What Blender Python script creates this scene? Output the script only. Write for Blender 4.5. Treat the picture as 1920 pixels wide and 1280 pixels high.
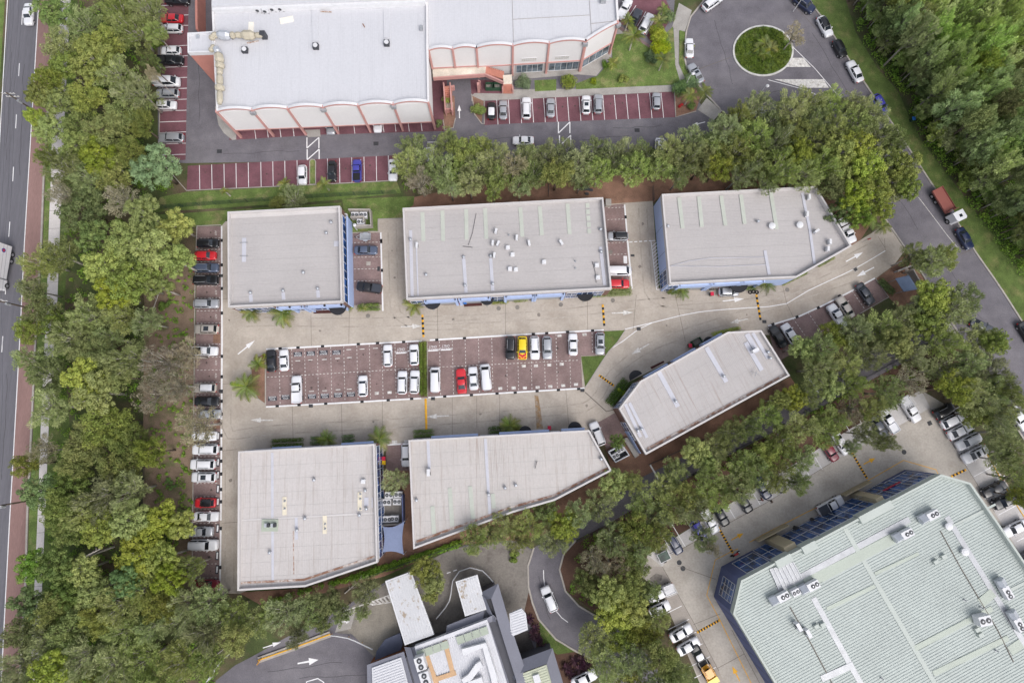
import bpy, math, random
import numpy as np
from mathutils import Vector, Matrix
from mathutils.geometry import tessellate_polygon
for _o in list(bpy.data.objects): bpy.data.objects.remove(_o)
SC = bpy.context.scene
COL = SC.collection
# ------------------------------------------------------------------ camera
CAM_H = 107.0; FPX = 1067.0; NAD = (955.0, 785.0)
cam_d = bpy.data.cameras.new('camera'); cam = bpy.data.objects.new('camera', cam_d); COL.objects.link(cam)
cam_d.sensor_width = 36.0; cam_d.lens = 36.0*FPX/1920.0; cam_d.clip_end = 3000; cam_d.clip_start = 1
_dn = Vector(((NAD[0]-960)/FPX, -(NAD[1]-640)/FPX, -1)).normalized()
CAM_R = _dn.rotation_difference(Vector((0, 0, -1))).to_matrix()
cam.matrix_world = Matrix.Translation((0, 0, CAM_H)) @ CAM_R.to_4x4()
SC.camera = cam
# ------------------------------------------------------------------ sky, sun, exposure (bright overcast)
SUN_DIR = Vector((0.42, -0.50, 0.76)).normalized()       # towards the sun
w = bpy.data.worlds.new('World'); SC.world = w; w.use_nodes = True
nt = w.node_tree; nt.nodes.clear()
sky = nt.nodes.new('ShaderNodeTexSky'); sky.sky_type = 'NISHITA'; sky.sun_disc = False
sky.sun_elevation = math.asin(SUN_DIR.z); sky.sun_rotation = math.atan2(SUN_DIR.x, SUN_DIR.y)
sky.dust_density = 4.0; sky.air_density = 1.0
hs = nt.nodes.new('ShaderNodeHueSaturation'); hs.inputs['Saturation'].default_value = 0.42
bg = nt.nodes.new('ShaderNodeBackground'); bg.inputs['Strength'].default_value = 0.15
wo = nt.nodes.new('ShaderNodeOutputWorld')
nt.links.new(sky.outputs[0], hs.inputs['Color']); nt.links.new(hs.outputs[0], bg.inputs[0]); nt.links.new(bg.outputs[0], wo.inputs[0])
sd = bpy.data.lights.new('sun', 'SUN'); sd.energy = 0.65; sd.angle = math.radians(40); sd.color = (1.0, 0.985, 0.965)
sun = bpy.data.objects.new('sun', sd); COL.objects.link(sun)
sun.rotation_euler = (-SUN_DIR).to_track_quat('-Z', 'Y').to_euler(); sun.location = SUN_DIR*200
vs = SC.view_settings; vs.view_transform = 'Standard'; vs.look = 'None'; vs.exposure = 0.55; vs.gamma = 1.0; vs.use_curve_mapping = False
SC.render.engine = 'CYCLES'; SC.cycles.max_bounces = 5; SC.cycles.diffuse_bounces = 3; SC.cycles.glossy_bounces = 2
SC.cycles.transmission_bounces = 2; SC.cycles.transparent_max_bounces = 4
# ------------------------------------------------------------------ helpers
def G(u, v, z=0.0):
    """photo measurement (in 1920x1280 survey units) -> ground point at height z"""
    d = CAM_R @ Vector(((u-960)/FPX, -(v-640)/FPX, -1))
    t = (z-CAM_H)/d.z
    return Vector((d.x*t, d.y*t, z))
def ppm(u, v, z=0.0): return (G(u+1, v, z)-G(u, v, z)).length          # metres per unit
def W2(pts, z=0.0): return [G(p[0], p[1], z) for p in pts]
RND = random.Random(7)
def tag(o, label=None, cat=None, group=None, kind=None):
    if label: o['label'] = label
    if cat: o['category'] = cat
    if group: o['group'] = group
    if kind: o['kind'] = kind
    return o
def empty(name, loc, rz=0, label=None, cat=None, group=None):
    o = bpy.data.objects.new(name, None); COL.objects.link(o); o.location = loc; o.rotation_euler = (0, 0, rz)
    o.empty_display_size = 0.3
    return tag(o, label, cat, group)
def mesh(name, V, F, mats, midx=None, smooth=False):
    me = bpy.data.meshes.new(name); me.from_pydata([tuple(v) for v in V], [], F)
    for m in (mats if isinstance(mats, (list, tuple)) else [mats]): me.materials.append(m)
    if midx is not None: me.polygons.foreach_set('material_index', midx)
    if smooth: me.polygons.foreach_set('use_smooth', [True]*len(me.polygons))
    me.update(); return me
def link(name, me, parent=None, loc=(0, 0, 0), rz=0, scale=None):
    o = bpy.data.objects.new(name, me); COL.objects.link(o)
    if parent: o.parent = parent
    o.location = loc; o.rotation_euler = (0, 0, rz)
    if scale: o.scale = scale
    return o
def wobj(name, V, F, mat, parent=None, smooth=False, midx=None):
    """object from world-space vertices; parents are unrotated empties or meshes"""
    if parent is not None:
        off = Vector(parent.location); p = parent.parent
        while p: off += Vector(p.location); p = p.parent
        o = link(name, mesh(name, [Vector(v)-off for v in V], F, mat, midx, smooth), parent)
    else:
        c = sum((Vector(v) for v in V), Vector())/len(V); c.z = min(v[2] for v in V)
        o = link(name, mesh(name, [Vector(v)-c for v in V], F, mat, midx, smooth), None, c)
    return o
def ccw(P):
    a = sum(P[i].x*P[(i+1) % len(P)].y-P[(i+1) % len(P)].x*P[i].y for i in range(len(P)))
    return P if a > 0 else P[::-1]
def tess(P): return [tuple(t) for t in tessellate_polygon([[Vector((p.x, p.y, 0)) for p in P]])]
def fixup(P, F):
    out = []
    for f in F:
        a, b, c = P[f[0]], P[f[1]], P[f[2]]
        out.append(tuple(f) if (b.x-a.x)*(c.y-a.y)-(b.y-a.y)*(c.x-a.x) > 0 else tuple(f[::-1]))
    return out
def sheet(name, px, z, mat, parent=None, kind=None):
    P = ccw([Vector((*G(u, v)[:2], z)) for u, v in px])
    o = wobj(name, P, fixup(P, tess(P)), mat, parent)
    if kind: o['kind'] = kind
    return o
def prismV(P, z0, z1):
    P = ccw([Vector(p) for p in P]); n = len(P)
    V = [Vector((p.x, p.y, z0)) for p in P]+[Vector((p.x, p.y, z1)) for p in P]
    F = [(i, (i+1) % n, n+(i+1) % n, n+i) for i in range(n)]
    F += [tuple(n+i for i in t) for t in fixup(P, tess(P))]
    F += [tuple(t[::-1]) for t in fixup(P, tess(P))]
    return V, F
def prism(name, P, z0, z1, mat, parent=None):
    V, F = prismV(P, z0, z1); return wobj(name, V, F, mat, parent)
def join(parts):
    V, F = [], []
    for v, f in parts:
        n = len(V); V += list(v); F += [tuple(i+n for i in q) for q in f]
    return V, F
def boxV(c, sx, sy, z0, z1, rz=0):
    ca, sa = math.cos(rz), math.sin(rz); V = []
    for z in (z0, z1):
        for x, y in ((-1, -1), (1, -1), (1, 1), (-1, 1)):
            x *= sx/2; y *= sy/2; V.append(Vector((c[0]+x*ca-y*sa, c[1]+x*sa+y*ca, z)))
    return V, [(0, 3, 2, 1), (4, 5, 6, 7), (0, 1, 5, 4), (1, 2, 6, 5), (2, 3, 7, 6), (3, 0, 4, 7)]
def box(name, c, sx, sy, z0, z1, mat, parent=None, rz=0):
    V, F = boxV(c, sx, sy, z0, z1, rz); return wobj(name, V, F, mat, parent)
def cylV(c, r, z0, z1, n=12, r2=None):
    r2 = r if r2 is None else r2
    V = [Vector((c[0]+r*math.cos(2*math.pi*i/n), c[1]+r*math.sin(2*math.pi*i/n), z0)) for i in range(n)]
    V += [Vector((c[0]+r2*math.cos(2*math.pi*i/n), c[1]+r2*math.sin(2*math.pi*i/n), z1)) for i in range(n)]
    F = [(i, (i+1) % n, n+(i+1) % n, n+i) for i in range(n)]+[tuple(range(n, 2*n)), tuple(range(n-1, -1, -1))]
    return V, F
def tubeV(pts, rads, n=6):
    pts = [Vector(p) for p in pts]; V, F = [], []
    for i, p in enumerate(pts):
        t = (pts[min(i+1, len(pts)-1)]-pts[max(i-1, 0)]).normalized()
        a = t.cross(Vector((0, 0, 1)) if abs(t.z) < .9 else Vector((1, 0, 0))).normalized(); b = t.cross(a)
        for k in range(n):
            an = 2*math.pi*k/n; V.append(p+(a*math.cos(an)+b*math.sin(an))*rads[i])
    for i in range(len(pts)-1):
        for k in range(n):
            F.append((i*n+k, i*n+(k+1) % n, (i+1)*n+(k+1) % n, (i+1)*n+k))
    F.append(tuple(range(n-1, -1, -1))); F.append(tuple(range((len(pts)-1)*n, len(pts)*n)))
    return V, [f[::-1] for f in F]
def dens(P, step=2.5):
    """Catmull-Rom resample of a polyline"""
    if len(P) < 3: return P
    out = []
    for i in range(len(P)-1):
        p0 = P[max(i-1, 0)]; p1 = P[i]; p2 = P[i+1]; p3 = P[min(i+2, len(P)-1)]
        n = max(1, int((p2-p1).length/step))
        for k in range(n):
            t = k/n
            out.append(.5*((2*p1)+(p2-p0)*t+(2*p0-5*p1+4*p2-p3)*t*t+(3*p1-p0-3*p2+p3)*t**3))
    out.append(P[-1]); return out
def ribbonV(P, wd, z0, z1, off=0.0):
    n = len(P); L, R_ = [], []
    for i in range(n):
        t = (P[min(i+1, n-1)]-P[max(i-1, 0)]); t.z = 0; t.normalize(); nn = Vector((-t.y, t.x, 0))
        L.append(P[i]+nn*(off+wd/2)); R_.append(P[i]+nn*(off-wd/2))
    V = []
    for i in range(n):
        V += [Vector((L[i].x, L[i].y, z0)), Vector((L[i].x, L[i].y, z1)), Vector((R_[i].x, R_[i].y, z1)), Vector((R_[i].x, R_[i].y, z0))]
    F = []
    for i in range(n-1):
        a, b = 4*i, 4*i+4
        F += [(a+1, a+2, b+2, b+1), (a, a+1, b+1, b), (a+2, a+3, b+3, b+2)]
    F += [(0, 3, 2, 1), (4*n-4, 4*n-3, 4*n-2, 4*n-1)]
    return V, F
def strip(name, px, wd, z0, z1, mat, parent=None, smooth_path=False, kind=None, off=0.0, closed=False):
    P = W2(px)
    if closed: P = P+[P[0]]
    if smooth_path: P = dens(P)
    V, F = ribbonV(P, wd, z0, z1, off); o = wobj(name, V, F, mat, parent)
    if kind: o['kind'] = kind
    return o
def linev(px, wd, z):
    """flat painted line"""
    P = W2(px) if not isinstance(px[0], Vector) else px
    n = len(P); V = []
    for i in range(n):
        t = (P[min(i+1, n-1)]-P[max(i-1, 0)]); t.z = 0; t.normalize(); nn = Vector((-t.y, t.x, 0))
        V += [Vector((*(P[i]-nn*wd/2)[:2], z)), Vector((*(P[i]+nn*wd/2)[:2], z))]
    return V, [(2*i, 2*i+2, 2*i+3, 2*i+1) for i in range(n-1)]
def line(name, px, wd, z, mat, parent, smooth_path=False):
    P = W2(px); P = dens(P) if smooth_path else P
    V, F = linev(P, wd, z); return wobj(name, V, F, mat, parent)
def dashed(name, px, wd, z, mat, parent, dash=.35, gap=.35):
    P = W2(px); a, b = P[0], P[-1]; L = (b-a).length; t = (b-a)/L; parts = []; s = 0.0
    while s < L-.1:
        parts.append(linev([a+t*s, a+t*min(L, s+dash)], wd, z)); s += dash+gap
    V, F = join(parts); return wobj(name, V, F, mat, parent)
def inset(P, d):
    P = ccw([Vector(p) for p in P]); n = len(P); out = []
    for i in range(n):
        a, b, c = P[i-1], P[i], P[(i+1) % n]
        e1 = (b-a).normalized(); e2 = (c-b).normalized()
        n1 = Vector((-e1.y, e1.x, 0)); n2 = Vector((-e2.y, e2.x, 0)); m = n1+n2; k = max(.2, m.length_squared/2)
        out.append(b+m/ (2*k) *d*2/1.0 if False else b+m*(d/k))
    return out
def ringV(Po, Pi, z0, z1):
    n = len(Po); V = []
    for P, z in ((Po, z0), (Po, z1), (Pi, z1), (Pi, z0)): V += [Vector((p.x, p.y, z)) for p in P]
    F = []
    for i in range(n):
        j = (i+1) % n
        for k in range(3): F.append((k*n+i, k*n+j, (k+1)*n+j, (k+1)*n+i))
    return V, F
_text = {}
def text_mesh(s, size, mat, align='CENTER'):
    k = (s, size, mat.name)
    if k not in _text:
        cu = bpy.data.curves.new('lettering', 'FONT'); cu.body = s; cu.size = size; cu.align_x = align; cu.align_y = 'CENTER'; cu.resolution_u = 2
        cu.space_line = .85
        o = bpy.data.objects.new('lettering', cu); COL.objects.link(o)
        me = bpy.data.meshes.new_from_object(o.evaluated_get(bpy.context.evaluated_depsgraph_get()))
        bpy.data.objects.remove(o); me.materials.clear(); me.materials.append(mat); _text[k] = me
    return _text[k]
# ------------------------------------------------------------------ materials
_M = {}
def lin(c):
    return tuple(((x/255)/12.92 if x/255 <= .04045 else ((x/255+.055)/1.055)**2.4) for x in c)
def M(name, col, rough=.85, var=.12, scale=.35, fine=.10, fscale=6.0, bump=0.0, metal=0.0, rand=0.0, spec=.3, col2=None, mixscale=.2, mixlo=.45, mixhi=.6, stretch=None, coat=0.0):
    if name in _M: return _M[name]
    m = bpy.data.materials.new(name); m.use_nodes = True; n = m.node_tree; N = n.nodes; Lk = n.links; b = N['Principled BSDF']
    b.inputs['Roughness'].default_value = rough; b.inputs['Metallic'].default_value = metal; b.inputs['Specular IOR Level'].default_value = spec
    if coat: b.inputs['Coat Weight'].default_value = coat; b.inputs['Coat Roughness'].default_value = .06
    geo = N.new('ShaderNodeNewGeometry'); pos = geo.outputs['Position']
    if stretch:
        mp = N.new('ShaderNodeMapping'); mp.inputs['Rotation'].default_value = (0, 0, stretch[0]); mp.inputs['Scale'].default_value = (stretch[1], stretch[2], 1)
        Lk.new(pos, mp.inputs[0]); pos = mp.outputs[0]
    def noise(sc, det=4, ro=.6):
        t = N.new('ShaderNodeTexNoise'); t.inputs['Scale'].default_value = sc; t.inputs['Detail'].default_value = det; t.inputs['Roughness'].default_value = ro
        Lk.new(pos, t.inputs['Vector']); return t.outputs['Fac']
    def mr(src, lo, hi, a, c):
        r = N.new('ShaderNodeMapRange'); r.inputs[1].default_value = lo; r.inputs[2].default_value = hi; r.inputs[3].default_value = a; r.inputs[4].default_value = c
        Lk.new(src, r.inputs[0]); return r.outputs[0]
    def mul(a, c):
        x = N.new('ShaderNodeMath'); x.operation = 'MULTIPLY'; Lk.new(a, x.inputs[0]); Lk.new(c, x.inputs[1]); return x.outputs[0]
    f = mr(noise(scale), .3, .7, 1-var, 1+var); fo = None
    if fine: fo = noise(fscale, 3, .7); f = mul(f, mr(fo, .3, .7, 1-fine, 1+fine))
    if rand:
        oi = N.new('ShaderNodeObjectInfo'); f = mul(f, mr(oi.outputs['Random'], 0, 1, 1-rand, 1+rand))
    if col2 is not None:
        mx = N.new('ShaderNodeMix'); mx.data_type = 'RGBA'; mx.inputs['A'].default_value = (*col, 1); mx.inputs['B'].default_value = (*col2, 1)
        Lk.new(mr(noise(mixscale, 5, .65), mixlo, mixhi, 0, 1), mx.inputs['Factor']); base = mx.outputs['Result']
    else:
        rg = N.new('ShaderNodeRGB'); rg.outputs[0].default_value = (*col, 1); base = rg.outputs[0]
    sc_ = N.new('ShaderNodeVectorMath'); sc_.operation = 'SCALE'; Lk.new(base, sc_.inputs[0]); Lk.new(f, sc_.inputs['Scale'])
    Lk.new(sc_.outputs[0], b.inputs['Base Color'])
    if bump and fo is not None:
        bp = N.new('ShaderNodeBump'); bp.inputs['Strength'].default_value = bump; bp.inputs['Distance'].default_value = .1; Lk.new(fo, bp.inputs['Height']); Lk.new(bp.outputs[0], b.inputs['Normal'])
    _M[name] = m; return m
def paver(name, c1, c2, mortar, sx=.23, rot=0.0):
    m = M(name, c1, .9, .25, .25, .15, 9.0); n = m.node_tree; N = n.nodes; Lk = n.links; b = N['Principled BSDF']
    src = b.inputs['Base Color'].links[0].from_socket
    geo = N.new('ShaderNodeNewGeometry'); mp = N.new('ShaderNodeMapping'); mp.inputs['Rotation'].default_value = (0, 0, rot); Lk.new(geo.outputs['Position'], mp.inputs[0])
    br = N.new('ShaderNodeTexBrick'); br.inputs['Scale'].default_value = 1; br.inputs['Brick Width'].default_value = sx; br.inputs['Row Height'].default_value = sx/2; br.inputs['Mortar Size'].default_value = .006
    f1 = tuple(a/b_ for a, b_ in zip(c2, c1))
    br.inputs['Color1'].default_value = (1, 1, 1, 1); br.inputs['Color2'].default_value = (*f1, 1); br.inputs['Mortar'].default_value = (*[a/b_ for a, b_ in zip(mortar, c1)], 1)
    Lk.new(mp.outputs[0], br.inputs['Vector'])
    mu = N.new('ShaderNodeVectorMath'); mu.operation = 'MULTIPLY'; Lk.new(src, mu.inputs[0]); Lk.new(br.outputs['Color'], mu.inputs[1]); Lk.new(mu.outputs[0], b.inputs['Base Color'])
    return m
def leafmat(name, col, col2, rand=.30, trans=.12):
    if name in _M: return _M[name]
    m = M(name, col, .6, .18, .9, .15, 5.0, 0, 0, rand, .25, col2, .55, .42, .62)
    n = m.node_tree; N = n.nodes; Lk = n.links; b = N['Principled BSDF']; src = b.inputs['Base Color'].links[0].from_socket
    oi = N.new('ShaderNodeObjectInfo'); hv = N.new('ShaderNodeHueSaturation')
    def rmap(k, a, c):
        m1 = N.new('ShaderNodeMath'); m1.operation = 'MULTIPLY'; m1.inputs[1].default_value = k; Lk.new(oi.outputs['Random'], m1.inputs[0])
        m2 = N.new('ShaderNodeMath'); m2.operation = 'FRACT'; Lk.new(m1.outputs[0], m2.inputs[0]); r_ = N.new('ShaderNodeMapRange'); r_.inputs[3].default_value = a; r_.inputs[4].default_value = c; Lk.new(m2.outputs[0], r_.inputs[0]); return r_.outputs[0]
    Lk.new(rmap(7.31, .478, .510), hv.inputs['Hue']); Lk.new(rmap(13.7, .84, 1.18), hv.inputs['Saturation']); Lk.new(src, hv.inputs['Color']); src = hv.outputs[0]; Lk.new(src, b.inputs['Base Color'])
    tr = N.new('ShaderNodeBsdfTranslucent'); Lk.new(src, tr.inputs[0]); mx = N.new('ShaderNodeMixShader'); mx.inputs[0].default_value = trans
    Lk.new(b.outputs[0], mx.inputs[1]); Lk.new(tr.outputs[0], mx.inputs[2]); Lk.new(mx.outputs[0], N['Material Output'].inputs[0])
    return m
def roofmat(name, col, ang, pitch=.3, depth=.25, rust=0.0, var=.05):
    m = M(name, col, .55, var, .12, .05, 2.5, 0, 0, 0, .35, None); n = m.node_tree; N = n.nodes; Lk = n.links; b = N['Principled BSDF']
    geo = N.new('ShaderNodeNewGeometry'); mp = N.new('ShaderNodeMapping'); mp.inputs['Rotation'].default_value = (0, 0, -ang); Lk.new(geo.outputs['Position'], mp.inputs[0])
    wv = N.new('ShaderNodeTexWave'); wv.wave_type = 'BANDS'; wv.bands_direction = 'Y'; wv.inputs['Scale'].default_value = 2*math.pi/(20*pitch)*1.0
    Lk.new(mp.outputs[0], wv.inputs['Vector'])
    bp = N.new('ShaderNodeBump'); bp.inputs['Strength'].default_value = depth; bp.inputs['Distance'].default_value = .04; Lk.new(wv.outputs['Fac'], bp.inputs['Height']); Lk.new(bp.outputs[0], b.inputs['Normal'])
    # dirt streaks running down the sheets
    st = N.new('ShaderNodeMapping'); st.inputs['Scale'].default_value = (.10, 2.2, 1); Lk.new(mp.outputs[0], st.inputs[0])
    t = N.new('ShaderNodeTexNoise'); t.inputs['Scale'].default_value = 1.0; t.inputs['Detail'].default_value = 5; t.inputs['Roughness'].default_value = .7; Lk.new(st.outputs[0], t.inputs[0])
    r = N.new('ShaderNodeMapRange'); r.inputs[1].default_value = .52; r.inputs[2].default_value = .80; r.inputs[3].default_value = 0; r.inputs[4].default_value = .35+rust; Lk.new(t.outputs['Fac'], r.inputs[0])
    mx = N.new('ShaderNodeMix'); mx.data_type = 'RGBA'; src = b.inputs['Base Color'].links[0].from_socket
    Lk.new(r.outputs[0], mx.inputs['Factor']); Lk.new(src, mx.inputs['A']); mx.inputs['B'].default_value = (*((.20, .13, .085) if rust else tuple(c*.72 for c in col)), 1); Lk.new(mx.outputs['Result'], b.inputs['Base Color'])
    return m
def glassmat(name, col, rough=.06):
    m = bpy.data.materials.new(name); m.use_nodes = True; b = m.node_tree.nodes['Principled BSDF']; N = m.node_tree.nodes; Lk = m.node_tree.links
    geo = N.new('ShaderNodeNewGeometry'); t = N.new('ShaderNodeTexNoise'); t.inputs['Scale'].default_value = .6; Lk.new(geo.outputs['Position'], t.inputs[0])
    r = N.new('ShaderNodeValToRGB'); r.color_ramp.elements[0].color = (*[c*.45 for c in col], 1); r.color_ramp.elements[1].color = (*[c*1.9 for c in col], 1)
    r.color_ramp.elements[0].position = .35; r.color_ramp.elements[1].position = .65
    Lk.new(t.outputs['Fac'], r.inputs[0]); Lk.new(r.outputs[0], b.inputs['Base Color'])
    b.inputs['Roughness'].default_value = rough; b.inputs['Specular IOR Level'].default_value = .6
    _M[name] = m; return m
asphalt = M('asphalt', (.138, .129, .146), .92, .16, .35, .18, 5, .2, col2=(.168, .157, .172), mixscale=.07)
asphalt_hw = M('highway_asphalt', (.135, .131, .148), .9, .10, .9, .14, 9, .2, stretch=(math.radians(-3), 1.6, .06))
red_asph = M('red_asphalt', (.25, .155, .142), .9, .14, .3, .14, 8, .15, stretch=(math.radians(-3), 1.2, .12))
concrete = M('yard_concrete', (.425, .375, .325), .9, .10, .22, .09, 2.4, .1, col2=(.315, .27, .225), mixscale=.16, mixlo=.46, mixhi=.74)
conc_lot = M('lot_concrete', (.42, .385, .345), .9, .12, .2, .12, 2.6, .12, col2=(.33, .298, .262), mixscale=.18, mixlo=.46, mixhi=.7)
conc_light = M('bay_concrete', (.47, .45, .44), .9, .10, .3, .10, 4, .1)
conc_path = M('path_concrete', (.34, .32, .30), .9, .14, .5, .12, 5, .1)
conc_pale = M('footpath_pale', (.60, .56, .54), .9, .10, .3, .10, 4, .1)
conc_dark = M('stained_concrete', (.22, .20, .18), .9, .22, .35, .15, 3, .1, col2=(.13, .115, .105), mixscale=.35, mixlo=.5, mixhi=.65)
kerbm = M('kerb_concrete', (.36, .33, .30), .9, .15, .8, .1, 5)
pav = paver('red_brown_pavers', (.205, .138, .134), (.255, .185, .175), (.15, .112, .107))
pav_n = paver('maroon_pavers', (.155, .066, .083), (.18, .082, .098), (.12, .062, .07))
grass = M('lawn_grass', (.118, .170, .045), .95, .28, .5, .35, 5, .5, col2=(.235, .215, .10), mixscale=.32, mixlo=.50, mixhi=.70)
grass_d = M('verge_grass', (.090, .130, .034), .95, .28, .5, .35, 5, .5, col2=(.155, .16, .06), mixscale=.35, mixlo=.5, mixhi=.7)
litter = M('leaf_litter', (.115, .088, .056), .95, .30, .25, .35, 6, .4, col2=(.065, .085, .030), mixscale=.12, mixlo=.40, mixhi=.56)
mulch = M('mulch', (.235, .135, .095), .95, .25, .3, .30, 7, .4, col2=(.135, .085, .06), mixscale=.25, mixlo=.5, mixhi=.7)
mulch_w = M('dry_soil', (.215, .155, .112), .95, .25, .3, .30, 6, .4, col2=(.105, .118, .048), mixscale=.22, mixlo=.50, mixhi=.66)
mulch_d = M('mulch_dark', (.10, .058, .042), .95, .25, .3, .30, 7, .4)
white_p = M('white_paint', (.74, .73, .74), .7, .08, 1.5, .10, 9)
worn_p = M('worn_white_paint', (.60, .58, .56), .8, .25, 2.2, .2, 9, col2=(.40, .37, .34), mixscale=1.8, mixlo=.52, mixhi=.62)
yellow_p = M('yellow_paint', (.68, .36, .03), .75, .15, 1.2, .12, 9)
black_p = M('black_rubber', (.022, .022, .026), .75, .15, 1.2, .12, 9)
joint_m = M('slab_joint', (.14, .12, .105), .95, .2, 2, 0)
iron = M('iron_grate', (.045, .045, .05), .6, .2, 2, .1, 8)
white_wall = M('white_wall', (.66, .645, .65), .8, .04, .2, .03, 3)
cream_wall = M('cream_wall', (.62, .54, .42), .85, .06, .3, .04, 3)
pink = M('pink_trim', (.49, .265, .245), .8, .07, .4, .05, 4)
salmon = M('salmon_wall', (.46, .205, .17), .85, .08, .4, .06, 4)
blue_wall = M('blue_wall', (.38, .47, .70), .8, .06, .3, .04, 3)
slate_wall = M('slate_blue_wall', (.105, .125, .245), .8, .08, .3, .05, 3)
beige_wall = M('beige_wall', (.42, .36, .25), .85, .08, .3, .05, 3)
brick_wall = M('brown_wall', (.17, .10, .08), .9, .15, 1, .1, 6)
cap_m = M('capping_metal', (.52, .495, .49), .5, .05, .3, .04, 3)
rust_m = M('rusty_gutter', (.30, .17, .12), .85, .25, .8, .2, 5, col2=(.45, .40, .37), mixscale=.8)
sky_m = M('skylight_sheet', (.44, .46, .41), .5, .05, .5, .04, 3)
flash_m = M('flashing_metal', (.48, .48, .53), .45, .05, .5, .04, 3)
metal_w = M('white_metal', (.62, .62, .64), .5, .05, 1, .05, 6)
metal_g = M('grey_metal', (.36, .37, .39), .45, .1, 1, .08, 6, 0, .3)
metal_d = M('dark_metal', (.05, .052, .06), .5, .1, 1, .08, 6)
galv = M('galvanised', (.50, .52, .56), .4, .1, 1, .1, 6, 0, .4)
duct_m = M('duct_beige', (.42, .38, .30), .75, .1, .6, .08, 5)
roof_dk = M('dark_grey_roof', (.175, .178, .215), .6, .06, .3, .06, 4)
glass_d = glassmat('dark_glass', (.022, .062, .18))
glass_g = glassmat('shop_glass', (.10, .125, .15))
glass_c = glassmat('car_glass', (.018, .022, .028), .04)
# ================================================================== GROUND AND SURFACES
gs = 420
g_o = wobj('ground', [(-gs, -gs, 0), (gs, -gs, 0), (gs, gs, 0), (-gs, gs, 0)], [(0, 1, 2, 3)], litter); g_o['kind'] = 'structure'
S = lambda n, px, z, m: sheet(n, px, z, m, None, 'structure')
HR = [(77, -60), (73, 0), (58, 252), (54, 320), (46, 455), (37, 640), (26, 840), (19, 960), (11, 1110), (5, 1230), (0, 1340)]
HR2 = [(106, -60), (101, 30), (88, 250), (83, 320), (78, 455), (67, 640), (62, 752), (56, 880), (52, 960), (48, 1110), (40, 1230), (34, 1340)]
F1 = [(116, -60), (106, 120), (98, 250), (95, 345), (92, 420), (88, 560), (84, 640), (77, 790), (70, 985), (60, 1200), (52, 1340)]
F2 = [(136, -60), (126, 120), (120, 250), (117, 345), (113, 420), (108, 560), (102, 640), (92, 790), (84, 985), (75, 1200), (68, 1340)]
highway = S('highway', [(20, -60), (-66, 1340)]+HR[::-1], .012, asphalt_hw)
S('median_grass', [(13, -60), (-160, -60), (-240, 1340), (-73, 1340)], .016, grass)
S('bus_lane', HR+HR2[::-1], .020, red_asph)
strip('kerb', HR2, .35, 0, .14, kerbm, None, kind='structure')
S('grass_verge', [(u+3, v) for u, v in HR2]+F1[::-1], .024, grass)
fpath = S('footpath', F1+F2[::-1], .032, conc_pale)
for k in range(40):                                     # expansion joints of the footpath
    v = -40+k*33.5
    a = np.interp(v, [p[1] for p in F1], [p[0] for p in F1]); b = np.interp(v, [p[1] for p in F2], [p[0] for p in F2])
    line('expansion_joint', [(a, v), (b, v-1)], .05, .036, joint_m, fpath)
S('grass_strip', F2+[(150, 1340), (128, 985), (130, 790), (118, 640), (122, 560), (130, 345), (138, 120), (150, -60)], .010, grass_d)
line('edge_line', HR, .16, .026, white_p, highway)
line('edge_line', [(17.5, -60), (1, 237), (-30, 740)], .16, .018, white_p, highway)
for v0, v1 in ((20, 47), (119, 143), (215, 241), (313, 340), (416, 444), (522, 552), (630, 660)):
    xs = lambda v: np.interp(v, [20, 119, 240, 340, 444, 660], [42.5, 36.5, 29.5, 24, 16.5, 3.5])
    line('lane_dash', [(xs(v0), v0), (xs(v1), v1)], .15, .018, white_p, highway)
# ---- northern car park
north = S('car_park', [(296, -60), (1270, -60), (1262, 40), (1309, 190), (1337, 222), (1348, 245), (1200, 284), (1000, 299), (744, 300), (345, 306), (296, 302)], .012, asphalt)
nb1 = S('parking_bays', [(302, -60), (355, -60), (348, 300), (298, 302)], .020, pav_n)
nb2 = S('parking_bays', [(352, 311), (489, 304), (727, 292), (748, 291), (747, 338), (590, 346), (480, 351), (350, 358)], .020, pav_n)
nb3 = S('parking_bays', [(430, 263), (600, 253), (838, 246), (838, 150), (430, 190)], .020, pav_n)
nb4 = S('parking_bays', [(908, 190), (960, 187), (1263, 172), (1266, 220), (960, 232), (908, 235)], .020, pav_n)
nb5 = S('parking_bays', [(1158, 45), (1188, -30), (1246, -6), (1262, 30), (1225, 85), (1205, 58)], .020, pav_n)
S('brick_apron', [(882, 150), (945, 150), (945, 177), (884, 177)], .020, pav_n)
for z_ in (10, 29, 48.5, 86, 105.5, 125.7, 146, 166.3, 186.8, 207.5, 228, 248, 269.3, 290, -9, -28):
    line('bay_line', [(302-.012*z_, z_+1.2), (354-.02*z_, z_-.5)], .11, .026, white_p, nb1)
for u in (374, 397, 420, 442.5, 465.5, 489, 511.5, 534, 557, 614, 636.5, 659.5, 682.5, 705.5, 728):
    vt = np.interp(u, [352, 489, 727], [311, 304, 292]); vb = np.interp(u, [350, 480, 590, 747], [358, 351, 346, 338])
    line('bay_line', [(u, vt), (u+.8, vb)], .11, .026, white_p, nb2)
for u, v in ((480, 261), (503, 258), (527, 258), (551.5, 256), (636, 252), (665.5, 251), (720, 248), (742.5, 247), (767.5, 247), (791.5, 246)):
    line('bay_line', [(u, v), (u-6, v-45)], .11, .026, white_p, nb3)
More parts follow.
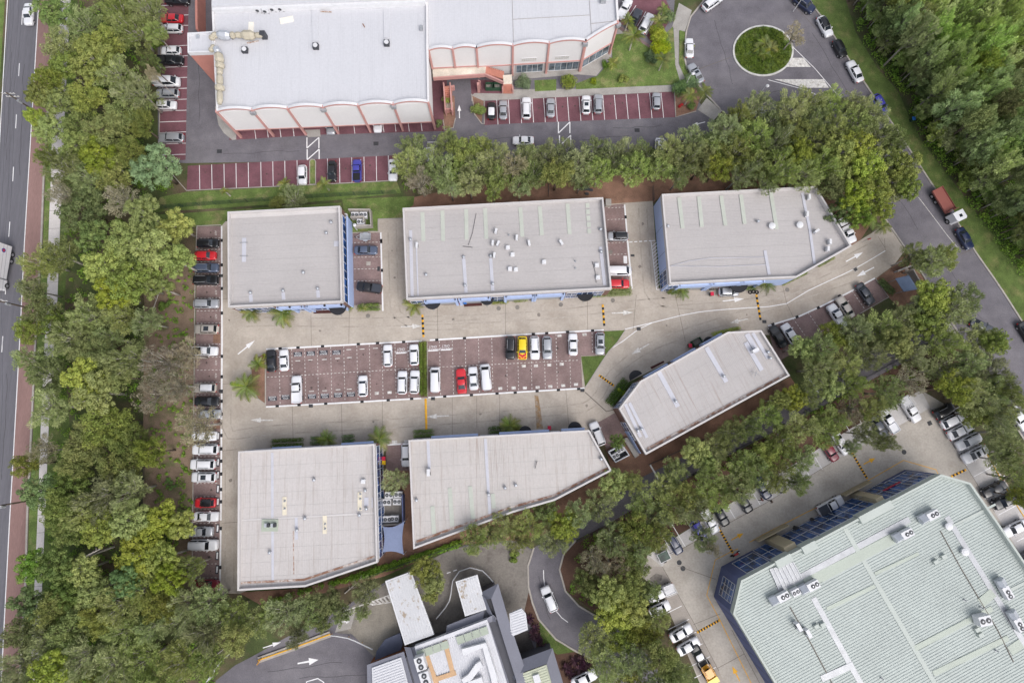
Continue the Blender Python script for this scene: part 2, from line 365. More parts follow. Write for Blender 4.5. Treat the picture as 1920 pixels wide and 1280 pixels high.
for a, b, c, d in ((65, 745, 72, 925), (150, 740, 162, 920), (237, 738, 250, 918), (327, 733, 340, 915), (415, 730, 428, 910), (503, 727, 517, 908), (590, 722, 607, 903), (680, 716, 695, 900), (767, 714, 783, 897), (855, 710, 872, 895), (942, 705, 960, 893), (1032, 700, 1050, 888), (1118, 697, 1137, 885), (-115, 752, -105, 935), (-27, 750, -18, 930)):
    line('bay_line', [(960+a/4, b/4), (960+c/4, d/4)], .11, .026, white_p, nb4)
for a in ((1192.5, 11, 1180, 30), (1211, 22.5, 1195, 50), (1228, 34, 1212, 66)): line('bay_line', [a[:2], a[2:]], .11, .026, white_p, nb5)
def zbox(x0, x1, y0, y1, par):
    line('crossing_line', [(x0, y0), (x0, y1)], .2, .018, white_p, par); line('crossing_line', [(x1, y0), (x1, y1)], .2, .018, white_p, par); line('crossing_line', [(x0, y1), (x1, y0)], .2, .022, white_p, par)
zbox(575.5, 598, 258, 278, north); zbox(576, 598.5, 280, 300, north); zbox(1047, 1068.5, 229, 250, north); zbox(1049, 1070, 254, 274, north)
line('lane_dash', [(801, 267), (821, 266.5)], .15, .018, white_p, north)
line('lane_dash', [(1235, 7), (1256, 19)], .15, .018, white_p, north)
S('concrete_pad', [(565, 244), (600, 243), (601, 256.5), (578, 257.5)], .028, conc_path)
S('walkway', [(884, 190), (884, 180), (890, 175), (945, 176), (962, 150), (1084, 140), (1118, 143), (1146, 108), (1150, 80), (1147, 66), (1171, 64), (1150, 45), (1080, 30), (960, 60), (962, 168), (1080, 167), (1262, 160), (1274, 154), (1264, 172), (960, 187)], .030, conc_path)
S('building_apron', [(403, 200), (410, 235), (420, 250), (436, 263), (443, 262), (443, 200)], .030, conc_path)
lawn_n = S('lawn', [(1147, 66), (1172, 63), (1222, 88), (1262, 50), (1267, 120), (1279, 148), (1262, 159.5), (1080, 168), (1079, 158), (1108, 146), (1120, 143), (1148, 110)], .040, grass)
S('lawn', [(1002, 151), (1043, 149), (1043, 170), (1003, 172)], .040, grass)
S('brick_path', [(1150, 40), (1158, 46), (1222, 87), (1219, 91), (1152, 50)], .046, pav)
S('garden_bed', [(1264, 163), (1267, 219), (1305, 208), (1313, 182), (1300, 160), (1284, 152)], .046, mulch)
strip('kerb', [(1264, 163), (1267, 220), (1305, 209)], .18, 0, .12, kerbm, kind='structure')
strip('kerb', [(302, 86), (300, 190), (298, 290)], .15, 0, .10, kerbm, kind='structure')
strip('kerb', [(299, 300), (350, 357.5), (480, 351.5), (590, 346.5), (745, 338.5)], .15, 0, .10, kerbm, kind='structure')
strip('kerb', [(884, 177), (887, 192), (890, 215), (903, 232), (908, 233), (908, 190)], .18, 0, .12, kerbm, kind='structure')
S('garden_bed', [(885, 180), (888, 210), (903, 231), (907, 190)], .05, mulch)
strip('kerb', [(831, 225), (834, 244), (850, 240), (854, 222)], .18, 0, .12, kerbm, kind='structure')
S('garden_bed', [(831, 180), (833, 243), (849, 239), (854, 222), (852, 180)], .04, mulch)
S('planted_island', [(581, 302), (584, 300), (589, 300), (592, 303), (592, 345), (581, 345.5)], .10, grass)
strip('kerb', [(581, 302), (585, 299), (590, 300), (592, 303), (592, 345), (581, 345.5)], .16, 0, .13, kerbm, kind='structure', closed=True)
arrow_n = []
def arrow(par, x0, y0, x1, y1, mat, z, wid=.75, name='arrow_marking'):
    a, b = G(x0, y0), G(x1, y1); t = (b-a).normalized(); n = Vector((-t.y, t.x, 0)); L = (b-a).length; hl = min(L*.45, 1.9); h = b-t*hl
    P = [a-n*.10*wid, h-n*.13*wid, h-n*.5*wid, b, h+n*.5*wid, h+n*.13*wid, a+n*.10*wid]
    P = [Vector((p.x, p.y, z)) for p in P]
    wobj(name, P, [(0, 1, 5, 6), (2, 3, 4)], mat, par)
arrow(north, 861.5, 222, 861, 197, white_p, .018); arrow(north, 1322, 229, 1297, 235.5, white_p, .018)
for u, v in ((705, 269.5), (411.5, 284), (1194.5, 244.5)):
    box('drain_grate', G(u, v), 1.0, .8, 0, .03, iron, north)
# ---- roundabout and street on the east side
KL = [(1330, -24), (1317, 5), (1295, 32), (1287, 58), (1285, 75), (1283, 108), (1288, 130), (1310, 160), (1322, 175), (1350, 205)]
KR = [(1505, -24), (1526, 15), (1540, 32), (1587, 105), (1637, 180), (1690, 258), (1740, 335), (1797, 420), (1827, 470), (1862, 520), (1890, 562), (1930, 625), (1990, 720)]
KL2 = [(1602, 330), (1666, 420), (1731, 517), (1785, 607), (1840, 690), (1880, 760), (1940, 856), (1985, 930)]
street = S('street', KL+[(1400, 240), (1480, 262), (1560, 285)]+KL2+KR[::-1], .012, asphalt)
strip('kerb', KL, .3, 0, .13, kerbm, None, True, 'structure'); strip('kerb', KR, .3, 0, .13, kerbm, None, True, 'structure')
strip('kerb', KL2, .3, 0, .13, kerbm, None, True, 'structure')
S('street_verge', KR+[(2050, 700), (1940, 520), (1850, 425), (1790, 345), (1728, 265), (1706, 222), (1684, 172), (1645, 128), (1605, 62), (1578, -24)], .020, grass_d)
S('driveway_apron', [(1260, 52), (1273, 6), (1297, 20), (1291, 40), (1283, 62)], .030, conc_path)
S('driveway_apron', [(1308, 206), (1325, 184), (1354, 208), (1338, 226)], .030, conc_path)
S('footpath', [(1263, 54), (1273, 57), (1272, 120), (1285, 149), (1275, 153), (1266, 122)], .046, conc_path)
S('grass_verge', [(1274, 57), (1284, 60), (1282, 108), (1287, 132), (1300, 152), (1285, 149), (1273, 120)], .044, grass)
RC = (1430.5, 96)
ring = [(RC[0]+55.5*math.cos(a), RC[1]+46.5*math.sin(a)) for a in [k*math.pi/24 for k in range(48)]]
rb = S('roundabout_island', ring, .14, grass_d)
strip('kerb', ring, .35, 0, .17, M('painted_kerb', (.56, .55, .53), .8, .2, 1, .1, 6), rb, closed=True)
sheet('splitter_marking', [(1480, 109), (1506, 109), (1520, 126), (1472, 126)], .018, worn_p, street)
sheet('splitter_marking', [(1451, 149), (1544, 149), (1554, 165), (1507, 165)], .018, worn_p, street)
line('edge_line', [(1487, 89), (1527, 128), (1570, 178)], .12, .022, white_p, street); line('edge_line', [(1440, 150), (1507, 168), (1535, 180)], .12, .022, white_p, street)
line('edge_line', [(1722, 370), (1745, 400), (1775, 440), (1800, 470)], .10, .018, worn_p, street)
line('tar_joint', [(1798, 478), (1822, 468)], .12, .018, joint_m, street)
line('tar_joint', [(1479, 0), (1503, 25), (1530, 55)], .08, .018, joint_m, street); line('tar_joint', [(1310, 130), (1370, 108)], .1, .018, joint_m, street)
# ---- business park yard
yard = S('concrete_yard', [(415, 415), (757, 409), (1224, 377), (1235, 540), (1480, 530), (1600, 458), (1664, 419), (1698, 468), (1676, 497), (1641, 523), (1545, 575), (1442, 628), (1360, 625), (1180, 715), (1150, 760), (1190, 775), (1130, 812), (980, 812), (720, 845), (712, 1000), (450, 1112), (409, 1112)], .012, concrete)
bw = S('brick_bays', [(370, 425), (415, 424), (411.5, 1107), (360, 1107)], .020, pav)
bc = S('brick_bays', [(499, 657), (797, 640), (1133, 620), (1135, 665), (1089, 667), (1092, 727), (960, 735), (790, 746), (499, 762)], .020, pav)
bA = S('brick_bays', [(660, 437), (715, 436), (718, 571), (662, 572)], .020, pav)
bB = S('brick_bays', [(1130, 386), (1170, 382), (1181, 541), (1143, 542)], .020, pav)
bR = S('brick_bays', [(1440, 612), (1500, 593), (1541, 574), (1640, 522), (1666, 558), (1610, 590), (1455, 680)], .020, pav)
bD = S('brick_bays', [(724, 833), (770, 831), (771, 882), (724, 882)], .020, pav)
bE = S('brick_bays', [(1112, 797), (1152, 774), (1180, 805), (1138, 842)], .020, pav)
# white wheel-stop lines with dark number plates
def wline(px, par, ticks, wd=.28):
    P = px; o = strip('wheel_stop_line', P, wd, 0, .07, white_p, par)
    for t in ticks:
        u = t[0]; v = t[1]; a = G(*P[0]); b = G(*P[-1]); rz = math.atan2((b-a).y, (b-a).x)
        box('number_plate', G(u, v), .62, .42, 0, .085, black_p, par, rz)
wx = lambda v: np.interp(v, [424, 640, 960, 1110], [415.8, 416.5, 414.5, 412.5])
wline([(wx(v), v) for v in (424, 500, 640, 786)], bw, [(wx(v), v) for v in (451, 497, 541, 587, 668, 706, 734, 752, 776)])
wline([(wx(v), v) for v in (804, 900, 975)], bw, [(wx(v), v) for v in (816, 841, 864, 888, 917, 940)])
wline([(wx(v), v) for v in (988, 1040, 1107)], bw, [(wx(v), v) for v in (990, 1063)])
for v in (446, 467.5, 490, 513, 536, 558, 582, 605, 645, 669, 693, 716, 739, 763, 830, 855, 881, 905, 930, 954, 980, 1006, 1032, 1056, 1082):
    dashed('bay_line', [(wx(v)-47, v+1), (wx(v)-3, v)], .10, .026, worn_p, bw)
strip('kerb', [(369, 424), (415, 422)], .15, 0, .12, kerbm, kind='structure'); strip('kerb', [(369.5, 425), (366, 540), (365, 650), (363, 840), (360.5, 1107)], .15, 0, .12, kerbm, kind='structure')
S('garden_bed', [(400, 627), (413, 626), (413, 643), (400, 643)], .04, mulch); S('garden_bed', [(402, 787), (413, 787), (412.5, 804), (400, 804)], .04, mulch)
top_c = [(499, 654.5), (650, 646.5), (791, 639)]; wline(top_c, bc, [(525.5, 653), (559, 651.5), (605, 649), (672, 645), (708, 643), (757, 641)])
wline([(806, 637.5), (960, 628), (1132, 618.5)], bc, [(819, 637), (871, 634), (1000, 626), (1025, 624.5), (1064, 622), (1111, 619.5)])
wline([(499, 762.5), (650, 754.5), (790, 746.5)], bc, [(520, 761), (561, 759), (611, 756.5), (679, 753), (728, 750), (772, 747.5)])
wline([(803, 745), (960, 735.5), (1096, 727.5)], bc, [(834, 743), (884, 740.5), (932, 737.5), (966, 736), (1007, 733), (1047, 731), (1085, 729)])
for u in (523, 547, 571, 595, 620, 644.5, 669, 692.5, 716, 740.5, 764.5, 824, 848, 872, 897, 922, 949, 970, 995, 1020, 1042.5, 1067.5):
    vt = np.interp(u, [499, 797, 1133], [657, 641, 621]); vb = np.interp(u, [499, 790, 1092], [760, 745, 727])
    dashed('bay_line', [(u, vt), (u+2.5, vb)], .10, .026, worn_p, bc)
dashed('bay_line', [(1110, 623), (1111, 664)], .10, .026, worn_p, bc)
dashed('bay_line', [(501, 707), (785, 690)], .10, .030, worn_p, bc); dashed('bay_line', [(802, 689), (1087, 675)], .10, .030, worn_p, bc)
strip('kerb', [(498, 660), (498, 758)], .18, 0, .13, kerbm, kind='structure'); strip('kerb', [(801, 641), (802, 743)], .15, 0, .13, kerbm, kind='structure')
S('garden_bed', [(497, 661), (497, 757), (484, 747), (472, 727), (471, 692), (483, 669)], .05, mulch)
strip('kerb', [(497, 661), (483, 669), (471, 692), (472, 727), (484, 747), (497, 757)], .15, 0, .13, kerbm, None, True, 'structure')
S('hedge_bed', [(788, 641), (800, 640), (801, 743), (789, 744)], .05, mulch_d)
# painted lettering on the bays
plate_m = M('dark_bay_plate', (.035, .037, .05), .8, .15, 2, .1, 8)
def bay_text(u, v, s, rz, size=.62, plate=True, mat=white_p):
    p = G(u, v); t = math.radians(3)+rz
    if plate:
        V, F = boxV((0, 0), 1.62, .85, .024, .032, 0); pl = link('bay_plate', mesh('bay_plate', V, F, plate_m), bc, Vector(p)-Vector(bc.location), t)
    o = link('bay_lettering', text_mesh(s, size, mat), bc, Vector((p.x, p.y, .040))-Vector(bc.location), t); o.scale = (.62 if plate else .72, .85, 1)
for u, v in ((558.5, 664), (582.5, 662.5), (606.5, 661), (631, 660.5)): bay_text(u, v, 'BIKRAM\nYOGA', math.pi)
for u, v in ((511, 747), (535.5, 744.5), (585, 743), (609, 742), (634, 740.5), (658, 739)): bay_text(u, v, 'BIKRAM\nYOGA', 0)
for u, v in ((752, 657), (812, 652.5), (836, 651)):
    bay_text(u, v, 'PARKING\nONLY', math.pi, .78, False)
    line('bay_bar', [(u-9, v+5.2), (u+9, v+4.2)], .22, .026, white_p, bc)
for u, v in ((654, 655), (679, 654), (704, 652.5), (558.5, 676), (582, 674.5), (608, 673.5), (633, 671.5), (655, 670), (584, 733), (609, 732), (634, 730), (655, 729)):
    line('bay_bar', [(u-4.5, v+.5), (u+4.5, v)], .16, .026, worn_p, bc)
for u, v in ((706.5, 737), (730.5, 735.5), (982, 686), (1005, 685.5), (1030, 684), (1053, 682.5), (984, 727), (1008, 726), (1032, 724.5), (1056, 722.5), (1080, 720.5), (938, 728), (963, 727), (1049, 629), (1025, 632), (1096, 627)):
    box('bay_sign', G(u, v), .75, .5, 0, .045, worn_p, bc, math.radians(3))
for v in (437, 548, 593.5, 680, 704): 
    o = link('bay_lettering', text_mesh('AFF', .6, worn_p), bw, Vector((*G(wx(v)-11.5, v)[:2], .03))-Vector(bw.location), -math.pi/2)
for v in (817, 866, 890, 916, 940, 990, 1041, 1067, 1094):
    box('bay_plate', G(wx(v)-6, v), .55, 1.5, 0, .035, plate_m, bw); box('bay_bar', G(wx(v)-6, v), .28, 1.1, .02, .042, white_p, bw)
wline([(714, 436), (716, 510), (718, 583)], bA, [(715, 451), (715, 453.5), (716.5, 507)])
for v in (454, 481.5, 503.5, 526): dashed('bay_line', [(664, v+1), (713, v)], .10, .026, worn_p, bA)
box('drain_pit', G(691, 494), .8, .75, 0, .04, kerbm, bA); box('drain_grate', G(710, 504), .5, .9, 0, .04, iron, bA)
strip('kerb', [(709, 411), (709, 434), (690, 434)], .13, 0, .12, kerbm, kind='structure'); strip('kerb', [(709, 411), (756, 409.5)], .13, 0, .12, kerbm, kind='structure')
wline([(1171, 384), (1177, 455), (1185, 541)], bB, [(1173, 407), (1183, 505)])
for v, a in ((389.5, 1140), (411.5, 1139), (455, 1140), (477, 1144), (499, 1146)): dashed('bay_line', [(a, v+.5), (1172+.09*(v-389), v-1)], .10, .026, worn_p, bB)
box('bay_sign', G(1172.5, 487), .7, 1.5, 0, .04, white_p, bB); box('drain_grate', G(1186, 479), .75, .45, 0, .03, iron, yard)
rline = [(1440, 611), (1497, 593.5), (1541, 573.5), (1590, 549), (1640, 521.5)]
strip('wheel_stop_line', rline, .28, 0, .07, white_p, bR)
for u, v in ((1449, 608), (1494, 594), (1534, 577), (1574, 555)): box('number_plate', G(u, v), .6, .5, 0, .085, black_p, bR, math.radians(27))
for u, v in ((1467, 603), (1487, 597), (1515, 586), (1553, 568), (1576, 557), (1598, 546)): dashed('bay_line', [(u, v), (u+25, v+36)], .10, .026, worn_p, bR)
strip('kerb', [(1641, 522), (1666, 557), (1612, 588)], .15, 0, .12, kerbm, kind='structure')
wline([(727, 833.5), (766, 831)], bD, []); box('bay_sign', G(740, 829), .95, .7, 0, .03, worn_p, bD); box('bay_sign', G(762, 828), .75, .7, 0, .03, worn_p, bD)
# white guide lines and hatching
line('guide_line', [(1172, 617), (1222, 605), (1310, 585), (1420, 576), (1440, 575), (1475, 569), (1515, 545), (1600, 505), (1660, 470)], .15, .018, white_p, yard, True)
line('guide_line', [(1140, 657), (1167, 640), (1197, 617), (1222, 605.5)], .13, .022, white_p, yard, True)
dashed('give_way_line', [(1180, 454), (1220, 451.5)], .18, .018, white_p, yard, .6, .35)
line('hatch_line', [(1220.5, 451.5), (1231, 543)], .12, .018, white_p, yard); line('hatch_line', [(1220.5, 451.5), (1229, 451)], .12, .022, white_p, yard); line('hatch_line', [(1231, 543), (1242, 542)], .12, .022, white_p, yard)
for k in range(13):
    v = 463+k*6.3; u = 1220.5+(v-451.5)*.115
    line('hatch_line', [(u, v), (u+9, v-8.5)], .11, .026, white_p, yard)
for a in ((752, 612.5, 791, 611), (1147, 587, 1187, 585.5), (1355, 564.5, 1395, 560), (1402, 597.5, 1370, 605), (1586, 490.5, 1618, 473), (1639, 501, 1606, 518.5), (446, 664, 478, 638), (512, 787.5, 470, 787), (842, 779, 800, 781), (1217, 644.5, 1184, 664)):
    arrow(yard, *a, white_p if a[0] in (1355, 1586, 1639, 446) else worn_p, .018, .95)
for px in ([(948, 462+98), (948, 627)], [(1101, 551), (1102, 622)], [(1193, 553), (1187, 620)], [(1266, 552), (1285, 640)], [(1475, 569), (1465, 525)], [(1475, 569), (1490, 600)], [(716, 640), (717, 750), (717, 835)], [(894, 742), (894, 800)], [(937, 737), (937, 800)], [(1061, 731), (1067, 805)], [(848, 745), (848, 815)], [(655, 583), (654, 645)], [(583, 590), (584, 650)], [(548, 760), (550, 835)], [(640, 755), (642, 832)], [(417, 720), (470, 715)], [(417, 845), (445, 842)], [(1658, 447), (1660, 470)], [(1646, 443), (1659, 464)], [(820, 568), (821, 636)], [(416, 560), (427, 560)], [(416, 980), (446, 978)]):
    line('slab_joint', px, .06, .018, joint_m, yard)
line('drain_channel', [(1097, 735), (1137, 771), (1150, 768)], .16, .020, joint_m, yard)
for u, v in ((583, 760.5), (812, 747), (1092, 731.5), (1197.5, 616.5), (1433, 603), (414.5, 517), (414.5, 733)): box('drain_grate', G(u, v), .75, .6, 0, .09, iron, yard)
box('drain_pit', G(1604, 505), 1.1, 1.0, 0, .026, kerbm, yard, .5); box('drain_grate', G(1604, 505), .65, .6, 0, .034, iron, yard, .5)
for u, v in ((1149, 563), (970, 576), (1051.5, 571), (935, 578), (690, 592), (1145, 472.5), (1476, 543)):
    V, F = cylV(G(u, v), .42, 0, .028, 16); wobj('manhole_cover', V, F, conc_dark, yard)
# rust and oil stains
stain = M('rust_stain', (.30, .19, .10), .9, .2, .5, .2, 4, col2=(.31, .265, .22), mixscale=.7, mixlo=.45, mixhi=.6)
sheet('rust_stain', [(1002, 740), (1009, 741), (1014, 770), (1018, 803), (1006, 803), (1004, 770)], .017, stain, yard)
# ---- lawns and mulch around the yard
S('lawn', [(350, 360), (480, 353), (744, 340), (752, 362), (620, 376), (470, 386), (285, 398), (300, 370)], .016, grass)
S('lawn', [(285, 404), (470, 391), (640, 380), (640, 400), (427, 410), (416, 423), (368, 425), (285, 440)], .016, grass)
S('lawn', [(642, 374), (777, 368), (775, 385), (756, 396), (756, 410), (709, 411), (709, 434), (690, 434), (660, 436), (645, 400)], .018, grass)
S('mulch_bed', [(757, 397), (775, 370), (900, 345), (1100, 330), (1300, 325), (1450, 310), (1560, 330), (1630, 425), (1600, 470), (1525, 350), (1240, 368), (1224, 380), (1145, 384)], .008, mulch)
S('mulch_bed', [(270, 540), (300, 500), (366, 480), (364, 830), (361, 1110), (395, 1115), (380, 1150), (270, 1150), (330, 1000), (268, 950)], .008, mulch_w)
S('lawn', [(1132, 621), (1172, 619), (1157, 641), (1141, 658), (1097, 725), (1089.5, 668), (1135, 666)], .06, grass_d)
strip('kerb', [(1173, 618), (1157, 642), (1141, 659), (1097, 727)], .15, 0, .12, kerbm, None, True, 'structure')
S('mulch_bed', [(1640, 524), (1676, 498), (1700, 470), (1740, 530), (1690, 580), (1666, 558)], .016, mulch)
sheet('sign_pad', [(1696, 506), (1702, 503), (1722, 537), (1713, 540)], .03, conc_path, yard)
S('mulch_bed', [(707, 1060), (707, 882), (770, 882), (775, 1029), (960, 962), (1040, 940), (1147, 884), (1135, 840), (1180, 806), (1211, 852), (1481, 706), (1500, 730), (1300, 848), (1180, 910), (1075, 990), (960, 1015), (860, 1020), (720, 1080), (500, 1140), (447, 1110), (570, 1102)], .008, mulch)
# rear driveway, its curve, drive-through pavements
drive = S('driveway', [(990, 1060), (1001, 1026), (1075, 985), (1180, 906), (1300, 846), (1500, 736), (1650, 655), (1770, 590), (1800, 628), (1670, 692), (1540, 762), (1340, 867), (1250, 917), (1140, 982), (1080, 1012), (1057, 1037), (1049, 1067), (1060, 1107), (1085, 1135), (1110, 1150), (1150, 1172), (1220, 1232), (1262, 1310), (1130, 1310), (1115, 1236), (1080, 1221), (1042, 1198), (1010, 1160), (991, 1100)], .014, asphalt)
strip('kerb', [(1001, 1026), (990, 1060), (991, 1100), (1010, 1160), (1042, 1197), (1080, 1220), (1115, 1236)], .3, 0, .13, kerbm, None, True, 'structure')
strip('kerb', [(1080, 1012), (1057, 1037), (1049, 1067), (1060, 1107), (1085, 1135), (1110, 1150), (1150, 1172)], .3, 0, .13, kerbm, None, True, 'structure')
line('centre_line', [(1019, 1068), (1019.5, 1083), (1021, 1098)], .14, .020, white_p, drive, True); line('centre_line', [(1043, 1145), (1053, 1157), (1065, 1166)], .14, .020, white_p, drive, True)
line('give_way_line', [(1219, 871), (1246, 917)], .3, .020, white_p, drive); line('give_way_line', [(1518, 711), (1544, 750)], .3, .020, white_p, drive)
S('driveway_apron', [(1760, 618), (1785, 600), (1806, 636), (1782, 652)], .022, conc_path)
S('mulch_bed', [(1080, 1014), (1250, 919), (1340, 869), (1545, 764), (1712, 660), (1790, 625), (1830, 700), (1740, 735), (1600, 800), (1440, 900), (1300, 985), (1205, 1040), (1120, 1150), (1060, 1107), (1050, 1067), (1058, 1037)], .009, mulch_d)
dlot = S('drive_through_lane', [(395, 1310), (405, 1275), (440, 1247), (480, 1226), (560, 1181), (640, 1140), (720, 1092), (800, 1077), (870, 1022), (960, 1012), (1000, 1030), (990, 1060), (991, 1100), (1008, 1160), (1000, 1310)], .013, asphalt)
S('concrete_apron', [(632, 1186), (660, 1136), (735, 1086), (850, 1027), (965, 1014), (998, 1032), (988, 1062), (990, 1095), (1000, 1150), (940, 1190), (840, 1180), (760, 1215), (702, 1232), (660, 1188)], .020, conc_dark)
S('concrete_slab', [(652, 1180), (690, 1140), (738, 1120), (752, 1178), (725, 1210), (703, 1230)], .026, M('pale_slab', (.26, .235, .20), .9, .2, .3, .15, 4))
S('concrete_slab', [(628, 1185), (640, 1150), (668, 1140), (658, 1178)], .030, conc_path)
arrow(dlot, 493, 1214, 527, 1203, white_p, .018); arrow(dlot, 641, 1165, 656, 1164, white_p, .036); arrow(dlot, 558, 1243, 597, 1236, white_p, .018, 1.2)
line('guide_line', [(630, 1150), (690, 1130), (735, 1113)], .18, .032, worn_p, dlot); line('guide_line', [(700, 1133), (735, 1128)], .18, .032, worn_p, dlot)
for k in range(6): line('hatch_line', [(692+k*7, 1130-k*2.6), (700+k*7, 1133-k*1)], .30, .036, worn_p, dlot)
dashed('guide_line', [(838, 1074), (858, 1067)], .18, .036, white_p, dlot, .7, .5)
line('guide_line', [(570, 1312), (575, 1277), (596, 1271), (607, 1278), (610, 1312)], .18, .018, white_p, dlot)
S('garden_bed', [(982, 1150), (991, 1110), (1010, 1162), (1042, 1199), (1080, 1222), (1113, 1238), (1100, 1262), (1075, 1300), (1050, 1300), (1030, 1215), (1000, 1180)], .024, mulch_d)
S('lawn', [(1011, 1163), (1042, 1199), (1078, 1221), (1045, 1226), (1022, 1210), (1012, 1190)], .034, grass_d)
# ---- lot of the green roofed building
lot = S('concrete_lot', [(1203, 1080), (1214, 1040), (1300, 986), (1440, 900), (1600, 800), (1727, 731), (1772, 758), (1850, 848), (1940, 985), (1960, 1310), (1325, 1310), (1280, 1205), (1240, 1112)], .013, conc_lot)
S('concrete_bays', [(1214, 1040), (1300, 986), (1440, 900), (1600, 800), (1727, 731), (1744, 764), (1705, 787), (1570, 860), (1440, 940), (1360, 978), (1257, 1040), (1242, 1062)], .020, conc_light)
S('concrete_bays', [(1744, 765), (1772, 760), (1850, 850), (1940, 987), (1945, 1090), (1865, 960)], .020, conc_light)
S('concrete_bays', [(1212, 1060), (1242, 1062), (1300, 1165), (1348, 1257), (1372, 1310), (1330, 1310), (1280, 1205), (1240, 1112)], .021, M('left_bays', (.34, .305, .275), .9, .12, .3, .1, 4))
for k in range(20):
    t = k/19; u = 1262+t*(1705-1262); v = 1038+t*(787-1038)
    line('bay_line', [(u, v), (u-25, v-42)], .12, .026, white_p, lot)
for u, v in ((1757, 785), (1770, 805), (1783, 827), (1797, 850), (1811, 872), (1826, 893), (1840, 915), (1854, 938), (1872, 965), (1890, 990), (1906, 1015)):
    line('bay_line', [(u, v), (u+44, v-24)], .12, .026, white_p, lot)
for u, v in ((1278, 1135), (1292, 1160), (1305, 1184), (1317, 1206), (1331, 1230), (1342, 1250)):
    line('bay_line', [(u, v), (u-40, v+20)], .12, .027, white_p, lot)
for px in ([(1512, 960), (1585, 925), (1694, 862.5), (1755, 880), (1761, 893)], [(1405, 1016), (1440, 997), (1512, 960)], [(1384, 1028), (1370, 1034), (1341, 1049), (1325, 1115), (1349, 1160), (1410, 1283)]):
    line('safety_line', px, .13, .018, yellow_p, lot)
strip('kerb', [(1850, 850), (1875, 895), (1892, 925), (1940, 1000)], .14, 0, .1, yellow_p, None, kind='structure')
arrow(lot, 1371, 1012, 1394, 999, yellow_p, .018, .9); arrow(lot, 1387, 1276, 1373, 1248, yellow_p, .018, .9); arrow(lot, 1619, 870, 1641, 858.5, yellow_p, .018, .9)
for px in ([(1242, 1062), (1300, 1165), (1348, 1257)], [(1345, 1252), (1395, 1225)], [(1372, 1180), (1440, 1310)], [(1270, 1060), (1341, 1085)], [(1440, 940), (1570, 860)], [(1257, 1040), (1440, 940)], [(1350, 1150), (1300, 1170)], [(1744, 765), (1865, 960)]): line('slab_joint', px, .07, .027, joint_m, lot)
for u, v in ((1695, 847), (1273.5, 1054), (1280.5, 1065)):
    V, F = cylV(G(u, v), .45, 0, .026, 16); wobj('manhole_cover', V, F, iron, lot)
box('drain_grate', G(1743, 793), .8, .8, 0, .026, iron, lot, .4)
S('wet_patch', [(1218, 1083), (1230, 1074), (1242, 1078), (1240, 1088), (1222, 1093)], .032, conc_dark)

# cracks and tar seams in the asphalt
crk = random.Random(4)
for par, pts in ((north, [(420, 290, 560, 282), (860, 262, 1000, 258), (1090, 262, 1180, 255), (372, 30, 374, 230), (1150, 240, 1240, 236)]), (street, [(1340, 40, 1375, 160), (1400, 180, 1470, 170), (1660, 330, 1720, 430), (1760, 470, 1840, 600), (1520, 60, 1600, 190)]), (highway, [(20, 100, 12, 300), (45, 120, 36, 330), (14, 700, 4, 900)]), (drive, [(1010, 1080, 1030, 1160), (1300, 870, 1420, 800)]), (dlot, [(500, 1260, 640, 1240), (560, 1270, 700, 1262)])):
    for a, b, c, d in pts:
        q = [(a+(c-a)*t/8+crk.uniform(-2, 2), b+(d-b)*t/8+crk.uniform(-2, 2)) for t in range(9)]
        line('tar_seam', q, .07, .0235, M('tar', (.055, .052, .058), .7, .2, 2), par)
# ================================================================== BUILDINGS
def wallquad(a, b, s0, s1, z0, z1, out, t=.06):
    """slab on the wall from a to b (metres s0..s1 along it), standing `out` proud"""
    d = (b-a); L = d.length; d = d/L; n = Vector((d.y, -d.x, 0))       # outward normal for a ccw outline
    p = [a+d*s0, a+d*s1]; V = []
    for z in (z0, z1):
        for q, o in ((p[0], out-t), (p[1], out-t), (p[1], out), (p[0], out)): V.append(Vector((q.x+n.x*o, q.y+n.y*o, z)))
    return V, [(0, 1, 2, 3), (7, 6, 5, 4), (0, 4, 5, 1), (1, 5, 6, 2), (2, 6, 7, 3), (3, 7, 4, 0)]
def wq(name, a, b, s0, s1, z0, z1, out, mat, par, t=.06):
    V, F = wallquad(a, b, s0, s1, z0, z1, out, t); return wobj(name, V, [f[::-1] for f in F], mat, par)
def glazing(a, b, s0, s1, z0, z1, par, n, rows=1, gm=None, fm=None, out=.05, name='window', bar=.065):
    """a window: one pane per light with frame bars as sub-parts"""
    gm = gm or glass_d; fm = fm or metal_w
    fr = None; parts = []
    for i in range(n+1):
        s = s0+(s1-s0)*i/n; parts.append(wallquad(a, b, s-bar/2, s+bar/2, z0, z1, out+.05, .12))
    for j in range(rows+1):
        z = z0+(z1-z0)*j/rows; parts.append(wallquad(a, b, s0-bar/2, s1+bar/2, z-bar/2, z+bar/2, out+.047, .11))
    V, F = join(parts); fr = wobj(name, V, [f[::-1] for f in F], fm, par)
    for i in range(n):
        for j in range(rows):
            wq('pane', a, b, s0+(s1-s0)*i/n+.01, s0+(s1-s0)*(i+1)/n-.01, z0+(z1-z0)*j/rows+.01, z0+(z1-z0)*(j+1)/rows-.01, out, gm, fr, .03)
    return fr
def edge(P, i): return P[i], P[(i+1) % len(P)]
def near_edge(P, u, v, h):
    """outline edge nearest to a survey point given at roof height"""
    q = G(u, v, h); best = None
    for i in range(len(P)):
        a, b = edge(P, i); d = b-a; t = max(0, min(1, (q-a).dot(d)/d.length_squared)); r = (a+d*t-q).length
        if best is None or r < best[0]: best = (r, i)
    return best[1]
_rs = [0]
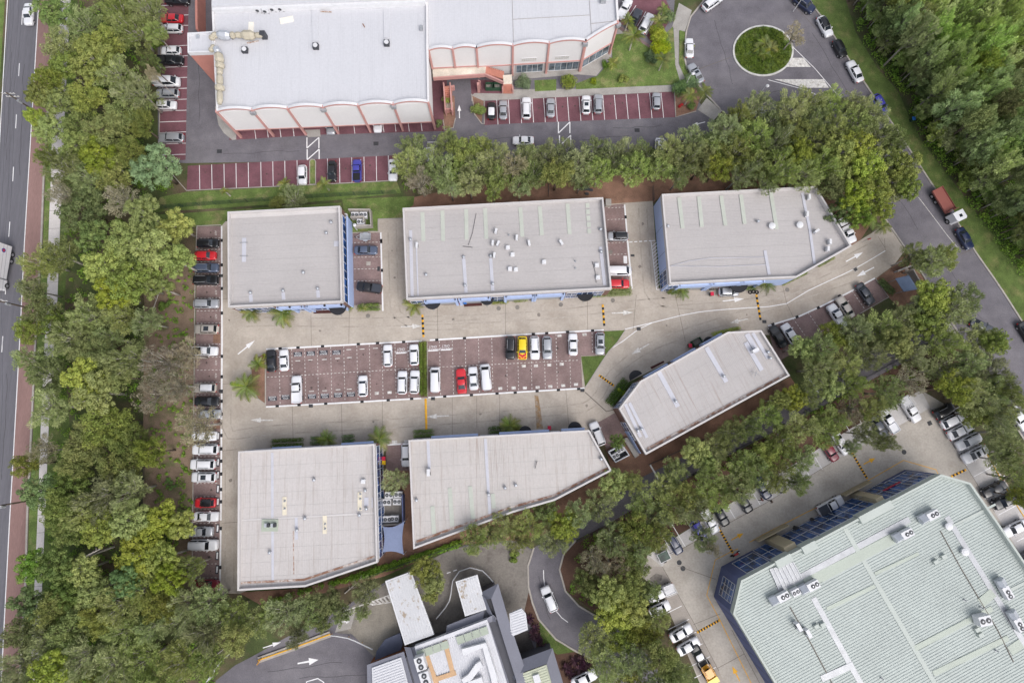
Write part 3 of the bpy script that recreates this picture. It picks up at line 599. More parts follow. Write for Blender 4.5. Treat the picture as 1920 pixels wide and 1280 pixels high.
def roof_strip(name, px, wd, z, mat, par, th=.05):
    _rs[0] = (_rs[0]+1) % 37; th += .0025*_rs[0]; P = [G(u, v, z) for u, v in px]; V, F = ribbonV(P, wd, z, z+th); return wobj(name, V, F, mat, par)
def vent(u, v, z, par, kind='round'):
    p = G(u, v, z+.3)
    if kind == 'round':
        V, F = join([cylV(p, .17, z, z+.35, 10), cylV(p, .30, z+.35, z+.55, 12, .30), cylV(p, .30, z+.55, z+.68, 12, .12)]); wobj('roof_vent', V, F, galv, par, True)
    elif kind == 'disc':
        V, F = join([cylV(p, .45, z, z+.4, 16), cylV(p, .62, z+.4, z+.55, 18, .62), cylV(p, .62, z+.55, z+.66, 18, .3)]); wobj('roof_vent', V, F, metal_w, par)
    elif kind == 'pipe':
        V, F = join([cylV(p, .09, z, z+.7, 8), cylV(p, .2, z, z+.06, 8)]); wobj('vent_pipe', V, F, metal_g, par)
    else:
        V, F = join([boxV(p, .75, .75, z, z+.45), cylV(p, .33, z+.45, z+.6, 14)]); wobj('roof_vent', V, F, metal_w, par)
_ac = {}
def ac_meshes():
    if _ac: return _ac
    V, F = boxV((0, 0), .95, .42, .12, .92); _ac['case'] = mesh('ac_case', V, F, metal_w)
    V, F = join([boxV((-.35, 0), .06, .5, 0, .12), boxV((.35, 0), .06, .5, 0, .12)]); _ac['feet'] = mesh('ac_feet', V, F, metal_d)
    V, F = tubeV([(-.12, -.212, .52), (-.12, -.235, .52)], [.27, .27], 14); _ac['fan'] = mesh('ac_fan', V, F, metal_d)
    V, F = join([boxV((0, 0), 1.25, .95, .10, 1.0)]); _ac['tcase'] = mesh('ac_tcase', V, F, metal_w)
    V, F = cylV((0, 0), .26, 1.0, 1.035, 16); _ac['tfan'] = mesh('ac_tfan', V, F, metal_d)
    V, F = cylV((0, 0), .10, 1.035, 1.06, 10); _ac['hub'] = mesh('ac_hub', V, F, metal_g)
    return _ac
def ac_unit(u, v, z, rz, label, group, top=False, sc=1.0):
    m = ac_meshes(); p = G(u, v, z+.4); p.z = z
    o = empty('air_conditioner', p, rz, label, 'air conditioner', group); o.scale = (sc,)*3
    link('case', m['tcase'] if top else m['case'], o); link('feet', m['feet'], o)
    if top:
        for x in (-.3, .3): f = link('fan', m['tfan'], o, (x, 0, 0)); link('hub', m['hub'], f)
    else: link('fan', m['fan'], o)
    return o
def unit(label, px, h, rang, par_h=.9, walls=None, gutter=None, rust=0.0, roofcol=(.41, .385, .38), pw=.28, lap=math.radians(2.8)):
    P = ccw([G(u, v, h) for u, v in px]); c = sum(P, Vector())/len(P); c.z = 0
    b = empty('industrial_unit', c, 0, label, 'building')
    V, F = prismV(P, 0, h-par_h-.25); F = F[:len(P)]; wobj('wall', V, F, walls or blue_wall, b)
    Pi = inset(P, pw)
    V, F = ringV(inset(P, -.02), Pi, h-par_h-.3, h); wobj('parapet', V, F, cap_m, b)
    rm = roofmat('roof_'+str(len(bpy.data.materials)), roofcol, rang, .30, .3, rust)
    z = h-par_h; Q = [Vector((p.x, p.y, z)) for p in inset(P, .1)]
    rf = wobj('roof', Q, fixup(Q, tess(Q)), rm, b)
    # lap joints of the roof sheets
    la = lap; ca, sa = math.cos(la), math.sin(la); R = [Vector((p.x*ca+p.y*sa, -p.x*sa+p.y*ca, 0)) for p in inset(P, .35)]; y = min(r.y for r in R)+1.6; lm = M('lap_joint', (.36, .34, .335), .7, .1, 2)
    while y < max(r.y for r in R)-.5:
        xs = sorted(a.x+(y-a.y)/(b_.y-a.y)*(b_.x-a.x) for a, b_ in zip(R, R[1:]+R[:1]) if (a.y-y)*(b_.y-y) < 0)
        if len(xs) >= 2:
            V, F = ribbonV([Vector((x*ca-y*sa, x*sa+y*ca, z)) for x in (xs[0], xs[-1])], .04, z+.002, z+.014); wobj('lap_joint', V, F, lm, rf)
        y += 2.3
    return b, P, rf, z
H1 = 6.2
# --- unit A (north-west)
bldA, PA, rfA, zA = unit('square grey-roofed unit beside the long western row of parked cars', [(426.5, 397), (637, 386), (641.5, 566), (427.5, 575.5)], H1, math.radians(2.5), walls=brick_wall)
i = near_edge(PA, 640, 480, H1); a, b = edge(PA, i); L = (b-a).length
glazing(a, b, .4, L-1.2, .3, H1-1.25, bldA, 11, 2)
scr = [G(663, 577), G(661, 500), G(659.5, 417)]; V, F = ribbonV([scr[0], scr[2]], .22, 0, 3.4); wobj('screen_wall', V, F, blue_wall, bldA)
i = near_edge(PA, 540, 571, H1); a, b = edge(PA, i); L = (b-a).length
for s0, s1 in ((L*.40, L*.62), (L*.66, L*.98)): wq('facade_panel', a, b, s0, s1, 3.1, 4.6, .35, blue_wall, bldA, .4)
for s in (.40, .51, .62, .66, .82, .97): wq('pilaster', a, b, L*s-.2, L*s+.2, 0, 4.6, .40, blue_wall, bldA, .4)
glazing(a, b, .6, L*.36, .4, 4.6, bldA, 6, 2)
glazing(a, b, L*.42, L*.61, .2, 2.9, bldA, 3, 1); glazing(a, b, L*.68, L*.81, .2, 2.9, bldA, 2, 1)
for s0, s1 in ((L*.83, L*.96),): wq('roller_door', a, b, s0, s1, .05, 2.9, .08, metal_g, bldA)
roof_strip('skylight', [(458, 446), (457.5, 491)], .75, zA, flash_m, rfA); roof_strip('flashing', [(429, 405), (636, 394)], 1.0, zA, cap_m, rfA)
for u, v in ((470, 549), (531, 545), (596, 541)): vent(u, v, zA, rfA); roof_strip('flashing', [(u, v+3), (u+1, v+17)], .62, zA, flash_m, rfA, .03)
for u, v in ((569, 511), (612, 437), (621, 417)): vent(u, v, zA, rfA)
box('roof_hatch', G(631, 457, zA), .9, 1.0, zA, zA+.12, flash_m, rfA)
for v in (455, 480): roof_strip('vent_pipe', [(450, v+.3), (465, v)], .08, zA+.08, metal_g, rfA, .08)
# --- unit B (middle, long)
bldB, PB, rfB, zB = unit('long middle unit roof with eight pale skylight strips and many vents', [(755, 390), (1131, 370), (1147, 541), (762, 561)], H1, math.radians(2.7), walls=brick_wall)
i = near_edge(PB, 950, 551, H1); a, b = edge(PB, i); L = (b-a).length
for s0, s1 in ((.085, .235), (.255, .40), (.48, .62), (.63, .77)):
    wq('facade_panel', a, b, L*s0, L*s1, 3.0, 4.7, .35, blue_wall, bldB, .4); wq('roller_door', a, b, L*s0+.3, L*s1-.3, .05, 3.0, .08, metal_g, bldB)
    for s in (s0, s1): wq('pilaster', a, b, L*s-.25, L*s+.25, 0, 4.7, .40, blue_wall, bldB, .45)
for s0, s1 in ((.01, .07), (.41, .47), (.785, .97)): glazing(a, b, L*s0, L*s1, .3, 4.6, bldB, max(2, int((s1-s0)*40)), 2)
for px in ([(792, 398), (794, 452)], [(829.5, 395), (831, 452)], [(874, 392.5), (875, 449)], [(909.5, 390.5), (912, 448)], [(975.5, 389), (979.5, 444)], [(1012, 387), (1016, 441)], [(1064, 382), (1068, 439)]): roof_strip('skylight', px, .72, zB, sky_m, rfB)
for k in range(5): roof_strip('skylight', [(1101.2+k*.8, 381+k*12), (1101.8+k*.8, 389.5+k*12)], .72, zB, sky_m, rfB)
for px, w_ in (([(770, 432), (773, 556)], .55), ([(781, 465), (784, 555)], .22), ([(869.5, 485), (874, 549)], .6), ([(920, 484), (924, 545)], .6), ([(1126, 463), (1134, 535)], .62)): roof_strip('flashing', px, w_, zB, flash_m, rfB, .03)
for u, v in ((869.5, 482), (872, 535), (920, 480), (924, 532), (799, 515), (1127, 472), (1126, 430), (770, 449)): vent(u, v, zB, rfB)
for u, v in ((952, 464), (956, 504), (961, 477), (1020, 491), (967, 505), (1119, 497), (1121, 520)): vent(u, v, zB, rfB, 'sq')
for u, v in ((1079, 489), (1079, 502), (954, 440)): vent(u, v, zB, rfB, 'pipe')
for k, (u, v, r) in enumerate(((782, 460, 1.57), (930, 434, 1.4), (924, 456, 1.5), (927, 479, 1.5), (934, 457, 1.2), (969, 446, 1.5), (992, 456, 1.75), (1052, 455, 2.1))):
    ac_unit(u, v, zB, r, 'small white split-system condenser on the long middle roof, %s from its west end' % ('first second third fourth fifth sixth seventh eighth'.split()[[0, 3, 1, 2, 4, 5, 6, 7][k]]), 'condensers on the unit roofs', sc=.98)
roof_strip('cable', [(893, 400), (889, 420), (886, 437), (878, 460)], .05, zB, metal_d, rfB); roof_strip('cable', [(868, 462), (886, 464)], .06, zB, metal_d, rfB)
roof_strip('cable', [(1110, 490), (1116, 510), (1118, 530)], .05, zB, metal_d, rfB)
# --- unit C (north-east)
bldC, PC, rfC, zC = unit('north-east unit with a slanted east end and blue west wall', [(1241, 364), (1530, 349), (1597, 461), (1494, 520), (1440, 522), (1256, 532)], H1, math.radians(2.7), walls=blue_wall)
i = near_edge(PC, 1248, 450, H1); a, b = edge(PC, i); L = (b-a).length
for s in (.33, .62, .80): wq('panel_joint', a, b, L*s-.03, L*s+.03, 0, H1-1.2, .01, slate_wall, bldC, .03)
i = near_edge(PC, 1248, 450, H1); a, b = edge(PC, i); L = (b-a).length
glazing(a, b, L*.82 if (b-a).y < 0 else .3, L-.3 if (b-a).y < 0 else L*.18, .2, 4.9, bldC, 3, 2)
i = near_edge(PC, 1350, 527, H1); a, b = edge(PC, i); L = (b-a).length
for s0, s1 in ((.12, .44), (.47, .76), (.78, .99)):
    wq('facade_panel', a, b, L*s0, L*s1, 3.0, 4.8, .3, blue_wall, bldC, .35); wq('roller_door', a, b, L*s0+.4, L*s1-.4, .05, 3.0, .08, metal_g, bldC)
    for s in (s0, s1): wq('pilaster', a, b, L*s-.2, L*s+.2, 0, 4.8, .35, blue_wall, bldC, .4)
glazing(a, b, .3, L*.11, .3, 4.8, bldC, 2, 2)
i = near_edge(PC, 1545, 491, H1); a, b = edge(PC, i); L = (b-a).length; glazing(a, b, .6, L*.4, .3, 4.6, bldC, 5, 2); glazing(a, b, L*.5, L*.9, .3, 4.6, bldC, 5, 2)
for px in ([(1273, 371), (1280, 428)], [(1310, 369), (1316, 425.5)], [(1352, 367.5), (1360, 423)], [(1389, 365.5), (1396, 420)], [(1445, 361), (1456, 430)]): roof_strip('skylight', px, .72, zC, sky_m, rfC)
for px, w_ in (([(1504, 362), (1518, 430), (1527, 495)], .5), ([(1434, 470), (1442, 515)], .55)): roof_strip('flashing', px, w_, zC, flash_m, rfC, .03)
for px in ([(1257, 499), (1290, 490), (1330, 484), (1440, 482)], [(1257, 499), (1350, 500), (1440, 496)]): roof_strip('cable', px, .07, zC, flash_m, rfC)
for u, v in ((1447, 424), (1499, 422)): vent(u, v, zC, rfC, 'disc')
for u, v in ((1252, 424), (1421, 415)): vent(u, v, zC, rfC)
for k, (u, v, r) in enumerate(((1516, 370, 1.5), (1512, 402, 1.5), (1530, 434, .6), (1555, 454, 1.5), (1551, 467, 1.4))):
    ac_unit(u, v, zC, r, 'white condenser on the slanted end of the north-east roof, %s from the top' % 'first second third fourth fifth'.split()[k], 'condensers on the unit roofs', sc=.98)
# --- unit D (south-west)
bldD, PD, rfD, zD = unit('large pale south-west unit with long white roof seam and rust-streaked eaves', [(446.5, 846), (702, 832), (708, 1054), (572, 1099.5), (445, 1107)], H1, math.radians(92), .7, walls=brick_wall, rust=.2, roofcol=(.48, .45, .44))
i = near_edge(PD, 705, 940, H1); a, b = edge(PD, i); L = (b-a).length; glazing(a, b, .4, L-.4, .3, H1-1.1, bldD, 14, 2)
V, F = ribbonV([G(717, 1040), G(714, 872)], .2, 0, 2.6); wobj('screen_wall', V, F, blue_wall, bldD)
i = near_edge(PD, 570, 839, H1); a, b = edge(PD, i); L = (b-a).length; glazing(a, b, .5, L-.5, .3, 4.9, bldD, 14, 2)
V, F = ribbonV([G(510, 841, 4.6), G(565, 838, 4.6)], .5, 4.4, 4.6); wobj('awning', V, F, blue_wall, bldD); V, F = ribbonV([G(640, 833, 4.6), G(700, 829, 4.6)], .5, 4.4, 4.6); wobj('awning', V, F, blue_wall, bldD)
for px, w_, m_ in (([(510.5, 848), (511.5, 1091)], .42, flash_m), ([(447, 975), (706, 961)], .28, cap_m), ([(555.5, 970), (556, 1011)], .5, flash_m), ([(550, 995), (551, 1076)], .14, rust_m), ([(687, 932), (687, 948)], .75, flash_m), ([(698, 932), (698, 951)], .2, flash_m), ([(452, 1092), (570, 1086), (703, 1042)], .35, rust_m)): roof_strip('flashing', px, w_, zD, m_, rfD, .04)
for px in ([(533.5, 931), (533.5, 965)], [(674.5, 922), (674.5, 957)], [(609, 966), (609, 1000)]): roof_strip('skylight', px, .7, zD, M('cream_sheet', (.66, .60, .48), .6, .05, .5, .05, 3), rfD)
for u, v in ((589, 899), (685, 919), (674, 965), (506, 1035), (572, 971), (687, 953), (557, 993)): vent(u, v, zD, rfD)
vent(681, 902, zD, rfD, 'sq')
for u, v in ((533, 939), (533, 953), (675, 926), (675, 935), (675, 954), (609, 982), (609, 991)): vent(u, v, zD+.04, rfD, 'pipe')
box('plinth', G(506.5, 984, zD), 2.8, 2.0, zD, zD+.18, M('sage_metal', (.36, .40, .33), .6, .05, 1, .05, 4), rfD)
for k, u in enumerate((499, 503.5, 511, 515.5)): box('air_outlet', G(u, 984, zD+.4), .38, .6, zD+.18, zD+.75, metal_d if k % 2 else galv, rfD)
# --- unit E (south, wedge)
bldE, PE, rfE, zE = unit('wedge-shaped southern unit whose roof narrows to the east with rusty eaves', [(766, 825), (1105, 806), (1147, 882), (1040, 938), (960, 961), (775, 1029)], H1, math.radians(93), .7, walls=brick_wall, rust=.3, roofcol=(.46, .43, .415))
i = near_edge(PE, 930, 816, H1); a, b = edge(PE, i); L = (b-a).length
for s0, s1 in ((.02, .15), (.22, .50), (.62, .88)):
    V, F = wallquad(a, b, L*s0, L*s1, 3.4, 4.9, .45, .5); wobj('facade_panel', V, [f[::-1] for f in F], blue_wall, bldE)
    wq('roller_door', a, b, L*s0+.4, L*s1-.4, .05, 3.2, .08, metal_g, bldE)
for s0, s1 in ((.16, .21), (.51, .61), (.89, .99)): glazing(a, b, L*s0, L*s1, .3, 4.8, bldE, 3, 2)
i = near_edge(PE, 1126, 844, H1); a, b = edge(PE, i)
for px, w_, m_ in (([(802.5, 826), (805, 878)], .5, flash_m), ([(910, 822), (914, 890), (919, 968)], .5, flash_m), ([(781, 1015), (960, 950), (1038, 929), (1140, 877)], .4, rust_m)): roof_strip('flashing', px, w_, zE, m_, rfE, .04)
for px in ([(843.5, 914), (848, 985)], [(881.5, 911), (887, 972)], [(811, 948), (814, 1000)], [(924, 925), (926, 952)]): roof_strip('skylight', px, .7, zE, sky_m, rfE)
for u, v in ((947, 914), (916, 926), (781, 937), (967, 909), (1127, 860)): vent(u, v, zE, rfE)
roof_strip('antenna', [(1005, 866), (1007, 864), (1003, 878)], .08, zE+.2, metal_d, rfE, .1)
ac_unit(804, 885, zE, 1.6, 'lone white condenser near the west end of the wedge-shaped roof', 'condensers on the unit roofs', sc=1.25)
# --- unit F (diagonal)
bldF, PF, rfF, zF = unit('diagonal unit with pointed west corner standing between the yard and rear driveway', [(1161, 766), (1201, 714), (1365, 622), (1428, 619), (1481, 704), (1211, 852)], H1, math.radians(116), .6, walls=brick_wall, rust=.18, lap=math.radians(28))
i = near_edge(PF, 1181, 740, H1); a, b = edge(PF, i); L = (b-a).length; glazing(a, b, .2, L-.2, .3, 5.0, bldF, 7, 3)
wq('sign_band', a, b, L*.25, L*.75, 2.4, 2.75, .30, metal_w, bldF, .2)
i = near_edge(PF, 1283, 668, H1); a, b = edge(PF, i); L = (b-a).length
for s0, s1 in ((.03, .26), (.34, .60), (.66, .92)):
    wq('facade_panel', a, b, L*s0, L*s1, 3.2, 4.8, .35, blue_wall, bldF, .4); wq('roller_door', a, b, L*s0+.4, L*s1-.4, .05, 3.2, .08, metal_g, bldF)
i = near_edge(PF, 1186, 809, H1); a, b = edge(PF, i); L = (b-a).length; glazing(a, b, L*.3, L*.7, .4, 4.6, bldF, 4, 2)
V, F = ribbonV([G(1172, 808), G(1196, 848)], .2, 0, 2.6); wobj('screen_wall', V, F, blue_wall, bldF)
for px, w_, m_ in (([(1235, 697), (1271, 762)], .8, flash_m), ([(1324, 651), (1362, 716)], .8, flash_m), ([(1172, 757), (1201, 819)], .55, flash_m), ([(1180, 755), (1213, 820)], .55, flash_m), ([(1398, 642), (1428, 694)], .8, flash_m), ([(1400, 626), (1420, 660)], .9, flash_m), ([(1411, 624), (1440, 672)], .6, flash_m), ([(1214, 842), (1474, 702)], .55, rust_m)): roof_strip('flashing', px, w_, zF, m_, rfF, .04)
for u, v in ((1267, 752), (1357, 705), (1196, 807), (1203, 804), (1444, 671), (1440, 660)): vent(u, v, zF, rfF)
roof_strip('antenna', [(1410, 700), (1416, 698), (1423, 703)], .06, zF+.5, metal_g, rfF); roof_strip('antenna', [(1414, 708), (1419, 696)], .06, zF+.6, metal_g, rfF)
ac_unit(1414, 657, zF, .5, 'lone white condenser on the diagonal unit roof', 'condensers on the unit roofs', sc=1.25)
# entrance canopies (dark half discs), brick thresholds
for n, (u, v, r, rz, w_) in enumerate(((633, 574, 1.65, 0, 'by the south-east corner of the square unit'), (810.5, 564, 1.6, 0, 'at the west end of the long middle unit'), (913, 559, 1.3, 0, 'halfway along the long middle unit'), (1097, 549, 1.6, 0, 'at the east end of the long middle unit'), (1385, 532, 1.7, 0, 'on the south wall of the north-east unit'), (985, 810, 1.15, math.pi, 'over the fern hedge of the wedge-shaped unit'), (1078, 803, 1.25, math.pi, 'at the east end of the wedge-shaped unit'), (1193, 707, 1.3, math.radians(210), 'at the pointed corner of the diagonal unit'), (1330, 642, 1.1, math.radians(210), 'at the top end of the diagonal unit'))):
    p = G(u, v, 2.9); P = [p+Vector((math.cos(t), math.sin(t), 0))*r for t in [math.pi+rz+k*math.pi/12 for k in range(13)]]
    c_ = empty('entrance_canopy', (p.x, p.y, 0), 0, 'black half-round entrance canopy '+w_, 'canopy', 'half-round canopies')
    prism('canopy', P, 2.75, 2.95, black_p, c_); V, F = cylV(p+Vector((0, 0, 0))+Vector((math.cos(rz-math.pi/2), math.sin(rz-math.pi/2), 0))*r*.8, .06, 0, 2.75, 8); wobj('post', V, F, metal_g, c_)
for px in ([(587, 578), (621, 577), (622, 587), (588, 588)], [(828, 565), (851, 564), (851, 571), (828, 572)], [(870, 563), (903, 561), (904, 573), (870, 575)], [(1219, 688), (1244, 676), (1246, 679), (1222, 692)]):
    sheet('brick_threshold', px, .020, M('maroon_threshold', (.075, .028, .026), .9, .15, 2, .1, 8), yard)
# ================================================================== WHITE BUILDING
HW = 10.0
wpx = [(395, -90), (397, 15), (406, 207), (803, 190), (799, 90), (799, -90)]
PW = ccw([G(u, v, HW) for u, v in wpx]); c = sum(PW, Vector())/len(PW); c.z = 0
wb = empty('warehouse', c, 0, 'huge white-roofed building with pink arched trim and raised walkway', 'building')
wroof = roofmat('white_roof', (.535, .535, .565), math.radians(92), .35, .15, 0, .02)
P = PW; V, F = prismV(P, 2.7, HW-.6); wobj('wall', V, F, white_wall, wb)
Q = [Vector((p.x, p.y, HW-.45)) for p in P]; rfW = wobj('roof', Q, fixup(Q, tess(Q)), wroof, wb)
i = near_edge(PW, 400, 100, HW); a, b = edge(PW, i)
strip_ = ribbonV([G(396.5, -90, HW), G(398.5, 15, HW), G(407, 206, HW)], .35, HW-.8, HW); wobj('parapet', strip_[0], strip_[1], white_wall, wb)
strip_ = ribbonV([G(799.5, -90, HW), G(801, 90, HW), G(803, 190, HW)], .35, HW-.8, HW+.05); wobj('parapet', strip_[0], strip_[1], white_wall, wb)
up = [(392, -90), (397, 12), (800, -3), (800, -90)]; V, F = prismV([G(u, v, HW+1.0) for u, v in up], HW-.5, HW+1.0); wobj('upper_roof', V, F, wroof, wb)
V, F = ribbonV([G(398, 15, HW+.6), G(798, 1, HW+.6)], .9, HW-.44, HW+.6); wobj('gutter', V, F, metal_w, wb)
def arched(a, b, n, z0, z1, par, sag=.75, cols=True, out=.12):
    """row of panels with arched pink-trimmed heads between pink columns"""
    d = (b-a); L = d.length; d /= L; nn = Vector((d.y, -d.x, 0))
    for k in range(n):
        s0, s1 = L*k/n, L*(k+1)/n; m = 12; pf, tf, tw = [], [], []
        for j in range(m+1):
            s = s0+(s1-s0)*j/m; z = z1+sag*(1-(2*j/m-1)**2); q = a+d*s
            pf.append((q, z))
        V, F = [], []
        for q, z in pf: V += [q+nn*out+Vector((0, 0, z0-q.z)), q+nn*out+Vector((0, 0, z-q.z)), q+nn*(out-.2)+Vector((0, 0, z-q.z)), q+nn*(out-.2)+Vector((0, 0, z0-q.z))]
        for j in range(m): A, B = 4*j, 4*j+4; F += [(A, B, B+1, A+1), (A+1, B+1, B+2, A+2), (A+2, B+2, B+3, A+3)]
        F += [(0, 1, 2, 3), (4*m+3, 4*m+2, 4*m+1, 4*m)]
        pn = wobj('wall_panel', V, F, white_wall, par)
        V, F = [], []
        for q, z in pf:
            for o_, zz in ((out+.16, z-.36), (out+.16, z+.06), (out-.05, z+.06), (out-.05, z-.36)): V.append(q+nn*o_+Vector((0, 0, zz-q.z)))
        for j in range(m): A, B = 4*j, 4*j+4; F += [(A, B, B+1, A+1), (A+2, B+2, B+3, A+3), (A+3, B+3, B, A)]
        wobj('arch_trim', V, F, pink, pn)
        V, F = [], []
        for q, z in pf:
            for o_, zz in ((out+.17, z+.062), (out-.35, z+.062)): V.append(q+nn*o_+Vector((0, 0, zz-q.z)))
        for j in range(m): A, B = 2*j, 2*j+2; F += [(A, B, B+1, A+1)]
        wobj('capping', V, F, metal_w, pn)
    for k in range(n+1):
        s = L*k/n; wq('column', a, b, s-.19, s+.19, 0 if cols else z0, z1+.1, out+.30, pink, par, .5)
    wq('sill_trim', a, b, 0, L, z0-.05, z0+.18, out+.14, pink, par, .3)
    if cols:
        for k in (1, 3, 5) if n > 4 else (n,):
            s = L*k/n; wq('rain_head', a, b, s-.45, s+.45, z1-.9, z1-.2, out+.7, metal_g, par, .5)
a, b = G(406, 207, HW-.3), G(803, 190, HW-.3)
for q in (a, b): q.z = 0
arched(a, b, 6, 2.7, HW-.3, wb)
for s_ in (.22, .54, .93): wq('wall_vent', a, b, (b-a).length*s_-.2, (b-a).length*s_+.2, 7.6, 8.0, .16, metal_d, wb)
i = near_edge(PW, 803, 150, HW); a2, b2 = edge(PW, i)
for s_, u in ((.1, 0),): pass
V, F = prismV([G(408, 196, 2.7), G(800, 180, 2.7), G(798, 60, 2.7), (G(408, 60, 2.7))], 2.55, 2.68); wobj('undercroft_ceiling', V, F, white_wall, wb)
# south-east wing
HE = 9.6
epx = [(799, -90), (1150, -90), (1159, 37), (1098, 72), (803, 89)]
PEa = ccw([G(u, v, HE) for u, v in epx])
V, F = prismV(PEa, 0, HE-.6); wobj('wing_wall', V, F, white_wall, wb)
Q = [Vector((p.x, p.y, HE-.45)) for p in PEa]; rfW2 = wobj('wing_roof', Q, fixup(Q, tess(Q)), wroof, wb)
V, F = ribbonV([G(1150, -90, HE), G(1158.5, 37, HE)], .4, HE-.6, HE+.1); wobj('parapet', V, F, white_wall, wb)
def gz(u, v, z): q = G(u, v, z); q.z = 0; return q
arched(gz(803, 90, HE), gz(893, 85.5, HE), 2, 3.6, HE-.3, wb, .6, False)
arched(gz(893, 85.5, HE), gz(1098, 73, HE), 3, 3.3, HE-.3, wb, .7, True)
arched(gz(1098, 73, HE), gz(1158, 38, HE), 1, 3.3, HE-.3, wb, .3, True)
a, b = gz(893, 85.5, HE), gz(1098, 73, HE); L = (b-a).length
glazing(a, b, L*.37, L*.63, .5, 2.9, wb, 5, 1, glass_g); glazing(a, b, L*.69, L*.98, .5, 2.9, wb, 5, 1, glass_g)
for s0, s1 in ((.42, .56), (.74, .87)): glazing(a, b, L*s0, L*s1, 4.2, 5.1, wb, 8, 2, M('grille', (.45, .42, .38), .7, .05, 1), metal_w, .16, 'grille_window', .06)
a, b = gz(1098, 73, HE), gz(1158, 38, HE); L = (b-a).length; glazing(a, b, .4, L-.4, .5, 2.9, wb, 4, 1, glass_g)
for px in ([(962, 37), (1106, 29)], [(1104, -20), (1109, 64)], [(960, -20), (963, 80)], [(1109, 45), (1154, 40)]): roof_strip('lap_joint', px, .07, HE-.45, M('lap_joint', (.36,)*3), rfW2, .01)
# raised walkway and stair in front of the wing
wk = empty('raised_walkway', G(860, 148), 0, 'raised tiled walkway with pink beam and stair beside the white building', 'walkway')
ZD = 3.4
tile = paver('cream_tiles', (.62, .56, .47), (.66, .60, .52), (.42, .36, .30), .6)
P = [gz(810, 124, ZD), gz(812, 146, ZD), gz(910, 139, ZD), gz(943, 151, ZD-.6), gz(960, 150, ZD-.6), gz(960, 112, ZD), gz(900, 108, ZD)]
prism('deck', P[:3]+[gz(912, 116, ZD), gz(810, 120, ZD)], ZD-.3, ZD, tile, wk)
for x0, x1 in (((812, 146.5), (910, 139.5)), ((910, 139.5), (944, 154))):
    V, F = ribbonV([gz(*x0, ZD), gz(*x1, ZD)], .25, ZD-.75, ZD+.15); wobj('front_beam', V, F, pink, wk)
V, F = ribbonV([gz(898, 149, ZD), gz(898.5, 148, ZD)], .5, 0, ZD-.5); wobj('support_column', V, F, pink, wk)
V, F = join([boxV(G(u, v, 0), .5, .5, 0, ZD-.6) for u, v in ((898, 172),)]); wobj('support_column', V, F, pink, wk)
prism('landing', [gz(943, 141, 1.9), gz(960, 140, 1.9), gz(960, 157, 1.9), gz(944, 158, 1.9)], 1.6, 1.9, tile, wk)
for k in range(9):
    z = 1.8-.2*k; p = G(951.8, 159.5+k*1.75, z); box('tread', p, 1.75, .34, max(0, z-.3), z, M('brick_tread', (.46, .20, .15), .85, .1, 1, .1, 5), wk)
for k in range(10):
    t = k/9; p = gz(910+33*t, 131+9.5*t, ZD-1.5*t); box('tread', p, .45, 1.6, ZD-1.5*t-.3, ZD-1.5*t-.02, M('brick_tread', (.46, .20, .15), .85, .1, 1, .1, 5), wk)
for u in (942.5, 961.5):
    V, F = ribbonV([G(u, 158, 1.9), G(u, 175, .2)], .25, 0, 1.4); wobj('stair_wall', V, F, pink, wk)
prism('east_stair_wall', [G(838, 168), G(853, 166), G(853, 170), G(838, 172)], 0, 1.2, pink, wk)
# ramp / planter stair at the lane
rs = empty('entry_stair', G(828, 190), 0, 'narrow pink-walled stair at the south-east corner of the white building', 'stair')
for u in (834.5, 846.5): V, F = ribbonV([G(u-1, 165), G(u+2.5, 217)], .25, 0, 1.9); wobj('stair_wall', V, F, pink, rs)
for k in range(8): p = G(841.5, 172+k*2.9, 0); box('tread', p, 1.35, .45, 0, 1.5-.16*k, M('brick_tread', (.46, .20, .15), .85, .1, 1, .1, 5), rs)
box('landing', G(842.5, 199), 1.5, 1.3, 0, .25, tile, rs); V, F = ribbonV([G(837, 211), G(851, 210)], .3, 0, 1.3); wobj('stair_wall', V, F, pink, rs)
# stair tower with pink wall, boundary wall
tw = empty('stair_tower', G(385, 120), 0, 'pink-walled stair tower with white top on the west side of the white building', 'tower')
P = [G(u, v, HW+.3) for u, v in ((351.5, 62), (399, 59), (401, 97), (352, 98.5))]; V, F = prismV(P, 0, HW-.3); wobj('wall', V, F, salmon, tw)
V, F = ringV(inset(ccw(P), -.03), inset(ccw(P), .25), HW-.6, HW+.3); wobj('parapet', V, F, metal_w, tw); Q = [Vector((p.x, p.y, HW-.15)) for p in inset(ccw(P), .2)]; wobj('roof', Q, fixup(Q, tess(Q)), wroof, tw)
box('roof_hatch', G(371, 69.5, HW), .5, .6, HW-.15, HW+.2, galv, tw)
bwall = strip('boundary_wall', [(383, -60), (384, 60), (385, 75)], .45, 0, 3.2, salmon); tag(bwall, 'tall freestanding pink wall beside the asphalt lane at the top left', 'wall')
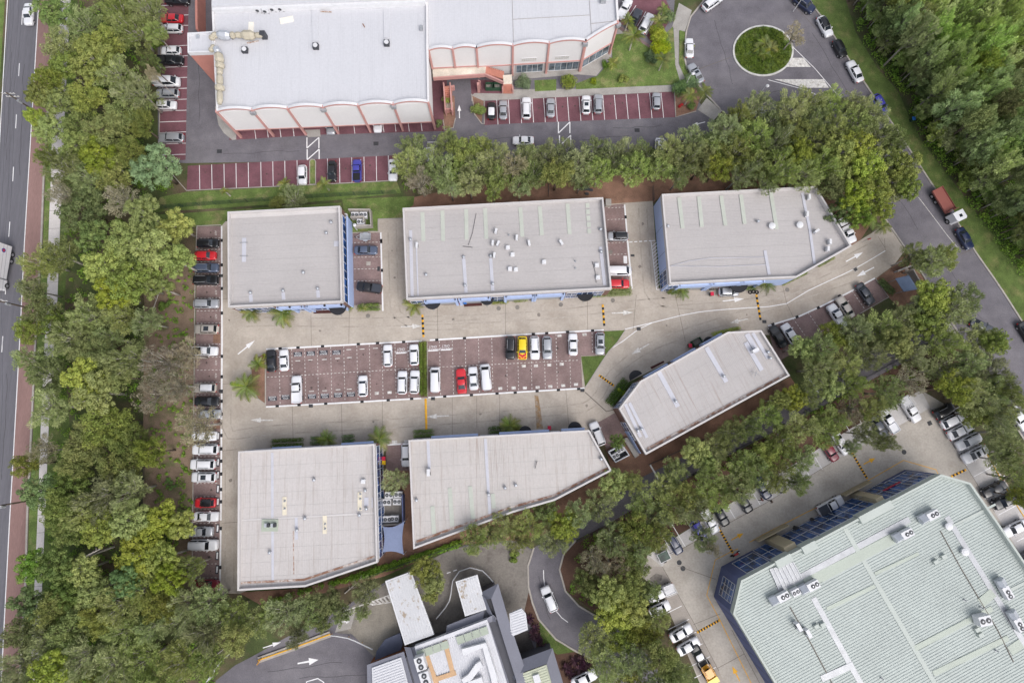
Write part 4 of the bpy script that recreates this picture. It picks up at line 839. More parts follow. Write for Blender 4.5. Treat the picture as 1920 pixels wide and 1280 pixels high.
# roof plant of the white building
for u, v in ((459, 94), (592, 87), (725, 81)):
    z = HW-.45; p = G(u, v, z+.4); V, F = join([boxV(p, 1.0, 1.0, z, z+.7)]); o = wobj('roof_vent', V, F, metal_d, wb); V, F = cylV(p, .42, z+.7, z+.78, 18); wobj('fan_cowl', V, F, metal_w, o)
for u, v, sx, sy, rz in ((469, 49, .95, 2.1, 0), (536, 35, 2.5, 1.1, .22)): box('loose_sheet', G(u, v, HW), sx, sy, HW-.45, HW-.3, M('cream_panel', (.78, .74, .66), .6, .04, 1), wb, rz)
for px in ([(593-2.5, 8), (592, 80)], [(724, 5), (726, 72)], [(462, 22), (460, 85)]): roof_strip('flashing', px, 1.15, HW-.45, wroof, rfW, .05)
for px in ([(463.5, 82), (485, 77.5)], [(601, 22.5), (622, 23.5)], [(680, 45), (684, 52)]): roof_strip('debris', px, .16, HW-.42, rust_m, rfW, .08)
for k, (u, v) in enumerate(((485, 20), (499, 21.5), (512, 18), (527, 17.5))):
    ac_unit(u, v, HW-.45, 0, 'white condenser under the roof step of the white building, %s from the west' % 'first second third fourth'.split()[k], 'condensers on the white building', sc=1.2)
def duct(pts, rads, z, label):
    d = empty('duct', G(*pts[0], 0)*1.0, 0, label, 'duct'); d.location.z = HW-.45
    for k in range(len(pts)-1):
        a, b = G(*pts[k], z), G(*pts[k+1], z); V, F = tubeV([a, a.lerp(b, .25), a.lerp(b, .75), b], [rads[k]*.62, rads[k], rads[k], rads[k]*.62], 8)
        wobj('duct_section', V, F, galv if k in (2,) else duct_m, d)
    for k in range(1, len(pts)-1, 2): box('duct_foot', G(*pts[k], z), .2, .2, HW-.45, z, metal_d, d)
duct([(397, 75), (398, 67), (408, 65.5), (432, 67), (441, 66), (453, 66), (478, 66.5), (492, 66)], [.55, .55, .85, .6, .55, .85, .5], HW+.55, 'beige insulated duct snaking east across the white roof')
duct([(397, 97), (396, 90), (404, 88), (409, 100), (413, 118), (412, 128), (412, 140), (412, 160), (412, 170), (412, 195)], [.5, .5, .6, .8, .8, .55, .6, .85, .55, .75], HW+.55, 'beige insulated duct running south along the edge of the white roof')
box('duct_outlet', G(493, 64.5, HW+.6), .95, .8, HW-.4, HW+1.1, metal_d, wb)
p = G(1131, 1, HE); V, F = join([boxV(p, 1.0, .8, HE-.45, HE+.3), cylV(p, .3, HE+.3, HE+.45, 12)]); wobj('roof_vent', V, F, metal_g, wb)
box('roof_hatch', G(790, 52, HW), .5, .9, HW-.45, HW+.1, metal_g, wb)
# ================================================================== GREEN ROOFED BUILDING
HG = 9.0
gpx = [(1375, 1150), (1390, 1088), (1765, 889), (1820, 905), (1872, 980), (1925, 1058), (2010, 1190), (2010, 1420), (1540, 1420), (1480, 1325)]
PG = ccw([G(u, v, HG) for u, v in gpx]); c = sum(PG, Vector())/len(PG); c.z = 0
gb = empty('office_warehouse', c, 0, 'large building with pale green ribbed roof and dark blue glazed front', 'building')
V, F = prismV(PG, 0, HG-1.1); F = F[:len(PG)]; wobj('wall', V, F, slate_wall, gb)
gcap = M('mint_capping', (.43, .465, .435), .55, .04, .3, .04, 3); mint = M('mint_roof_sheet', (.385, .425, .405), .5, .06, .12, .06, 1.2, spec=.4); mint2 = M('pale_skylight_sheet', (.40, .44, .385), .5, .04, .3)
V, F = ringV(inset(PG, -.03), inset(PG, .32), HG-1.3, HG); wobj('parapet', V, F, gcap, gb)
zG = HG-.9; Pin = inset(PG, .2); Q = [Vector((p.x, p.y, zG)) for p in Pin]; rfG = wobj('roof', Q, fixup(Q, tess(Q)), mint, gb)
def ribs(P, ang, pitch, wd, ht, z, name, mat, par):
    """raised roof ribs clipped to an outline"""
    ca, sa = math.cos(ang), math.sin(ang); R = [Vector((p.x*ca+p.y*sa, -p.x*sa+p.y*ca, 0)) for p in P]; n = len(R); parts = []
    y = min(r.y for r in R)+pitch*.6; ymax = max(r.y for r in R)
    while y < ymax:
        xs = []
        for i in range(n):
            a, b = R[i], R[(i+1) % n]
            if (a.y-y)*(b.y-y) < 0: xs.append(a.x+(y-a.y)/(b.y-a.y)*(b.x-a.x))
        xs.sort()
        for k in range(0, len(xs)-1, 2):
            x0, x1 = xs[k]+.05, xs[k+1]-.05
            if x1-x0 < .3: continue
            V = []
            for x in (x0, x1):
                for yy, zz in ((y-wd/2, z), (y-wd*.36, z+ht), (y+wd*.36, z+ht), (y+wd/2, z)): V.append(Vector((x*ca-yy*sa, x*sa+yy*ca, zz)))
            parts.append((V, [(0, 4, 5, 1), (1, 5, 6, 2), (2, 6, 7, 3)]))
        y += pitch
    V, F = join(parts); o = wobj(name, V, [f[::-1] for f in F], mat, par); o['kind'] = 'stuff'; return o
gd = (G(1765, 889, HG)-G(1390, 1088, HG)); gang = math.atan2(gd.y, gd.x)
ribs(inset(PG, .5), gang, .44, .35, .055, zG+.004, 'roof_ribs', mint, rfG)
for px, w_, m_ in (([(1457, 1105), (1560, 1050), (1705, 973)], 1.0, metal_g), ([(1775, 968), (1850, 1090), (1945, 1245)], .9, metal_g), ([(1525, 1120), (1580, 1220), (1625, 1300)], .9, metal_g), ([(1584, 990), (1667, 1133), (1755, 1285)], .75, gcap), ([(1510, 1094), (1600, 1048), (1680, 1006)], 1.7, mint2), ([(1540, 1086), (1620, 1043), (1690, 1005)], .8, mint2), ([(1550, 1141), (1640, 1098)], .6, mint2), ([(1715, 1215), (1860, 1140)], .85, mint2), ([(1750, 1262), (1890, 1195)], .85, mint2), ([(1640, 1075), (1722, 1037)], .5, mint2), ([(1838, 1130), (1862, 1110)], 1.5, mint2), ([(1893, 1220), (1915, 1205)], 1.5, mint2), ([(1763, 995), (1800, 1062), (1870, 1180), (1900, 1240)], .12, joint_m), ([(1481, 1137), (1520, 1205), (1560, 1280)], .14, joint_m), ([(1540, 1272), (1600, 1245)], 1.0, metal_g), ([(1866, 945), (1776, 990)], .35, gcap), ([(1895, 1105), (1925, 1090)], .5, gcap)):
    roof_strip('flashing', px, w_, zG+.06, m_, rfG, .04)
# service walkway grid by the north-west edge
gp = [(1443, 1066), (1487, 1053), (1503, 1083), (1460, 1104)]; prism('walkway_mesh', [G(u, v, zG+.2) for u, v in gp], zG+.12, zG+.2, metal_g, rfG)
for k in range(7):
    t = k/6; A = (gp[0][0]+(gp[1][0]-gp[0][0])*t, gp[0][1]+(gp[1][1]-gp[0][1])*t); B = (gp[3][0]+(gp[2][0]-gp[3][0])*t, gp[3][1]+(gp[2][1]-gp[3][1])*t)
    roof_strip('walkway_rail', [A, B], .10, zG+.2, metal_w, rfG, .08)
# facade
nP = len(PG)
def seg(u, v): i = near_edge(PG, u, v, HG); return edge(PG, i)
a, b = seg(1577, 988); L = (b-a).length; fl = (b-a).dot(G(1765, 889)-G(1390, 1088)) < 0
def sp(x0, x1): return (L*(1-x1), L*(1-x0)) if fl else (L*x0, L*x1)
for x0, x1, n in ((.045, .155, 3), (.165, .235, 2), (.30, .40, 3), (.41, .70, 8), (.745, .86, 4), (.86, .985, 5)):
    s0, s1 = sp(x0, x1); glazing(a, b, s0, s1, 1.2 if x0 in (.045, .86) else .4, HG-1.35, gb, n, 2, out=.05)
for x0, x1 in ((.24, .295), (.705, .74)):
    s0, s1 = sp(x0, x1); V, F = wallquad(a, b, s0, s1, 0, HG-1.4, .9, 1.1); core = wobj('stair_core', V, [f[::-1] for f in F], beige_wall, gb)
    V, F = wallquad(a, b, s0-2.6, s1+1.6, 0, 1.7, 1.5, .2); wobj('garden_wall', V, [f[::-1] for f in F], beige_wall, gb)
for x0, x1 in ((.165, .24), (.295, .36), (.58, .74)):
    s0, s1 = sp(x0, x1); V, F = wallquad(a, b, s0, s1, HG-1.5, HG+.25, .28, 1.3); wobj('raised_parapet', V, [f[::-1] for f in F], gcap, gb)
s0, s1 = sp(.80, .89); wq('sign_panel', a, b, s0, s1, 4.0, 4.5, .2, M('crimson_sign', (.42, .03, .07), .5, .05, 1), gb)
a, b = seg(1382, 1119); L = (b-a).length; glazing(a, b, L*.22, L*.80, 2.0, HG-1.8, gb, 3, 4)
a, b = seg(1795, 897); L = (b-a).length; glazing(a, b, .5, L-.5, 1.2, HG-1.6, gb, 5, 3)
a, b = seg(1425, 1235); L = (b-a).length
for k in range(6): wq('panel_joint', a, b, L*(k+.5)/6-.04, L*(k+.5)/6+.04, 0, HG-1.3, .02, metal_d, gb, .04)
# number on the stair core
pA = sp(.24, .295); a, b = seg(1577, 988); d = (b-a).normalized(); nrm = Vector((d.y, -d.x, 0))
q = a+d*((pA[0]+pA[1])/2)+nrm*.915; q.z = 3.6
o = link('lettering', text_mesh('19', 1.3, metal_g), gb, q-Vector(gb.location)); o.rotation_euler = Matrix((d, Vector((0, 0, 1)), d.cross(Vector((0, 0, 1))))).transposed().to_euler()
# rooftop package units
def package(u, v, rz, label, big=True):
    z = zG+.15; p = G(u, v, z+.8); p.z = z; o = empty('rooftop_unit', p, rz, label, 'air conditioner', 'package units on the green roof'); o.scale = (.82,)*3
    V, F = boxV((0, 0), 2.5, 1.5, .2, 1.35); link('case', mesh('case', V, F, metal_w), o)
    V, F = join([boxV((-.9, 0), .15, 1.6, 0, .2), boxV((.9, 0), .15, 1.6, 0, .2)]); link('skid', mesh('skid', V, F, metal_d), o)
    for x in (-.15, .75):
        V, F = cylV((x, 0), .42, 1.35, 1.42, 18); f = link('fan', mesh('fan', V, F, metal_d), o); V, F = cylV((x, 0), .14, 1.42, 1.46, 10); link('hub', mesh('hub', V, F, galv), f)
    if big:
        V, F = boxV((-2.0, .1), 1.5, 1.7, .2, 1.0); link('plenum', mesh('plenum', V, F, galv), o)
        V = [Vector(v_) for v_ in ((-2.7, -.75, 1.0), (-1.3, -.75, 1.0), (-1.3, .95, 1.0), (-2.7, .95, 1.0), (-2.7, -.2, 1.7), (-1.3, -.2, 1.7))]
        link('cowl', mesh('cowl', V, [(0, 1, 5, 4), (2, 3, 4, 5), (1, 2, 5), (3, 0, 4)], galv), o)
for u, v, rz, lb in ((1468, 1118, gang, 'westernmost package unit by the roof edge over the walkway grid'), (1524, 1097, gang, 'package unit at the right end of the walkway grid'), (1700, 1000, gang, 'package unit lower of the pair near the roof top'), (1748, 965, gang, 'package unit highest of the pair near the roof top'), (1888, 1110, gang-math.pi/2, 'package unit beside the right-hand roof gutter'), (1910, 1170, gang-math.pi/2, 'package unit at the right edge of the picture')):
    package(u, v, rz, 'white rooftop '+lb)
ac_unit(1837, 1159, zG+.1, .2, 'white twin-fan condenser alone on the right of the green roof', 'condensers on the green roof', True, 1.6)
ac_unit(1489, 1108, zG+.1, gang, 'white condenser between the two western package units', 'condensers on the green roof', True, 1.1)
ac_unit(1494, 1172, zG+.1, -1.1, 'small white condenser left of the pair on the lower green roof', 'condensers on the green roof', False, 1.4); ac_unit(1512, 1184, zG+.1, -1.1, 'small white condenser right of the pair on the lower green roof', 'condensers on the green roof', False, 1.4)
for u, v in ((1778, 986), (1808, 1034)): vent(u, v, zG+.1, rfG, 'disc')
for u, v in ((1755, 1053), (1770, 1043), (1531, 1174), (1543, 1171), (1833, 1180), (1839, 1190)):
    p = G(u, v, zG+.4); V, F = boxV(p, .8, .6, zG+.1, zG+.55, gang); o = wobj('exhaust_hood', V, F, gcap, rfG)
for u, v in ((1811, 1125), (1870, 1220), (1655, 1272), (1842, 1139)): vent(u, v, zG+.1, rfG, 'pipe')
# ================================================================== RESTAURANT (south)
ribw = M('white_roof_sheet', (.56, .56, .59), .5, .04, .3, .04, 3)
rstain = M('stained_white_sheet', (.53, .53, .55), .6, .06, .3, .05, 3, col2=(.34, .28, .22), mixscale=.8, mixlo=.57, mixhi=.64)
rest = empty('restaurant', G(860, 1230), 0, 'drive-through restaurant with dark grey hipped skirts around a white ribbed roof', 'building')
def flat(px, z, name, mat, th=.2, par=None): P = [G(u, v, z) for u, v in px]; V, F = prismV(P, z-th, z); return wobj(name, V, F, mat, par or rest)
def block(px, z, name, wallm, par=None): P = [G(u, v, z) for u, v in px]; V, F = prismV(P, 0, z); return wobj(name, V, F, wallm, par or rest)
RZ = 4.6
main = [(838, 1196), (908, 1160), (902, 1112), (925, 1100), (955, 1190), (985, 1270), (990, 1340), (770, 1340), (756, 1240), (775, 1212)]
block(main, RZ-.6, 'wall', M('charcoal_wall', (.10, .10, .115), .8, .08, .5))
flat([(688, 1246), (757, 1221), (785, 1320), (690, 1340)], RZ-.3, 'west_roof', roof_dk)
block([(690, 1250), (757, 1226), (785, 1330), (690, 1340)], RZ-.6, 'wall', M('timber_wall', (.26, .11, .06), .8, .1, 1))
def skirt(px_out, px_in, z0, z1, name='hip_skirt', par=None):
    o = [G(u, v, z0) for u, v in px_out]; i_ = [G(u, v, z1) for u, v in px_in]; n = len(o)
    wobj(name, o+i_, [(k, k+1, n+k+1, n+k) for k in range(n-1)], roof_dk, par or rest)
flat([(770, 1214), (915, 1160), (975, 1340), (800, 1340)], RZ-.2, 'skirt_base', roof_dk)
inner = [(778, 1216), (915, 1166), (968, 1335), (815, 1345)]
rz_ = RZ+.25; P = [G(u, v, rz_) for u, v in inner]; V, F = prismV(P, RZ-.4, rz_); wr = wobj('roof', V, F, ribw, rest)
rang = math.atan2((G(915, 1166)-G(968, 1335)).y, (G(915, 1166)-G(968, 1335)).x)
ribs(inset(ccw(P), .25), rang, .42, .24, .07, rz_+.003, 'roof_ribs', ribw, wr)
for k in range(9):                                       # sage skylight sheets along the northern parapet
    t0, t1 = k/9+.004, (k+1)/9-.004
    if k == 4: continue
    q = [(780+133*t0, 1221-48*t0), (780+133*t1, 1221-48*t1), (784+133*t1, 1235-48*t1), (784+133*t0, 1235-48*t0)]
    flat(q, rz_+.30, 'sage_sheet', M('sage_metal', (.36, .40, .33), .6, .05, 1, .05, 4), .06, wr)
V, F = ribbonV([G(778, 1214, RZ+.7), G(914, 1163, RZ+.7)], .45, RZ-.3, RZ+.7); wobj('parapet', V, F, ribw, rest)
ply = M('plywood_walkway', (.52, .34, .20), .8, .08, 1, .08, 5)
for px in ([(834, 1200), (850, 1265)], [(800, 1228), (822, 1290)], [(818, 1272), (855, 1260)]): roof_strip('walk_board', px, .75, rz_+.08, ply, wr, .06)
for k, (u, v) in enumerate(((790, 1238), (799, 1266))): ac_unit(u, v, rz_+.05, rang, '%s white twin-fan condenser on the west side of the restaurant roof' % ('upper', 'lower')[k], 'condensers on the restaurant', True, 1.7)
for px, w_ in (([(867, 1222), (908, 1209), (925, 1265), (932, 1300)], 1.0), ([(868, 1278), (882, 1268), (896, 1248), (903, 1244)], 1.0), ([(870, 1287), (905, 1275)], 1.1)):
    P = [G(u, v, rz_+.9) for u, v in px]; V, F = ribbonV(P, w_, rz_+.25, rz_+.95); o = wobj('roof_duct', V, F, metal_w, wr)
# skirts around the restaurant
skirt([(900, 1111), (934, 1093), (955, 1165), (992, 1275), (1000, 1330)], [(912, 1123), (921, 1122), (935, 1170), (968, 1275), (975, 1330)], RZ-.5, RZ+.5)
skirt([(838, 1196), (905, 1172), (934, 1160)], [(836, 1186), (905, 1162), (925, 1152)], RZ-.5, RZ+.5)
flat([(836, 1186), (906, 1160), (908, 1144), (838, 1172)], RZ-.4, 'north_skirt', roof_dk)
skirt([(901, 1112), (912, 1145), (925, 1165)], [(911, 1122), (918, 1140), (930, 1165)], RZ-.4, RZ+.5)
skirt([(758, 1212), (766, 1240), (792, 1330)], [(770, 1213), (780, 1244), (808, 1330)], RZ-.5, RZ+.2)
P = [G(u, v, RZ) for u, v in ((697, 1252), (752, 1232), (776, 1325), (700, 1340))]; V, F = prismV(P, RZ-.3, RZ-.1); wr2 = wobj('west_sheet', V, F, ribw, rest); ribs(inset(ccw(P), .2), rang+math.pi/2, .42, .24, .07, RZ-.097, 'roof_ribs', ribw, wr2)
def canopy(px, z, label, m_, ang):
    c_ = empty('drive_through_canopy', G(px[0][0]+20, px[0][1]+40), 0, label, 'canopy'); P = [G(u, v, z) for u, v in px]
    V, F = prismV(P, z-.45, z-.02); wobj('fascia', V, F, metal_w, c_); Q = [Vector((p.x, p.y, z)) for p in inset(ccw(P), .22)]; r_ = wobj('roof', Q, fixup(Q, tess(Q)), m_, c_)
    ribs(Q, ang, .44, .2, .06, z+.003, 'roof_ribs', m_, r_)
    for p in inset(ccw(P), .8): V, F = cylV(p, .12, 0, z-.45, 8); wobj('post', V, F, metal_g, c_)
canopy([(722, 1089), (771, 1071), (814, 1189), (759, 1209)], 4.6, 'long white ribbed canopy with rust stains over the drive-through lane', rstain, rang)
canopy([(854, 1090), (895, 1077), (912, 1142), (872, 1155)], 4.4, 'short white ribbed canopy beside the curved white rail', rstain, rang)
cw = [(955, 1150), (978, 1140), (986, 1150), (990, 1180), (954, 1195), (951, 1182), (957, 1178)]; P = [G(u, v, 4.2) for u, v in cw]; V, F = prismV(P, 3.7, 4.2); o = wobj('east_canopy', V, F, ribw, rest)
ribs(inset(ccw(P), .15), rang+math.pi/2, .42, .22, .06, 4.203, 'roof_ribs', ribw, o)
# eastern pavilion of the restaurant
skirt([(966, 1240), (1036, 1214), (1062, 1300)], [(973, 1262), (1025, 1244), (1040, 1300)], 3.6, 4.6); skirt([(957, 1262), (966, 1240), (973, 1232)], [(965, 1275), (974, 1262), (982, 1254)], 3.6, 4.4)
block([(970, 1243), (1033, 1219), (1058, 1300), (975, 1310)], 3.5, 'pavilion_wall', M('charcoal_wall', (.1,)*3))
P = [G(u, v, 4.4) for u, v in ((974, 1264), (1025, 1245), (1046, 1320), (985, 1330))]; V, F = prismV(P, 3.4, 4.4); pr = wobj('pavilion_roof', V, F, M('beige_green_sheet', (.46, .48, .37), .6, .05, .4, .05, 4), rest)
ribs(inset(ccw(P), .2), rang+math.pi/2, .42, .22, .06, 4.403, 'roof_ribs', M('beige_green_sheet', (.46,)*3), pr); box('skylight_box', G(1006.5, 1271, 4.6), 1.1, 1.3, 4.45, 4.85, metal_w, pr, .3)
sheet('dark_paving', [(957, 1190), (990, 1182), (1005, 1222), (970, 1240)], .036, M('dark_paving', (.07, .062, .06), .8, .3, .5, .2, 4), dlot)
P = [G(u, v, 1.8) for u, v in ((702, 1240), (706, 1220), (722, 1198), (750, 1186), (755, 1205), (752, 1218), (725, 1228))]; V, F = prismV(P, 1.5, 1.8); o = wobj('play_canopy', V, F, M('navy_canopy', (.085, .095, .14), .8, .1, 1), rest)
box('play_mat', G(726, 1229), 1.4, 1.0, 0, .1, M('green_mat', (.14, .38, .04), .8, .1, 1), rest, .3)
# ================================================================== VEHICLES
def paint(name, c, metal=.0, rough=.3): return M('paint_'+name, c, rough, .02, 1, .0, 1, 0, metal, 0, .5, coat=.6)
PAINT = {'white': paint('white', (.70, .70, .73)), 'silver': paint('silver', (.42, .43, .46), .4), 'grey': paint('grey', (.16, .165, .185), .3), 'black': paint('black', (.012, .012, .015)),
         'navy': paint('navy', (.012, .02, .06)), 'red': paint('red', (.55, .02, .03)), 'maroon': paint('maroon', (.19, .012, .03)), 'blue': paint('blue', (.05, .05, .32)),
         'champagne': paint('champagne', (.52, .47, .42), .3), 'yellow': paint('yellow', (.75, .55, .01)), 'darkgrey': paint('darkgrey', (.055, .06, .075), .3), 'steel blue': paint('steelblue', (.10, .125, .19), .3), 'green': paint('green', (.03, .09, .06)), 'orange': paint('orange', (.62, .30, .02)), 'brick': paint('brick', (.27, .085, .07), 0, .7)}
tyre_m = M('tyre_rubber', (.018, .018, .02), .85, .1, 3, 0); rim_m = M('alloy_rim', (.5, .5, .52), .35, .05, 3, 0, 1, 0, .7)
lamp_m = M('headlamp', (.75, .76, .78), .15, .02, 3, 0); tail_m = M('tail_lamp', (.40, .01, .012), .2, .02, 3, 0)
CAR = {  # L, W, H, windscreen base, roof front, roof rear, rear glass base (fractions from nose), bonnet z, belt z, boot z
    'sedan': (4.6, 1.78, 1.45, .28, .42, .70, .86, .92, .98, 1.0),
    'coupe': (4.5, 1.80, 1.36, .31, .46, .66, .86, .86, .92, .96),
    'hatch': (4.1, 1.74, 1.50, .25, .40, .84, .95, .94, 1.0, 1.0),
    'suv': (4.65, 1.86, 1.72, .26, .38, .88, .965, 1.05, 1.12, 1.1),
    'wagon': (4.75, 1.80, 1.52, .27, .40, .87, .96, .94, 1.0, 1.0),
    'ute': (5.2, 1.86, 1.75, .25, .36, .555, .60, 1.05, 1.12, 1.1),
    'single cab ute': (5.1, 1.84, 1.75, .24, .34, .46, .49, 1.05, 1.12, 1.1),
    'van': (5.0, 1.88, 1.98, .10, .25, .975, .995, 1.1, 1.2, 1.2),
    'four-wheel drive': (4.95, 1.90, 1.88, .28, .37, .95, .985, 1.12, 1.18, 1.15)}
def car_proto(kind):
    L, W, H, a, b, c, d, zb, zbelt, zt = CAR[kind]; X = lambda f: L/2-f*L; out = {}
    st = [0, .02, .06, .13, a, (a+d)/2, d, .90, .95, .985, 1.0]; st = sorted(set(st)); V, F = [], []
    ute = 'ute' in kind
    for f in st:
        e = min(f, 1-f); w = W/2*(.70+.30*min(1, e/.10)**.5) if e < .10 else W/2
        top = zb+(zbelt-zb)*min(1, f/max(a, .05)) if f < a else (zbelt if f <= d else zbelt+(zt-zbelt)*(f-d)/max(.01, 1-d))
        if f < .02: top *= .78
        elif f < .06: top *= .93
        if f > .99: top *= .82
        lo = .42 if e < .02 else .28
        ring_ = [(w*.86, lo), (w, lo+.14), (w, top*.80), (w*.93, top), (w*.55, top+.045), (0, top+.06)]
        pts = [(y, z) for y, z in ring_]+[(-y, z) for y, z in ring_[-2::-1]]
        V += [Vector((X(f), y, z)) for y, z in pts]
    n = 11
    for i in range(len(st)-1):
        for k in range(n-1): F.append((i*n+k, i*n+k+1, (i+1)*n+k+1, (i+1)*n+k))
        F.append((i*n+n-1, i*n, (i+1)*n, (i+1)*n+n-1))
    F += [tuple(range(n-1, -1, -1)), tuple((len(st)-1)*n+k for k in range(n))]
    if ute and False: pass
    # cabin frame (pillars)
    wb_, wr = W/2*.915, W/2*.74; z0 = zbelt-.02; z1 = H-.05; xa, xb, xc, xd = X(a), X(b), X(c), X(d)
    base = [Vector((xa, wb_*.90, z0)), Vector((xa, -wb_*.90, z0)), Vector((xd, -wb_*.88, z0)), Vector((xd, wb_*.88, z0))]
    top_ = [Vector((xb, wr*.94, z1)), Vector((xb, -wr*.94, z1)), Vector((xc, -wr*.92, z1)), Vector((xc, wr*.92, z1))]
    m1 = Vector(((xb+xc)/2, wb_, z0)); m2 = Vector(((xb+xc)/2, -wb_, z0)); t1 = Vector(((xb+xc)/2, wr, z1)); t2 = Vector(((xb+xc)/2, -wr, z1))
    k0 = len(V); V += [base[0], m1, base[3], base[2], m2, base[1], top_[0], t1, top_[3], top_[2], t2, top_[1]]
    for k in range(6): F.append((k0+k, k0+(k+1) % 6, k0+6+(k+1) % 6, k0+6+k))
    out['body'] = ([mesh('body', V, [f for f in F], PAINT['white'], None, True)], None)
    # roof panel, crowned
    RV, RF = [], []
    for i, x in enumerate((xb+.04, xb-.10, (xb+xc)/2, xc+.10, xc-.04)):
        sw = (.90, .985, 1.02, .975, .88)[i]
        for y, dz in ((-1, -.02), (-.86, .03), (0, .055), (.86, .03), (1, -.02)): RV.append(Vector((x, y*wr*sw, z1+dz-(.02 if i in (0, 4) else 0))))
    for i in range(4):
        for k in range(4): RF.append((i*5+k, i*5+k+1, (i+1)*5+k+1, (i+1)*5+k))
    out['roof'] = ([mesh('roof', RV, [f[::-1] for f in RF], PAINT['white'], None, True)], None)
    def glass(q, sh, off):
        ctr = sum(q, Vector())/4; nn = (q[1]-q[0]).cross(q[3]-q[0]).normalized()
        if nn.dot(ctr-Vector((0, 0, .8))) < 0: nn = -nn
        P = [ctr+(p-ctr)*sh+nn*off for p in q]; A = (P[1]-P[0]).cross(P[3]-P[0]); f = (0, 1, 2, 3) if A.dot(nn) > 0 else (3, 2, 1, 0)
        return P, [f]
    g = lambda q, nm: mesh(nm, *glass(q, .90, .012), glass_c)
    out['windscreen'] = ([g([base[0], base[1], top_[1], top_[0]], 'windscreen')], None)
    out['rear_window'] = ([g([base[3], base[2], top_[2], top_[3]], 'rear_window')], None)
    van = kind == 'van'
    sides = []
    for s in (1, -1):
        q = [base[0], m1, t1, top_[0]] if s > 0 else [base[1], m2, t2, top_[1]]; sides.append(g(q, 'side_window'))
        if not van: q = [m1, base[3], top_[3], t1] if s > 0 else [m2, base[2], top_[2], t2]; sides.append(g(q, 'side_window'))
    out['side_window'] = (sides, None)
    hl = []
    for s in (1, -1):
        bx, F_ = boxV((L/2-.16, s*W*.345), .26, .34, zb*.66, zb*.80); hl.append(mesh('headlight', bx, F_, lamp_m))
    out['headlight'] = (hl, None)
    tl = []
    for s in (1, -1):
        bx, F_ = boxV((-L/2+.07, s*W*.375), .16, .28, zt*.66, zt*.86); tl.append(mesh('tail_light', bx, F_, tail_m))
    out['tail_light'] = (tl, None)
    mr = []
    for s in (1, -1):
        bx, F_ = boxV((xa-.25, s*(W/2+.06)), .14, .22, zbelt-.02, zbelt+.13); mr.append(mesh('mirror', bx, F_, PAINT['white']))
    out['mirror'] = (mr, None)
    if ute:
        r = d+.025; V, F = join([boxV((X((r+1)/2)+.02, 0), (1-r)*L-.10, W*.80, zt-.30+.35, zt+.13)]) ; 
        V, F = boxV((X((r+.985)/2), 0), (.985-r)*L, W*.82, zt+.02, zt+.085); out['tray_bed'] = ([mesh('tray_bed', V, F, tyre_m)], None)
        parts = [boxV((X((r+.985)/2), s*W*.43), (.985-r)*L, .10, zt-.05, zt+.24) for s in (1, -1)]+[boxV((X(.985), 0), .08, W*.86, zt-.05, zt+.24), boxV((X(r), 0), .08, W*.86, zt-.05, zt+.30)]
        V, F = join(parts); out['tray_side'] = ([mesh('tray_side', V, F, PAINT['white'])], None)
    if kind in ('suv', 'four-wheel drive', 'wagon'):
        V, F = join([boxV(((xb+xc)/2, s*wr*.86), abs(xb-xc)*.8, .05, H+.02, H+.08) for s in (1, -1)]); out['roof_rail'] = ([mesh('roof_rail', V, F, metal_g)], None)
    rw = .33 if H < 1.6 else .38; wh = []
    for fx in (.19, .81):
        for s in (1, -1):
            V, F = tubeV([(0, -.11, 0), (0, .11, 0)], [rw, rw], 16); V2, F2 = tubeV([(0, -.118, 0), (0, .118, 0)], [rw*.62, rw*.62], 12)
            wh.append((mesh('wheel', V, F, tyre_m), mesh('rim', V2, F2, rim_m), (X(fx), s*(W/2-.10), rw)))
    out['wheel'] = wh
    return out
_cp = {}
def set_paint(o, m):
    o.material_slots[0].link = 'OBJECT'; o.material_slots[0].material = m
